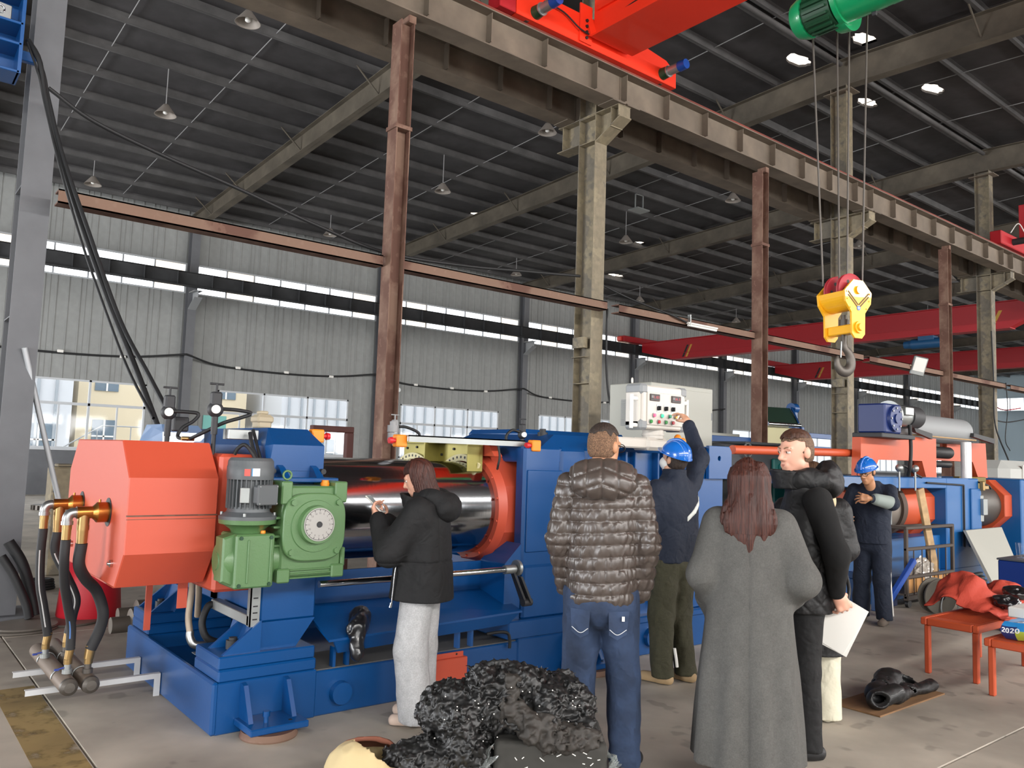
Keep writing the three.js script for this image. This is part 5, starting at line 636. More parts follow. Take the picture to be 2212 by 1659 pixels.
{ // orange blender frame standing over the second mill
  const b = thing('stock_blender', 'orange stock blender frames with grey rollers above the second mill', 'machine'), z0 = -5.3;
  M('end_frame', ex([[10.02, 1.605], [10.05, 2.1], [11.1, 2.1], [11.15, 2.16], [12.19, 2.16], [12.19, 1.605], [11.86, 1.605], [11.74, 1.83], [10.5, 1.82], [10.33, 1.605]], 'z', z0 - 0.12, z0), C.deepOrange, b);
  M('end_frame', ex([[12.3, 1.605], [12.3, 2.0], [13.25, 2.0], [13.25, 2.14], [14.72, 2.18], [14.78, 1.605], [14.4, 1.605], [14.2, 1.86], [12.9, 1.86], [12.65, 1.605]], 'z', z0 - 0.42, z0 - 0.3), C.deepOrange, b);
  M('tie_bar', cy([7.6, 1.86, -5.5], [10.6, 1.9, -5.5], 0.05, 0.05, 16), C.deepOrange, b);
  M('upper_roller', [cy([11.3, 2.32, -5.55], [13.6, 2.32, -5.55], 0.2, 0.2, 40), cy([13.6, 2.32, -5.55], [13.75, 2.32, -5.55], 0.05, 0.05, 16)], C.grey, b); M('edge_strip', cb(11.4, 13.6, 2.18, 2.2, -5.33, -5.3), C.lightWood, b); M('lower_roller', [cy([11.3, 1.98, -5.6], [13.3, 1.98, -5.6], 0.09, 0.09, 28), cy([12.2, 1.8, -5.55], [13.2, 1.8, -5.55], 0.05, 0.05, 20)], C.black, b); M('guard_sheet', cb(12.2, 13.2, 1.98, 2.15, -5.7, -5.68), C.cabinet, b);
  const gb = M('gearbox', [cb(10.18, 10.62, 2.16, 2.54, -5.42, -5.05, 0.02), cy([10.4, 2.35, -5.05], [10.4, 2.35, -5.01], 0.17, 0.16, 32), cy([10.4, 2.35, -5.01], [10.4, 2.35, -4.99], 0.06, 0.06, 20)], mat('#152a62', 0.45), b, { label: 'blue worm gearbox' }); for (let i = 0; i < 8; i++) { const t = i / 8 * 6.283; M('cover_bolt', hexBolt(10.4 + 0.135 * Math.cos(t), 2.35 + 0.135 * Math.sin(t), -5.005, 0.013, 0.016, 'z'), C.galv, gb); } M('gearbox_foot', cb(10.1, 11.0, 2.1, 2.16, -5.45, -5.05), C.dark, b);
  const mo = M('motor', [cy([10.68, 2.42, -5.25], [11.1, 2.42, -5.25], 0.14, 0.14, 28), cy([10.66, 2.42, -5.25], [10.7, 2.42, -5.25], 0.19, 0.19, 28), cb(10.78, 11.0, 2.42, 2.53, -5.15, -5.06, 0.01)], C.galv, b, { label: 'light grey electric motor' }); M('fan_cowl', cy([11.1, 2.42, -5.25], [11.42, 2.42, -5.25], 0.16, 0.155, 28), C.dark, mo);
  M('lever_arm', hull([[11.3, 2.28, -5.2], [11.35, 2.22, -5.2], [11.85, 2.14, -5.2], [11.85, 2.22, -5.2], [11.3, 2.28, -5.25], [11.35, 2.22, -5.25], [11.85, 2.14, -5.25], [11.85, 2.22, -5.25]]), C.dark, b); M('lever_arm', hull([[13.5, 2.3, -5.3], [13.5, 2.24, -5.3], [14.3, 2.16, -5.3], [14.3, 2.24, -5.3], [13.5, 2.3, -5.36], [13.5, 2.24, -5.36], [14.3, 2.16, -5.36], [14.3, 2.24, -5.36]]), C.dark, b);
  M('power_cable', tb([[10.95, 2.3, -5.1], [10.98, 2.0, -5.1], [10.95, 1.75, -5.1], [11.0, 1.62, -5.15]], 0.025, 24, 8), C.cableBlack, b);
  const t = thing('plastic_tube', 'upright clear wrapped tube beside the orange frame', 'tube'); M('tube', cy([13.1, 1.602, -5.26], [13.1, 2.14, -5.26], 0.075, 0.075, 24), phy('#dfe2e2', 0.2, { clearcoat: 1 }), t); M('tube_end', cy([13.1, 2.14, -5.26], [13.1, 2.145, -5.26], 0.07, 0.07, 24), C.white, t);
}
{ // steel basket cart
  const c = thing('basket_cart', 'brown steel mesh basket cart with orange brown side panels', 'cart', [10.15, 0, -4.8], 0), m = mat('#4f4640', 0.7, 0.3), L = 1.35, D = 0.32;
  for (const [a, b] of [[0, 0], [L - 0.05, 0], [0, -D], [L - 0.05, -D]]) M('corner_post', cb(a, a + 0.05, 0.12, 0.97, b - 0.021, b + 0.021), m, c);
  M('rail', [cb(0, L, 0.96, 1.0, -0.02, 0.02), cb(0, L, 0.7, 0.74, -0.02, 0.02), cb(0, L, 0.36, 0.4, -0.02, 0.02), cb(0, L, 0.1, 0.16, -0.03, 0.03), cb(0, 0.04, 0.96, 1.0, -D, 0), cb(L - 0.04, L, 0.94, 0.98, -D, 0), cb(0, L, 0.94, 0.98, -D - 0.02, -D + 0.02), cb(0, L, 0.1, 0.16, -D - 0.03, -D + 0.03)], m, c);
  for (let i = 1; i < 6; i++) M('mesh_bar', cy([L * i / 6, 0.16, 0], [L * i / 6, 0.72, 0], 0.008, 0.008, 6), m, c);
  for (let i = 0; i < 5; i++) M('side_panel', cb(0.08 + i * 0.255, 0.3 + i * 0.255, 0.16, 0.36, -0.03, -0.015), mat('#b98548', 0.7), c);
  M('floor_plate', bx(0, L, 0.16, 0.18, -D, 0), m, c);
  for (const x of [0.15, L - 0.15]) for (const z of [-0.04, -D + 0.04]) M('caster', cy([x, 0.05, z - 0.02], [x, 0.05, z + 0.02], 0.05, 0.05, 16), C.black, c);
  tag(M('wooden_plank', cb(-0.085, 0.085, 0, 1.1, -0.02, 0.02, 0.005).rotateZ(0.2).rotateX(-0.08).translate(11.1, 0.38, -4.86), C.lightWood), 'pale wooden plank leaning out of the basket cart', 'plank');
  const film = thing('plastic_film', 'crumpled clear plastic film piled in the basket cart', 'film', [10.85, 0.181, -4.93]); const g = new THREE.IcosahedronGeometry(1, 12), p = g.attributes.position; for (let i = 0; i < p.count; i++) { const v = V(p.getX(i), p.getY(i), p.getZ(i)), q = 1 + 0.35 * n3(v.x * 3, v.y * 3, v.z * 3, 5) + 0.15 * n3(v.x * 8, v.y * 8, v.z * 8, 6); p.setXYZ(i, v.x * q * 0.4, Math.max(0, v.y * q * 0.2 + 0.16), v.z * q * 0.1); } g.computeVertexNormals(); M('film', g, phy('#b6aea4', 0.25, { clearcoat: 1 }), film);
  const r = thing('cable_reel', 'round cable reel lying against the basket cart', 'reel', [10.2, 0, -4.45], -0.5); M('flange', cy([0, 0.21, 0.05], [0, 0.21, 0.07], 0.21, 0.21, 36), mat('#6f6a60', 0.7), r); M('flange', cy([0, 0.21, -0.07], [0, 0.21, -0.05], 0.21, 0.21, 36), mat('#6f6a60', 0.7), r); M('drum', cy([0, 0.21, -0.05], [0, 0.21, 0.05], 0.15, 0.15, 28), C.dark, r); M('hub', cy([0, 0.21, 0.07], [0, 0.21, 0.09], 0.04, 0.04, 16), C.black, r); M('loose_wire', tb([[0.1, 0.3, 0.08], [0.2, 0.2, 0.1], [0.15, 0.02, 0.12], [-0.02, 0.02, 0.12], [0.0, 0.2, 0.1], [0.14, 0.3, 0.1]], 0.008, 40, 6), C.galv, r);
}
{ // blue trestles, white board, loose profiles beside the second mill
  tag(M('white_board', hull([[12.0, 0.0, -4.55], [12.9, 0.0, -4.5], [12.0, 0, -4.6], [12.9, 0, -4.55], [12.25, 0.85, -5.08], [13.55, 0.86, -5.08], [12.25, 0.85, -5.12], [13.55, 0.86, -5.12]]).translate(0.35, 0.002, 0), C.cabinet), 'large off white sheet board leaning on the second mill', 'board');
  for (let i = 0; i < 4; i++) tag(M('steel_profile', cb(11.7, 13.0, 0.05 + i * 0.05, 0.095 + i * 0.05, -4.98 - i * 0.03, -4.92 - i * 0.03), C.galv), 'pale steel profile stacked on the floor by the cart', 'profile', 'stacked steel profiles');
  const bb = thing('blue_bin', 'blue steel work box behind the red rubber sheet', 'box', [9.75, 0, -3.55]); M('body', cb(0, 1.3, 0, 0.76, -0.06, 0.5, 0.01), mat('#0a3180', 0.45), bb); M('lid', cb(-0.01, 1.31, 0.76, 0.78, -0.07, 0.51, 0.005), mat('#50545c', 0.5), bb);
  const ph = thing('tripod_phone', 'black phone on a small clamp stand on the blue box', 'phone', [10.25, 0.781, -3.4], -0.6); M('phone', cb(-0.08, 0.08, 0.2, 0.36, -0.01, 0.01), C.black, ph); M('stand', [cy([0, 0, 0], [0, 0.25, -0.02], 0.012), cy([0, 0, 0], [0, 0.02, 0], 0.08, 0.07)], C.galv, ph); M('cup', cy([-0.22, 0, 0.05], [-0.22, 0.16, 0.05], 0.04, 0.05, 20), C.glass, ph);
  const bt = thing('blue_trestle', 'blue steel trestle with a leaning plank behind the worker', 'trestle', [9.75, 0, -4.95]); M('leg', cb(-0.6, -0.52, 0, 0.42, -0.03, 0.03), C.blue, bt); M('leg', cb(-0.1, -0.02, 0, 0.42, -0.03, 0.03), C.blue, bt); M('crossbar', [cb(-0.62, 0.0, 0.42, 0.5, -0.04, 0.04)], C.blue, bt); tag(M('blue_plank', cb(-0.5, 0.5, -0.035, 0.035, -0.03, 0.03).rotateZ(0.6).translate(9.75, 0.32, -4.7), mat('#1d4aa0', 0.5)), 'blue painted batten leaning beside the cable reel', 'batten');
  tag(M('blue_carton', cb(10.3, 10.52, 0, 0.18, -5.12, -5.0).translate(-0.2, 0.0, 0.02), mat('#16306a', 0.5)), 'small blue carton lying under the second mill', 'carton');
}
{ // orange benches
  const bench = (x, z, L, D, H, label) => { const b = thing('orange_bench', label, 'bench', [x, 0, z]); M('top_frame', [cb(0, L, H - 0.06, H, -0.05, 0), cb(0, L, H - 0.06, H, -D, -D + 0.05), cb(0.001, 0.06, H - 0.061, H - 0.001, -D + 0.051, -0.051), cb(L - 0.06, L - 0.001, H - 0.061, H - 0.001, -D + 0.051, -0.051), bx(0.06, 0.14, H - 0.008, H - 0.002, -D + 0.05, -0.05), bx(L - 0.3, L - 0.06, H - 0.008, H - 0.002, -D + 0.05, -0.05)], C.deepOrange, b); for (let i = 0; i < 18; i++) M('grille_bar', bx(0.14 + (L - 0.44) * i / 17 - 0.006, 0.14 + (L - 0.44) * i / 17 + 0.006, H - 0.012, H - 0.004, -D + 0.04, -0.04), C.deepOrange, b); for (const [a, c] of [[0.02, -0.06], [0.02, -D + 0.02], [L - 0.06, -0.06], [L - 0.06, -D + 0.02]]) M('leg', cb(a, a + 0.045, 0, H - 0.06, c, c + 0.045), C.deepOrange, b); return b; };
  bench(7.15, -2.8, 1.1, 0.46, 0.46, 'orange steel bench with grille top holding the red rubber sheet'); bench(6.88, -2.2, 1.1, 0.46, 0.43, 'orange steel bench holding the colourful 2020 bag');
  const sheet = thing('red_rubber_sheet', 'rough edged red rubber sheet draped over the bench', 'rubber sheet', [7.75, 0.461, -3.05]); { const N = 40, pos = [], idx = []; for (let s = 0; s < 2; s++) for (let j = 0; j <= N; j++) for (let i = 0; i <= N; i++) { const u = i / N, v = j / N; const e = 0.025 * n3(u * 14, v * 14, 3, 9); let x = -0.12 + u * 1.15 + e, z = 0.26 - v * 0.62 + e; let y = 0.03 + 0.3 * Math.exp(-Math.pow((u - 0.32) / 0.25, 2) - Math.pow((v - 0.75) / 0.4, 2)) + 0.2 * Math.exp(-Math.pow((u - 0.85) / 0.22, 2) - Math.pow((v - 0.6) / 0.4, 2)) + 0.06 * n3(u * 4, v * 4, 2, 4) + 0.012 * n3(u * 16, v * 16, 2, 8); y = Math.max(0.012, y * st(0, 0.2, v)); pos.push(x, y - s * 0.012, z); } const W = N + 1, q = W * W; for (let j = 0; j < N; j++) for (let i = 0; i < N; i++) { const a = j * W + i; idx.push(a, a + 1, a + W, a + 1, a + W + 1, a + W, q + a, q + a + W, q + a + 1, q + a + 1, q + a + W, q + a + W + 1); } for (let i = 0; i < N; i++) for (const [a, b, f] of [[i, i + 1, 1], [N * W + i, N * W + i + 1, 0], [i * W, (i + 1) * W, 0], [i * W + N, (i + 1) * W + N, 1]]) f ? idx.push(a, q + a, b, b, q + a, q + b) : idx.push(a, b, q + a, b, q + b, q + a); const g = new THREE.BufferGeometry(); g.setAttribute('position', new THREE.Float32BufferAttribute(pos, 3)); g.setIndex(idx); g.computeVertexNormals(); M('sheet', g, mat('#b8412f', 0.75, 0, { bumpMap: T.fine, bumpScale: 0.003, side: THREE.DoubleSide }), sheet); }
  const lump = (name, lb, cat, pos, sx, sy, sz, m, fr, am, flat = 0.02) => { const t = thing(name, lb, cat, pos), g = mergeVertices(new THREE.IcosahedronGeometry(1, 14).deleteAttribute('normal').deleteAttribute('uv')), p = g.attributes.position; for (let i = 0; i < p.count; i++) { const x = p.getX(i), y = p.getY(i), z = p.getZ(i), q = 1 + am * n3(x * fr + 3, y * fr, z * fr, 11) + am * 0.5 * n3(x * fr * 2.3, y * fr * 2.3, z * fr * 2.3, 12); p.setXYZ(i, x * q * sx, Math.max(0, (y * q + 0.75) * sy), z * q * sz); } g.computeVertexNormals(); M('mass', g, m, t); return t; };
  globalThis.lumpFn = lump;
  const vinyl = phy('#17171a', 0.28, { clearcoat: 0.6, clearcoatRoughness: 0.2 });
  lump('black_bag', 'crumpled black plastic bag on the red rubber sheet', 'bag', [7.95, 0.52, -2.88], 0.13, 0.07, 0.1, vinyl, 1.6, 0.28); lump('black_bag', 'round black plastic bundle at the back of the red rubber sheet', 'bag', [8.35, 0.56, -2.95], 0.12, 0.07, 0.1, vinyl, 1.5, 0.2);
  const bg = thing('printed_bag', 'colourful blue and pink plastic bag printed 2020', 'bag', [7.2, 0.431, -2.42]); { const g = new THREE.BoxGeometry(0.46, 0.13, 0.3, 24, 10, 16), p = g.attributes.position; for (let i = 0; i < p.count; i++) { const x = p.getX(i), y = p.getY(i), z = p.getZ(i), k = 1 - 0.35 * Math.pow(Math.abs(y) / 0.065, 2) * 0.4; p.setXYZ(i, x * k + 0.012 * n3(x * 12, y * 12, z * 12, 2), Math.max(0.001, y + 0.065 + 0.014 * n3(x * 10 + 5, y * 9, z * 10, 3)), z * k + 0.012 * n3(x * 12, y * 12 + 7, z * 12, 4)); } g.computeVertexNormals(); const cv = document.createElement('canvas'); cv.width = 512; cv.height = 256; const q = cv.getContext('2d'); q.fillStyle = '#2f8fd6'; q.fillRect(0, 0, 512, 256); q.fillStyle = '#26356e'; q.fillRect(0, 60, 190, 196); q.fillStyle = '#b9cc4a'; q.fillRect(170, 120, 110, 136); q.fillStyle = '#2f6fb0'; q.fillRect(270, 90, 90, 166); q.fillStyle = '#d81c8a'; q.fillRect(330, 110, 182, 146); q.fillStyle = '#3f86d0'; q.fillRect(430, 60, 82, 60); q.fillStyle = '#fff'; q.font = 'bold 96px sans-serif'; q.fillText('2020', 8, 150); q.strokeStyle = '#fff'; q.lineWidth = 8; q.strokeRect(440, 170, 50, 60); const t = new THREE.CanvasTexture(cv); t.colorSpace = THREE.SRGBColorSpace; M('bag', g, phy('#ffffff', 0.35, { map: t, clearcoat: 0.5 }), bg, { keepUV: true }); }
  tag(M('white_box', cb(7.25, 7.6, 0.56, 0.64, -2.62, -2.42, 0.008), C.white), 'flat white carton lying on the colourful bag', 'carton');
  tag(M('plywood_sheet', cb(5.62, 6.62, 0, 0.012, -3.2, -2.84, 0.002), mat('#8f7257', 0.8, 0, { map: T.wood })), 'thin brown plywood sheet on the floor', 'plywood');
  globalThis.vinylM = vinyl;
}
// ---------------------------------------------------------------- conveyor and machines between the columns
{
  const c = thing('belt_conveyor', 'dark green inclined belt conveyor on a blue frame', 'conveyor');
  M('belt', hull([[16.5, 2.68, -10.9], [17.7, 2.7, -10.9], [16.5, 2.64, -10.9], [17.7, 2.66, -10.9], [17.4, 3.16, -11.9], [18.9, 3.2, -11.9], [17.4, 3.12, -11.9], [18.9, 3.16, -11.9]]), mat('#1d3a2c', 0.55), c); M('end_roller', [cy([16.4, 2.66, -10.9], [17.75, 2.68, -10.9], 0.045, 0.045, 20)], C.chrome, c);
  M('side_rail', hull([[17.75, 2.6, -10.95], [17.75, 2.74, -10.95], [17.82, 2.6, -10.95], [17.82, 2.74, -10.95], [18.95, 3.1, -11.9], [18.95, 3.24, -11.9], [19.02, 3.1, -11.9], [19.02, 3.24, -11.9]]), C.blue, c); M('drive_end', [cy([18.95, 3.2, -11.9], [19.15, 3.2, -11.9], 0.14, 0.14, 20), cb(19.0, 19.12, 2.5, 3.1, -11.9, -11.8)], C.blue, c); M('support_leg', cb(17.85, 17.95, 0, 2.65, -11.0, -10.9), C.blue, c); M('support_leg', cb(19.0, 19.1, 0, 3.1, -12.0, -11.9), C.blue, c); M('cross_beam', [cb(17.85, 19.3, 2.4, 2.52, -11.0, -10.9), cb(17.85, 19.3, 2.15, 2.2, -11, -10.9)], C.blue, c);
  tag(M('beige_sheet', cb(16.45, 17.65, 0, 2.62, -11.1, -11.05), mat('#b9b48e', 0.7)), 'beige sheet panel standing under the conveyor', 'panel');
  const b = thing('blue_machine', 'long blue machine cabinet with railing beyond the mill', 'machine'); M('body', cb(14.2, 17.2, 0, 2.33, -12.4, -11.3, 0.01), mat('#15457e', 0.5), b); for (const x of [14.9, 15.9]) M('door', cb(x, x + 0.8, 0.3, 2.2, -11.3, -11.285), mat('#123c70', 0.5), b); M('railing', [cb(14.55, 15.5, 2.66, 2.72, -11.9, -11.85), ...[14.55, 14.98, 15.45].map((x) => cb(x, x + 0.06, 2.33, 2.66, -11.9, -11.85))], C.blue, b); M('ledge', cb(14.2, 16.6, 2.33, 2.42, -12.4, -11.8), C.cabinet, b);
  const g = thing('grey_machine', 'dark grey machine box with a handwheel behind the people', 'machine'); M('body', [cb(9.98, 10.9, 0, 1.99, -7.7, -7.0, 0.02), cb(9.93, 10.95, 1.99, 2.03, -7.75, -6.95, 0.01)], mat('#4a4d50', 0.6), g); M('drawer_gap', [bx(9.99, 10.89, 1.6, 1.615, -6.999, -6.995), bx(9.99, 10.89, 1.95, 1.96, -6.999, -6.995)], C.black, g); M('drawer_pull', cb(10.3, 10.5, 1.5, 1.52, -7.0, -6.97), C.galv, g); M('round_cover', cy([9.6, 1.75, -7.2], [9.98, 1.75, -7.2], 0.24, 0.24, 30), mat('#55585c', 0.6), g); M('handwheel', [new THREE.TorusGeometry(0.1, 0.012, 8, 28).translate(9.9, 1.9, -6.9), ...[0, 1, 2].map((i) => bx(-0.1, 0.1, -0.006, 0.006, -0.006, 0.006).rotateZ(i * 1.047).translate(9.9, 1.9, -6.9)), cy([9.9, 1.9, -7.0], [9.9, 1.9, -6.9], 0.015)], C.galv, g);
  M('side_plate', [cb(10.6, 10.95, 0, 1.8, -6.99, -6.93, 0.02), cy([10.75, 1.68, -6.93], [10.75, 1.68, -6.91], 0.05, 0.05, 6)], mat('#14605c', 0.5), g, { label: 'teal green side plate' });
  const z = thing('wrapped_machine', 'pale covered machine standing beyond the second mill', 'machine'); M('cover', cb(20.9, 24.3, 0, 2.0, -9.0, -7.5, 0.2), mat('#b6b8b4', 0.6), z); M('cover_seam', cb(21.8, 22.0, 0, 1.9, -7.5, -7.46), C.white, z);
}
// ---------------------------------------------------------------- people: smooth fields meshed into continuous surfaces
function netMesh(f, lo, hi, h) {
  const n = [0, 1, 2].map((i) => Math.ceil((hi[i] - lo[i]) / h) + 1), [nx, ny, nz] = n, F = new Float32Array(nx * ny * nz), id = new Int32Array(nx * ny * nz).fill(-1), pos = [], idx = [];
  let o = 0; for (let k = 0; k < nz; k++) for (let j = 0; j < ny; j++) for (let i = 0; i < nx; i++) F[o++] = f(lo[0] + i * h, lo[1] + j * h, lo[2] + k * h);
  const at = (i, j, k) => i + nx * (j + ny * k), E = [[0, 1], [0, 2], [0, 4], [1, 3], [1, 5], [2, 3], [2, 6], [3, 7], [4, 5], [4, 6], [5, 7], [6, 7]];
  for (let k = 0; k < nz - 1; k++) for (let j = 0; j < ny - 1; j++) for (let i = 0; i < nx - 1; i++) {
    const b = at(i, j, k), v = [F[b], F[b + 1], F[b + nx], F[b + nx + 1], F[b + nx * ny], F[b + nx * ny + 1], F[b + nx * ny + nx], F[b + nx * ny + nx + 1]];
    let m = 0; for (let c = 0; c < 8; c++) if (v[c] < 0) m |= 1 << c; if (m === 0 || m === 255) continue;
    let x = 0, y = 0, z = 0, q = 0; for (const [a, c] of E) if ((v[a] < 0) !== (v[c] < 0)) { const t = v[a] / (v[a] - v[c]); x += (a & 1) + ((c & 1) - (a & 1)) * t; y += (a >> 1 & 1) + ((c >> 1 & 1) - (a >> 1 & 1)) * t; z += (a >> 2) + ((c >> 2) - (a >> 2)) * t; q++; }
    id[b] = pos.length / 3; pos.push(lo[0] + (i + x / q) * h, lo[1] + (j + y / q) * h, lo[2] + (k + z / q) * h);
  }
  const quad = (a, b, c, d, fl) => { if (a < 0 || b < 0 || c < 0 || d < 0) return; fl ? idx.push(a, b, c, a, c, d) : idx.push(a, c, b, a, d, c); };
  for (let k = 1; k < nz - 1; k++) for (let j = 1; j < ny - 1; j++) for (let i = 1; i < nx - 1; i++) {
    const b = at(i, j, k), s = F[b] < 0;
    if (s !== F[b + 1] < 0) quad(id[b - nx - nx * ny], id[b - nx * ny], id[b], id[b - nx], s);
    if (s !== F[b + nx] < 0) quad(id[b - 1 - nx * ny], id[b - 1], id[b], id[b - nx * ny], s);
    if (s !== F[b + nx * ny] < 0) quad(id[b - 1 - nx], id[b - nx], id[b], id[b - 1], s);
  }
  const g = new THREE.BufferGeometry(); g.setAttribute('position', new THREE.Float32BufferAttribute(pos, 3)); g.setIndex(idx); g.computeVertexNormals(); return g;
}
const smin = (a, b, k) => { const h = Math.max(k - Math.abs(a - b), 0) / k; return Math.min(a, b) - h * h * k * 0.25; };
const capS = (a, b, ra, rb = ra) => { const [ax, ay, az] = a, dx = b[0] - ax, dy = b[1] - ay, dz = b[2] - az, L = dx * dx + dy * dy + dz * dz || 1e-9; return (x, y, z) => { const px = x - ax, py = y - ay, pz = z - az, t = Math.max(0, Math.min(1, (px * dx + py * dy + pz * dz) / L)), qx = px - dx * t, qy = py - dy * t, qz = pz - dz * t; return Math.sqrt(qx * qx + qy * qy + qz * qz) - ra - (rb - ra) * t; }; };
const ellS = (c, r) => (x, y, z) => { const a = (x - c[0]) / r[0], b = (y - c[1]) / r[1], d = (z - c[2]) / r[2], k0 = Math.sqrt(a * a + b * b + d * d), k1 = Math.sqrt(a * a / r[0] ** 2 + b * b / r[1] ** 2 + d * d / r[2] ** 2) || 1e-6 / 1; return k0 * (k0 - 1) / (k1 / 1); };
const U = (k, ...fs) => (x, y, z) => { let d = fs[0](x, y, z); for (let i = 1; i < fs.length; i++) d = smin(d, fs[i](x, y, z), k); return d; };
const chain = (pts, rs) => pts.slice(1).map((p, i) => capS(pts[i], p, rs[i], rs[i + 1]));
function loftS(sec, pw = 2.4) {      // sections [y, cx, cz, rx, rz], low to high
  const ys = sec.map((s) => s[0]), n = sec.length;
  return (x, y, z) => { let i = 0; while (i < n - 2 && y > ys[i + 1]) i++; let t = (y - ys[i]) / (ys[i + 1] - ys[i]); t = Math.max(0, Math.min(1, t)); const a = sec[i], b = sec[i + 1], L = (k) => a[k] + (b[k] - a[k]) * t; const rx = L(3), rz = L(4), u = Math.abs(x - L(1)) / rx, v = Math.abs(z - L(2)) / rz, q = Math.pow(Math.pow(u, pw) + Math.pow(v, pw), 1 / pw), d = (q - 1) * Math.min(rx, rz), e = Math.max(ys[0] - y, y - ys[n - 1]); return e > 0 ? Math.hypot(Math.max(d, 0), e) : d; };
}
const rotIn = (c, yaw, pitch, f, s = 1) => { const cy_ = Math.cos(yaw), sy = Math.sin(yaw), cp = Math.cos(pitch), sp = Math.sin(pitch); return (x, y, z) => { const px = (x - c[0]) / s, py = (y - c[1]) / s, pz = (z - c[2]) / s, qx = cy_ * px - sy * pz, qz = sy * px + cy_ * pz; return f(qx, cp * py + sp * qz, -sp * py + cp * qz) * s; }; };
// head about its own centre, face towards +z
const headS = (() => {
  const solid = U(0.03, ellS([0, 0.032, -0.014], [0.075, 0.087, 0.095]), ellS([0, -0.03, 0.024], [0.06, 0.082, 0.066]), capS([0, -0.098, 0.058], [0, -0.1, 0.05], 0.022), capS([-0.045, -0.07, 0.01], [0, -0.1, 0.05], 0.022, 0.02), capS([0.045, -0.07, 0.01], [0, -0.1, 0.05], 0.022, 0.02));
  const soft = U(0.014, capS([0, 0.012, 0.088], [0, -0.03, 0.108], 0.009, 0.013), capS([-0.013, -0.037, 0.093], [0.013, -0.037, 0.093], 0.009), capS([-0.04, 0.022, 0.076], [0.04, 0.022, 0.076], 0.012), capS([-0.018, -0.066, 0.083], [0.018, -0.066, 0.083], 0.0065), capS([-0.015, -0.077, 0.081], [0.015, -0.077, 0.081], 0.007));
  const ears = U(0.008, ellS([0.077, -0.004, -0.014], [0.0135, 0.032, 0.021]), ellS([-0.077, -0.004, -0.014], [0.0135, 0.032, 0.021]));
  const e1 = ellS([0.031, 0.002, 0.096], [0.016, 0.011, 0.02]), e2 = ellS([-0.031, 0.002, 0.096], [0.016, 0.011, 0.02]), neck = capS([0, -0.08, -0.022], [0, -0.2, -0.045], 0.052, 0.058);
  return (x, y, z) => { let d = smin(solid(x, y, z), soft(x, y, z), 0.014); d = -smin(-d, e1(x, y, z), 0.012); d = -smin(-d, e2(x, y, z), 0.012); d = smin(d, ears(x, y, z), 0.008); return smin(d, neck(x, y, z), 0.03); };
})();
// hand: wrist, direction of the fingers, direction the palm faces, side of the thumb; bend per finger
function handS(w, d, n, curl, s = 1, spread = 0.02) {
  const D = V(...d).normalize(), Nn = V(...n).sub(D.clone().multiplyScalar(V(...n).dot(D))).normalize(), S = new THREE.Vector3().crossVectors(D, Nn), W = V(...w), P = (a, b, c) => W.clone().addScaledVector(D, a * s).addScaledVector(S, b * s).addScaledVector(Nn, c * s).toArray(), fs = [];
  fs.push(capS(P(0, 0, 0), P(0.03, 0.0, 0), 0.026 * s, 0.03 * s), capS(P(0.03, 0.022, 0), P(0.085, 0.028, 0), 0.016 * s), capS(P(0.03, -0.02, 0), P(0.082, -0.03, 0), 0.015 * s), capS(P(0.03, 0, 0), P(0.088, 0, 0), 0.017 * s));
  const fin = [[0.03, 0.088, 0.078], [0.0105, 0.092, 0.088], [-0.0105, 0.088, 0.08], [-0.03, 0.08, 0.062]], out = [];
  fin.forEach(([b, a, L], i) => { let p = [a, b, 0], an = 0; const pts = [P(...p)]; for (const [q, k] of [[0.45, 1], [0.32, 1.1], [0.25, 0.7]]) { an += curl[i] * k; p = [p[0] + L * q * Math.cos(an), p[1] + (1.5 - i) * spread * q, p[2] + L * q * Math.sin(an)]; pts.push(P(...p)); } out.push(...chain(pts, [0.0095 * s, 0.009 * s, 0.0082 * s, 0.007 * s])); });
  const tc = curl[4] ?? 0.4; out.push(...chain([P(0.02, 0.022, 0.006), P(0.048, 0.05, 0.018 + 0.02 * tc), P(0.078, 0.058 - 0.02 * tc, 0.03 + 0.03 * tc), P(0.1, 0.056 - 0.035 * tc, 0.036 + 0.035 * tc)], [0.016 * s, 0.0125 * s, 0.0105 * s, 0.008 * s]));
  const palm = U(0.02 * s, ...fs), fing = (x, y, z) => { let m = 9; for (const f of out) m = Math.min(m, f(x, y, z)); return m; };
  return { f: (x, y, z) => smin(palm(x, y, z), fing(x, y, z), 0.008), lo: [0, 1, 2].map((i) => w[i] - 0.2 * s), hi: [0, 1, 2].map((i) => w[i] + 0.2 * s) };
}
const SK = { pale: phy('#d9a48c', 0.5, { sheen: 0.2 }), tan: phy('#b98562', 0.5, { sheen: 0.2 }), mid: phy('#c8977a', 0.5) };
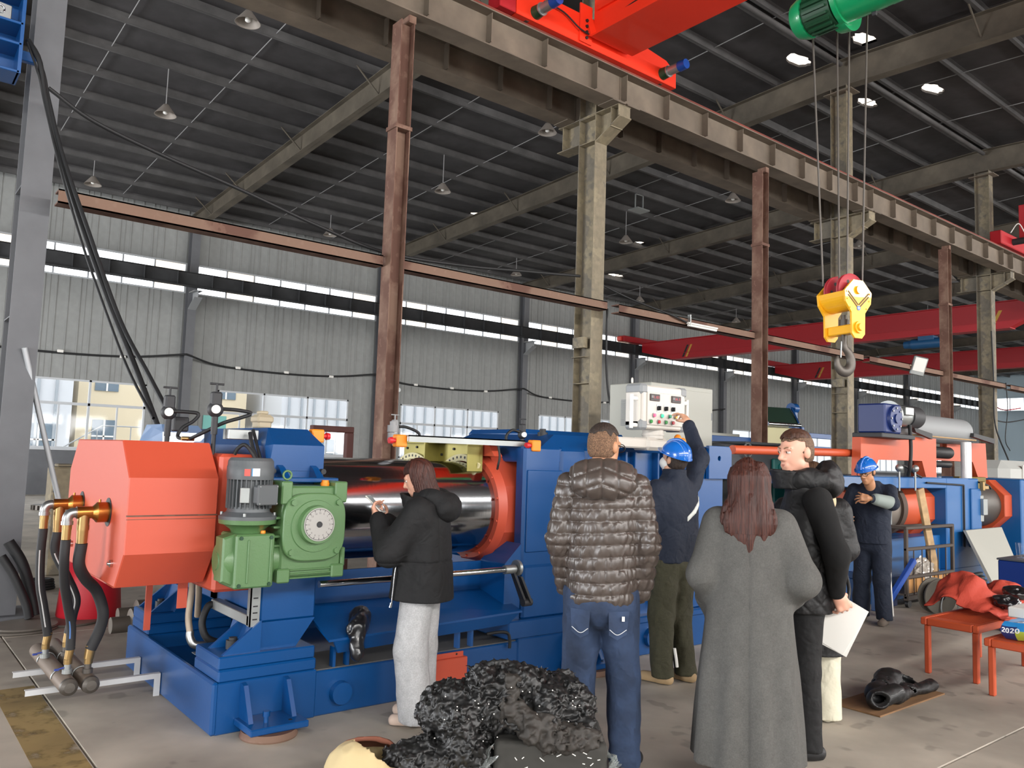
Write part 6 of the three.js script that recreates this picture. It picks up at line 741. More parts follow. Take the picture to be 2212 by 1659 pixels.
const CL = {
  blackCloth: mat('#101012', 0.8, 0, { bumpMap: T.wrinkle, bumpScale: 0.012 }), blackNylon: mat('#141416', 0.6, 0, { bumpMap: T.wrinkle, bumpScale: 0.012 }), navy: mat('#101a2c', 0.8, 0, { bumpMap: T.wrinkle, bumpScale: 0.014 }), taupe: phy('#4a413c', 0.34, { clearcoat: 0.35, clearcoatRoughness: 0.35 }), denim: mat('#36496a', 0.85, 0, { map: T.denim, bumpMap: T.wrinkle, bumpScale: 0.012 }), denimPale: mat('#cfcfd0', 0.85, 0, { map: T.wool, bumpMap: T.wrinkle, bumpScale: 0.01 }), cream: mat('#d0cbb6', 0.85, 0, { bumpMap: T.wrinkle, bumpScale: 0.012 }), olive: mat('#45432f', 0.85, 0, { map: T.wool, bumpMap: T.wrinkle, bumpScale: 0.016 }), wool: mat('#646360', 0.92, 0, { map: T.wool, bumpMap: T.wrinkle, bumpScale: 0.005 }), helmet: phy('#1466c0', 0.25, { clearcoat: 0.7 }), hairRed: phy('#54291d', 0.6, { map: T.strand, bumpMap: T.strandB, bumpScale: 0.006 }), hairBrown: phy('#63462f', 0.65, { map: T.strand, bumpMap: T.strandB, bumpScale: 0.004 }), hairBlack: mat('#3c302a', 0.7, 0, { map: T.speckle, bumpMap: T.strandB, bumpScale: 0.004 }), stubble: mat('#8a6d58', 0.9, 0, { map: T.speckle, bumpMap: T.fine, bumpScale: 0.002 }), tan: mat('#a98f6b', 0.85), greySleeve: mat('#8c9691', 0.7), reflect: mat('#cfd2cc', 0.4),
};
function person(o) {
  const H = o.H, s = H / 1.8, g = thing('person', o.label, 'person', [o.at[0], 0, o.at[1]], o.turn), L = o.legs, A_ = o.arms;
  const hc = o.head.c, hs = o.head.s ?? s;
  // body: one surface of trunk, limbs, head and hands
  const trunk = loftS([[0.48 * H, 0, 0, 0.15 * s, 0.1 * s], [0.58 * H, 0, 0, 0.135 * s, 0.095 * s], [0.72 * H, 0, 0.0, 0.16 * s, 0.11 * s], [0.8 * H, 0, -0.01, 0.15 * s, 0.085 * s], [0.83 * H, 0, -0.02, 0.09 * s, 0.06 * s]]);
  const limbs = []; for (const l of L) limbs.push(...chain([[l[0][0], l[0][1], l[0][2]], l[1], l[2]], [0.075 * s, 0.05 * s, 0.035 * s]), capS(l[2], [l[2][0] + l[3][0] * 0.12, 0.04, l[2][2] + l[3][1] * 0.12], 0.03, 0.025));
  for (const a of A_) limbs.push(...chain([a.sh, a.el, a.wr], [0.05 * s, 0.04 * s, 0.026 * s]));
  limbs.push(capS([0, 0.8 * H, -0.02], [hc[0] * 0.8, hc[1] - 0.14 * hs, hc[2] * 0.6 - 0.02], 0.055 * s));
  const parts = [netMesh(U(0.05, trunk, ...limbs), [-0.75 * s, -0.02, -0.6], [0.75 * s, hc[1] - 0.08, 0.7], 0.02)];
  const hd = rotIn(hc, o.head.yaw ?? 0, o.head.pitch ?? 0, headS, hs * (o.head.k ?? 1)); const R = 0.24 * hs;
  parts.push(netMesh(hd, [hc[0] - R, hc[1] - R, hc[2] - R], [hc[0] + R, hc[1] + R, hc[2] + R], o.head.cell ?? 0.0045));
  for (const a of A_) if (a.dir) { const h = handS(a.wr, a.dir, a.palm, a.curl ?? [0.5, 0.55, 0.6, 0.6, 0.5], s * 1.0); parts.push(netMesh(h.f, h.lo, h.hi, 0.0042)); }
  M('body', parts, o.skin, g);
  const P = (name, f, lo, hi, h, m, label) => M(name, netMesh(f, lo, hi, h), m, g, label ? { label } : {});
  const headAt = (name, geos, m) => { const me = M(name, geos, m, g); me.position.set(...hc); me.rotation.order = 'YXZ'; me.rotation.y = o.head.yaw ?? 0; me.rotation.x = o.head.pitch ?? 0; const k = hs * (o.head.k ?? 1); me.scale.set(k, k, k); return me; };
  if (o.face) { for (const e of [1, -1]) { headAt('eye', sph(e * 0.031, 0.002, 0.0755, 0.0125, 0.0105, 0.0115, 14), mat('#d8cfc6', 0.3)); headAt('iris', sph(e * 0.031 + o.face, 0.001, 0.0845, 0.0058, 0.0058, 0.004, 10), mat('#4a4038', 0.3)); } headAt('eyelid', [tb([[0.018, 0.006, 0.089], [0.031, 0.0115, 0.0905], [0.046, 0.006, 0.084]], 0.0032, 12, 6), tb([[-0.018, 0.006, 0.089], [-0.031, 0.0115, 0.0905], [-0.046, 0.006, 0.084]], 0.0032, 12, 6)], o.skin); headAt('eyebrow', [tb([[0.014, 0.022, 0.0925], [0.033, 0.028, 0.0885], [0.052, 0.022, 0.075]], 0.0038, 12, 6), tb([[-0.014, 0.022, 0.0925], [-0.033, 0.028, 0.0885], [-0.052, 0.022, 0.075]], 0.0038, 12, 6)], o.brow); headAt('lips', [tb([[-0.022, -0.0695, 0.08], [-0.01, -0.068, 0.0895], [0.01, -0.068, 0.0895], [0.022, -0.0695, 0.08]], 0.0036, 14, 6), tb([[-0.02, -0.0715, 0.081], [0, -0.0745, 0.0895], [0.02, -0.0715, 0.081]], 0.004, 14, 6)], mat('#b5695c', 0.5)); }
  return { g, P, headAt, s, H, hd: rotIn(hc, o.head.yaw ?? 0, o.head.pitch ?? 0, (x, y, z) => headS(x, y, z), hs * (o.head.k ?? 1)), hin: (f) => rotIn(hc, o.head.yaw ?? 0, o.head.pitch ?? 0, f, hs * (o.head.k ?? 1)), box: (r) => [[hc[0] - r, hc[1] - r, hc[2] - r], [hc[0] + r, hc[1] + r, hc[2] + r]] };
}
const fold = (f, a, fr, sd = 1) => (x, y, z) => f(x, y, z) + a * n3(x * fr, y * fr * 0.6, z * fr, sd) + a * 0.5 * n3(x * fr * 2.3, y * fr * 1.4, z * fr * 2.3, sd + 1);
const cutY = (f, lo, hi) => (x, y, z) => Math.max(f(x, y, z), lo - y, y - hi);
function shoes(q, L, m, s = 1) { for (const l of L) { const a = l[2], d = l[3]; q.P('shoe', (x, y, z) => Math.max(U(0.03, capS([a[0] - d[0] * 0.05, 0.04, a[2] - d[1] * 0.05], [a[0] + d[0] * 0.15 * s, 0.03, a[2] + d[1] * 0.15 * s], 0.042 * s, 0.04 * s), capS([a[0], 0.05, a[2]], [a[0], 0.11, a[2]], 0.045 * s))(x, y, z), 0.004 - y), [a[0] - 0.25, 0, a[2] - 0.25], [a[0] + 0.25, 0.2, a[2] + 0.25], 0.008, m); } }
function hairCap(q, m, th, line) { const f = q.hin((x, y, z) => Math.max(U(0.03, ellS([0, 0.034, -0.014], [0.075 + th, 0.087 + th * 1.3, 0.095 + th]), ellS([0, -0.02, -0.03], [0.066 + th, 0.07, 0.07 + th]))(x, y, z) + 0.0025 * n3(x * 90, y * 30, z * 90, 3), line(x, y, z))); const [lo, hi] = q.box(0.17 * q.s); q.P('hair', f, lo, hi, 0.005, m); }
// --- woman with the phone
{
  const H = 1.66, L = [[[0.075, 0.86, 0], [0.085, 0.46, 0.03], [0.09, 0.08, -0.03], [0.15, 0.98]], [[-0.075, 0.86, 0], [-0.08, 0.46, 0.03], [-0.085, 0.08, 0.03], [-0.1, 0.99]]];
  const AR = [{ sh: [0.19, 1.34, -0.01], el: [0.25, 1.08, 0.14], wr: [0.1, 1.27, 0.29], dir: [-0.35, 0.75, 0.55], palm: [-0.4, 0.4, -0.75], curl: [0.55, 0.6, 0.65, 0.7, 0.7] }, { sh: [-0.19, 1.34, -0.01], el: [-0.24, 1.08, 0.14], wr: [-0.05, 1.25, 0.3], dir: [0.45, 0.7, 0.5], palm: [0.4, 0.4, -0.75], curl: [0.6, 0.65, 0.7, 0.7, 0.6] }];
  const q = person({ label: 'woman in a black hooded jacket and pale wide jeans looking at a phone', H, at: [2.93, -4.5], turn: -2.5, legs: L, arms: AR, head: { c: [0, 1.54, 0.06], yaw: 0.08, pitch: 0.32, s: 0.94 }, skin: SK.pale, face: 0.0001, brow: CL.hairBrown });
  hairCap(q, CL.hairRed, 0.016, (x, y, z) => Math.max(-(y + 0.14), Math.min(z - 0.035 + 0.0 * y, Math.max(z - 0.085, 0.045 - y))));
  q.P('hair_lengths', (x, y, z) => { const f = q.hin((a, b, c) => Math.max(loftS([[-0.19, 0, -0.05, 0.105, 0.075], [-0.08, 0, -0.035, 0.1, 0.08], [0.02, 0, -0.02, 0.09, 0.095], [0.08, 0, -0.015, 0.08, 0.085]])(a, b, c) + 0.004 * Math.sin(Math.atan2(a, c) * 42) + 0.003 * n3(a * 60, b * 14, c * 60, 4), c - 0.03)); return f(x, y, z); }, [-0.18, 1.3, -0.2], [0.18, 1.68, 0.2], 0.006, CL.hairRed);
  const torso = loftS([[0.77, 0, 0.0, 0.225, 0.2], [0.95, 0, 0.0, 0.215, 0.185], [1.12, 0, 0.0, 0.215, 0.17], [1.28, 0, -0.01, 0.21, 0.15], [1.38, 0, -0.02, 0.17, 0.12], [1.42, 0, -0.02, 0.11, 0.1], [1.45, 0, -0.01, 0.09, 0.09]]);
  const arms = AR.flatMap((a) => chain([[a.sh[0] * 0.9, a.sh[1], a.sh[2]], a.el, [a.el[0] + (a.wr[0] - a.el[0]) * 0.93, a.el[1] + (a.wr[1] - a.el[1]) * 0.93, a.el[2] + (a.wr[2] - a.el[2]) * 0.93]], [0.09, 0.085, 0.058]));
  const seam = (x, y) => 0.008 * Math.exp(-Math.pow((y - 1.02) / 0.006, 2)) + 0.006 * Math.exp(-Math.pow((Math.abs(x) - 0.12) / 0.006, 2)) * (y > 1.02 && y < 1.3 ? 1 : 0);
  const jk = fold(U(0.05, torso, ...arms), 0.007, 9, 3); q.P('jacket', (x, y, z) => Math.max(jk(x, y, z) + seam(x, y), 0.775 + 0.02 * z - y), [-0.42, 0.74, -0.3], [0.42, 1.52, 0.42], 0.009, CL.blackCloth);
  q.P('hood', fold(U(0.04, ellS([0, 1.36, -0.15], [0.145, 0.1, 0.085]), ellS([0.08, 1.42, -0.06], [0.07, 0.06, 0.09]), ellS([-0.08, 1.42, -0.06], [0.07, 0.06, 0.09])), 0.008, 12, 5), [-0.24, 1.2, -0.3], [0.24, 1.52, 0.12], 0.009, CL.blackCloth);
  q.P('collar', (x, y, z) => { const d = Math.abs(loftS([[1.36, 0, 0.02, 0.11, 0.115], [1.46, 0, 0.045, 0.105, 0.12]])(x, y, z)) - 0.012; return Math.max(d, 1.34 - y, y - 1.43 - 0.2 * (z - 0.1)); }, [-0.16, 1.32, -0.14], [0.16, 1.5, 0.22], 0.007, CL.blackCloth);
  const zp = [[0.2, 1.04, 0.1], [0.21, 0.95, 0.11], [0.215, 0.85, 0.115], [0.22, 0.76, 0.12]]; M('zip', [tb(zp, 0.005, 20, 6), cy([0.222, 0.77, 0.12], [0.224, 0.74, 0.125], 0.008)], C.chrome, q.g, { label: 'bright silver side zip' });
  const tr = U(0.03, ellS([0, 0.86, -0.01], [0.17, 0.14, 0.13]), ...L.flatMap((l) => chain([l[0], l[1], [l[2][0], 0.02, l[2][2]]], [0.105, 0.105, 0.112]))); q.P('trousers', (x, y, z) => Math.max(fold(tr, 0.006, 8, 7)(x, y, z), 0.03 - y, y - 0.95), [-0.3, 0, -0.24], [0.3, 1.0, 0.24], 0.01, CL.denimPale);
  shoes(q, L, mat('#c9b3a4', 0.7), 0.95);
  const ph = thing('mobile_phone', 'white mobile phone held in the hands of the woman', 'phone'); q.g.updateMatrixWorld(); const pp = q.g.localToWorld(V(0.02, 1.36, 0.345)); ph.position.copy(pp); ph.rotation.set(0, -2.5, 0); const body = M('case', cb(-0.038, 0.038, -0.08, 0.08, -0.005, 0.005, 0.004).rotateX(0.85), C.white, ph); body.position.set(0, 0, 0); M('screen', cb(-0.034, 0.034, -0.074, 0.074, -0.0065, -0.005, 0.0005).rotateX(0.85), mat('#9aa3a6', 0.15), ph);
}
// --- man in the quilted jacket
{
  const H = 1.9, L = [[[0.1, 0.95, 0], [0.115, 0.5, 0.02], [0.12, 0.09, 0], [0.25, 0.97]], [[-0.1, 0.95, 0], [-0.13, 0.5, 0.03], [-0.15, 0.09, 0], [-0.35, 0.94]]];
  const AR = [{ sh: [0.2, 1.55, -0.02], el: [0.245, 1.25, -0.05], wr: [0.205, 0.98, 0.06] }, { sh: [-0.2, 1.55, -0.02], el: [-0.255, 1.25, -0.06], wr: [-0.215, 0.96, 0.05] }];
  const q = person({ label: 'man in a shiny taupe quilted jacket and blue jeans seen from behind', H, at: [3.33, -3.28], turn: 2.3, legs: L, arms: AR, head: { c: [0, 1.775, 0.03], yaw: -0.55, pitch: 0.05, s: 1.06, cell: 0.005 }, skin: SK.tan, face: 0.0001, brow: CL.hairBlack });
  const band = (y) => { const t = (y - 0.9) / 0.066; return 0.012 * (1 - Math.pow(Math.abs(Math.sin(Math.PI * t)), 0.38)); };
  const torso = loftS([[0.88, 0, 0, 0.185, 0.15], [0.94, 0, 0, 0.195, 0.165], [1.1, 0, 0, 0.2, 0.165], [1.3, 0, -0.01, 0.205, 0.165], [1.46, 0, -0.02, 0.205, 0.145], [1.56, 0, -0.02, 0.19, 0.11], [1.62, 0, -0.01, 0.11, 0.095], [1.68, 0, 0.0, 0.095, 0.09]]);
  const arms = AR.flatMap((a) => chain([[a.sh[0] * 0.92, a.sh[1], a.sh[2]], a.el, a.wr], [0.082, 0.07, 0.058])), base = U(0.02, torso, ...arms);
  q.P('jacket', (x, y, z) => { const ty = y + 0.04 * x + 0.012 * n3(x * 5, y * 5, z * 5, 2), cr = 0.007 * Math.max(0, n3(x * 24 + y * 9, y * 6, z * 24, 6)) + 0.006 * n3(x * 46 + y * 14, y * 12, z * 46, 8) + 0.004 * n3(x * 80, y * 22, z * 80, 9); return Math.max(base(x, y, z) + band(ty) - 0.004 + cr, 0.9 - y); }, [-0.46, 0.86, -0.27], [0.46, 1.72, 0.27], 0.0066, CL.taupe);
  q.P('hood', (x, y, z) => { const d = U(0.05, ellS([0, 1.57, -0.13], [0.19, 0.1, 0.095]), ellS([0.11, 1.63, -0.05], [0.08, 0.065, 0.11]), ellS([-0.11, 1.63, -0.05], [0.08, 0.065, 0.11]), ellS([0, 1.66, -0.09], [0.13, 0.05, 0.07]))(x, y, z); const a = Math.abs(((Math.abs(x) / 0.085 + 0.5) % 1) - 0.5), b = Math.abs((((y - 1.4 + Math.abs(x) * 0.35) / 0.085 + 0.5) % 1) - 0.5); return d + 0.009 * Math.exp(-Math.pow(Math.min(a, b) / 0.09, 2)) + 0.004 * n3(x * 30, y * 30, z * 30, 9); }, [-0.26, 1.42, -0.28], [0.26, 1.75, 0.12], 0.0075, CL.taupe);
  hairCap(q, CL.stubble, 0.004, (x, y, z) => Math.max(-(y + 0.075), Math.min(Math.max(z - 0.0, -(y + 0.06)), z + 0.2, Math.max(z - 0.1, 0.07 - y))));
  q.P('crown_hair', q.hin((x, y, z) => Math.max(ellS([0, 0.036, -0.012], [0.081, 0.097, 0.103])(x, y, z) + 0.002 * n3(x * 120, y * 60, z * 120, 2), 0.068 - y + 0.1 * (z + 0.02) + 0.02 * n3(x * 40, 1, z * 40, 7))), ...q.box(0.18), 0.005, CL.hairBlack);
  q.headAt('glasses', [tb([[0.078, 0.006, -0.01], [0.08, 0.008, 0.03], [0.07, 0.004, 0.085], [0.06, 0.002, 0.1]], 0.0028, 20, 6), tb([[-0.078, 0.006, -0.01], [-0.08, 0.008, 0.03], [-0.07, 0.004, 0.085], [-0.06, 0.002, 0.1]], 0.0028, 20, 6), new THREE.TorusGeometry(0.026, 0.0026, 6, 28).scale(1.1, 0.85, 1).translate(0.034, 0, 0.106), new THREE.TorusGeometry(0.026, 0.0026, 6, 28).scale(1.1, 0.85, 1).translate(-0.034, 0, 0.106)], C.black);
  const tr = U(0.03, ellS([0, 0.9, -0.02], [0.185, 0.15, 0.15]), ...L.flatMap((l) => chain([l[0], l[1], [l[2][0], 0.03, l[2][2]]], [0.115, 0.095, 0.085]))); q.P('jeans', (x, y, z) => Math.max(fold(tr, 0.007, 10, 7)(x, y, z) + 0.004 * Math.sin(y * 60) * st(0.35, 0.05, y), 0.035 - y, y - 0.99), [-0.33, 0, -0.26], [0.33, 1.04, 0.24], 0.009, CL.denim);
  for (const s of [-1, 1]) M('back_pocket', [hull([[s * 0.05, 0.88, -0.162], [s * 0.16, 0.885, -0.12], [s * 0.055, 0.76, -0.172], [s * 0.15, 0.765, -0.14], [s * 0.1, 0.735, -0.165], [s * 0.05, 0.88, -0.16], [s * 0.05, 0.88, -0.14], [s * 0.15, 0.88, -0.1], [s * 0.1, 0.74, -0.14]])], CL.denim, q.g); for (const s of [-1, 1]) M('pocket_stitch', tb([[s * 0.058, 0.79, -0.176], [s * 0.1, 0.765, -0.174], [s * 0.148, 0.79, -0.15]], 0.0022, 16, 5), mat('#c9ccd0', 0.7), q.g); M('pocket_label', bx(-0.137, -0.122, 0.835, 0.86, -0.158, -0.152), C.white, q.g);
  shoes(q, L, C.black, 1.08);
}
// --- worker reaching up to the panel
{
  const H = 1.84, L = [[[0.09, 0.93, 0], [0.1, 0.5, 0.02], [0.1, 0.09, 0.0], [0.35, 0.94]], [[-0.09, 0.93, 0], [-0.1, 0.5, 0.03], [-0.12, 0.09, -0.03], [0.2, 0.98]]];
  const AR = [{ sh: [0.2, 1.48, 0], el: [0.28, 1.2, 0.02], wr: [0.2, 1.0, 0.14], dir: [-0.2, -0.7, 0.6], palm: [-1, 0, 0] }, { sh: [-0.22, 1.52, 0.03], el: [-0.4, 1.74, 0.13], wr: [-0.46, 2.04, 0.33], dir: [-0.1, 0.65, 0.65], palm: [0.15, -0.55, 0.75], curl: [0.5, 0.55, 0.6, 0.65, 0.9] }];
  const q = person({ label: 'worker in a blue hard hat and navy jacket reaching up to the operator panel', H, at: [5.08, -4.22], turn: 3.02, legs: L, arms: AR, head: { c: [-0.06, 1.72, 0.07], yaw: 0.12, pitch: -0.32, s: 1.02, cell: 0.006 }, skin: SK.mid, face: 0.0001, brow: CL.hairBlack });
  hairCap(q, CL.hairBlack, 0.006, (x, y, z) => Math.max(-(y + 0.06), z - 0.02));
  hat(q); q.P('face_mask', q.hin((x, y, z) => Math.max(ellS([0, -0.05, 0.035], [0.072, 0.062, 0.085])(x, y, z), 0.0 - z, y + 0.012)), ...q.box(0.17), 0.006, C.white);
  const torso = loftS([[0.9, 0, 0.01, 0.19, 0.145], [1.05, 0, 0.01, 0.2, 0.15], [1.3, 0, 0, 0.215, 0.15], [1.45, 0, 0, 0.21, 0.13], [1.54, 0, -0.01, 0.15, 0.1], [1.6, 0, 0, 0.09, 0.09], [1.64, 0, 0.0, 0.085, 0.085]]);
  const arms = AR.flatMap((a) => chain([[a.sh[0] * 0.92, a.sh[1], a.sh[2]], a.el, [a.el[0] + (a.wr[0] - a.el[0]) * 0.9, a.el[1] + (a.wr[1] - a.el[1]) * 0.9, a.el[2] + (a.wr[2] - a.el[2]) * 0.9]], [0.085, 0.072, 0.052]));
  q.P('jacket', (x, y, z) => Math.max(fold(U(0.05, torso, ...arms), 0.009, 9, 13)(x, y, z), 0.92 - y), [-0.66, 0.88, -0.25], [0.42, 2.1, 0.5], 0.01, CL.navy);
  q.P('reflective_band', (x, y, z) => Math.max(fold(U(0.05, torso, ...arms), 0.009, 9, 13)(x, y, z) - 0.006, Math.abs(y - 1.26 + 0.75 * x) - 0.022, z + 0.02, x + 0.0, -0.26 - x), [-0.28, 1.2, -0.22], [0.02, 1.52, 0.02], 0.008, CL.reflect);
  M('sleeve_badge', [bx(0.3, 0.312, 1.28, 1.36, -0.015, 0.005), bx(0.302, 0.314, 1.32, 1.335, -0.04, 0.03)], C.white, q.g, { label: 'small pale sleeve badge' }); M('badge_emblem', sph(0.3, 1.26, -0.005, 0.015, 0.02, 0.015, 10), mat('#c9c23a', 0.6), q.g);
  const tr = U(0.03, ellS([0, 0.9, 0], [0.17, 0.13, 0.13]), ...L.flatMap((l) => chain([l[0], l[1], [l[2][0], 0.05, l[2][2]]], [0.115, 0.1, 0.085]))); q.P('trousers', (x, y, z) => Math.max(fold(tr, 0.012, 9, 17)(x, y, z), 0.05 - y, y - 0.98), [-0.33, 0, -0.24], [0.33, 1.02, 0.24], 0.01, CL.olive);
  shoes(q, L, CL.tan, 1.05); M('ankle_stripe', [tb([[0.06, 0.28, -0.09], [0.05, 0.2, -0.1], [0.04, 0.14, -0.1]], 0.012, 12, 6)], C.white, q.g);
}
function hat(q, m = CL.helmet) {
  const shell = q.headAt('hard_hat', [(() => { const g = new THREE.SphereGeometry(1, 40, 20, 0, Math.PI * 2, 0, Math.PI * 0.52).scale(0.108, 0.115, 0.132).translate(0, 0.045, -0.008); return g; })(), (() => { const pts = []; for (let i = 0; i <= 40; i++) { const t = i / 40 * Math.PI * 2, c = Math.cos(t), s = Math.sin(t), fr = Math.max(0, s); pts.push([0.11 * c * (1 + 0.1), 0.13 * s * (1.05) - 0.008 + 0.045 * Math.pow(fr, 3)]); } return ex(pts, 'y', 0.036, 0.045); })(), tb([[0, 0.035, -0.145], [0, 0.13, -0.1], [0, 0.166, -0.01], [0, 0.13, 0.085], [0, 0.06, 0.125]], 0.012, 30, 8), ...[-1, 1].map((s) => tb([[s * 0.04, 0.04, -0.132], [s * 0.042, 0.12, -0.09], [s * 0.042, 0.152, -0.01], [s * 0.04, 0.12, 0.08]], 0.006, 24, 6))], m);
  shell.userData.label = 'glossy blue hard hat'; return shell;
}
// --- woman in the long grey coat
{
  const H = 1.72, L = [[[0.08, 0.88, 0], [0.085, 0.46, 0.02], [0.09, 0.08, 0], [0.2, 0.98]], [[-0.08, 0.88, 0], [-0.085, 0.46, 0.02], [-0.1, 0.08, 0], [-0.2, 0.98]]];
  const AR = [{ sh: [0.2, 1.38, -0.01], el: [0.245, 1.1, -0.06], wr: [0.2, 0.92, 0.1] }, { sh: [-0.2, 1.38, -0.01], el: [-0.275, 1.1, -0.08], wr: [-0.21, 0.97, 0.1] }];
  const q = person({ label: 'woman with long auburn hair in a long grey wool coat seen from behind', H, at: [3.83, -2.66], turn: 2.2, legs: L, arms: AR, head: { c: [0, 1.59, 0.02], yaw: 0.05, pitch: 0, s: 0.96, cell: 0.007 }, skin: SK.pale });
  const hairF = U(0.05, ellS([0, 1.625, 0.005], [0.103, 0.108, 0.118]), loftS([[1.22, -0.02, -0.14, 0.045, 0.018], [1.31, -0.01, -0.135, 0.1, 0.035], [1.39, 0.0, -0.105, 0.155, 0.06], [1.47, 0, -0.075, 0.13, 0.075], [1.56, 0, -0.03, 0.11, 0.095], [1.64, 0, -0.01, 0.1, 0.1], [1.7, 0, 0, 0.06, 0.06]]));
  q.P('hair', (x, y, z) => Math.max(hairF(x, y, z) + 0.0035 * n3(x * 120, y * 7, z * 120, 3) + 0.008 * n3(x * 40 + y * 3, y * 4, z * 34, 6) + 0.035 * st(1.42, 1.26, y) * Math.max(0, n3(x * 26, 2, 1, 9)), z - 0.06), [-0.22, 1.22, -0.2], [0.22, 1.76, 0.16], 0.005, CL.hairRed);
  const torso = loftS([[0.12, 0, 0, 0.29, 0.25], [0.5, 0, 0, 0.265, 0.22], [0.85, 0, 0, 0.235, 0.19], [1.1, 0, -0.01, 0.215, 0.165], [1.28, 0, -0.02, 0.205, 0.145], [1.4, 0, -0.02, 0.19, 0.115], [1.46, 0, -0.02, 0.11, 0.095], [1.5, 0, -0.01, 0.095, 0.09]], 2.2);
  const arms = AR.flatMap((a) => chain([[a.sh[0] * 0.8, a.sh[1], a.sh[2]], a.el, a.wr], [0.088, 0.078, 0.066]));
  q.P('coat', (x, y, z) => { const fl = 0.014 * Math.sin(Math.atan2(x, -z) * 9 + 1.0) * st(1.0, 0.3, y), seam = z < 0 ? 0.006 * Math.exp(-Math.pow(x / 0.005, 2)) : 0; return Math.max(fold(U(0.05, torso, ...arms), 0.007, 5, 23)(x, y, z) + fl + seam, 0.13 - y); }, [-0.48, 0.1, -0.33], [0.48, 1.54, 0.33], 0.01, CL.wool);
  for (const a of AR) M('sleeve_cuff', cy([a.wr[0] + (a.el[0] - a.wr[0]) * 0.12, a.wr[1] + (a.el[1] - a.wr[1]) * 0.12, a.wr[2] + (a.el[2] - a.wr[2]) * 0.12], [a.wr[0] + (a.el[0] - a.wr[0]) * 0.3, a.wr[1] + (a.el[1] - a.wr[1]) * 0.3, a.wr[2] + (a.el[2] - a.wr[2]) * 0.3], 0.071, 0.074, 24), CL.wool, q.g);
  shoes(q, L, C.black);
}
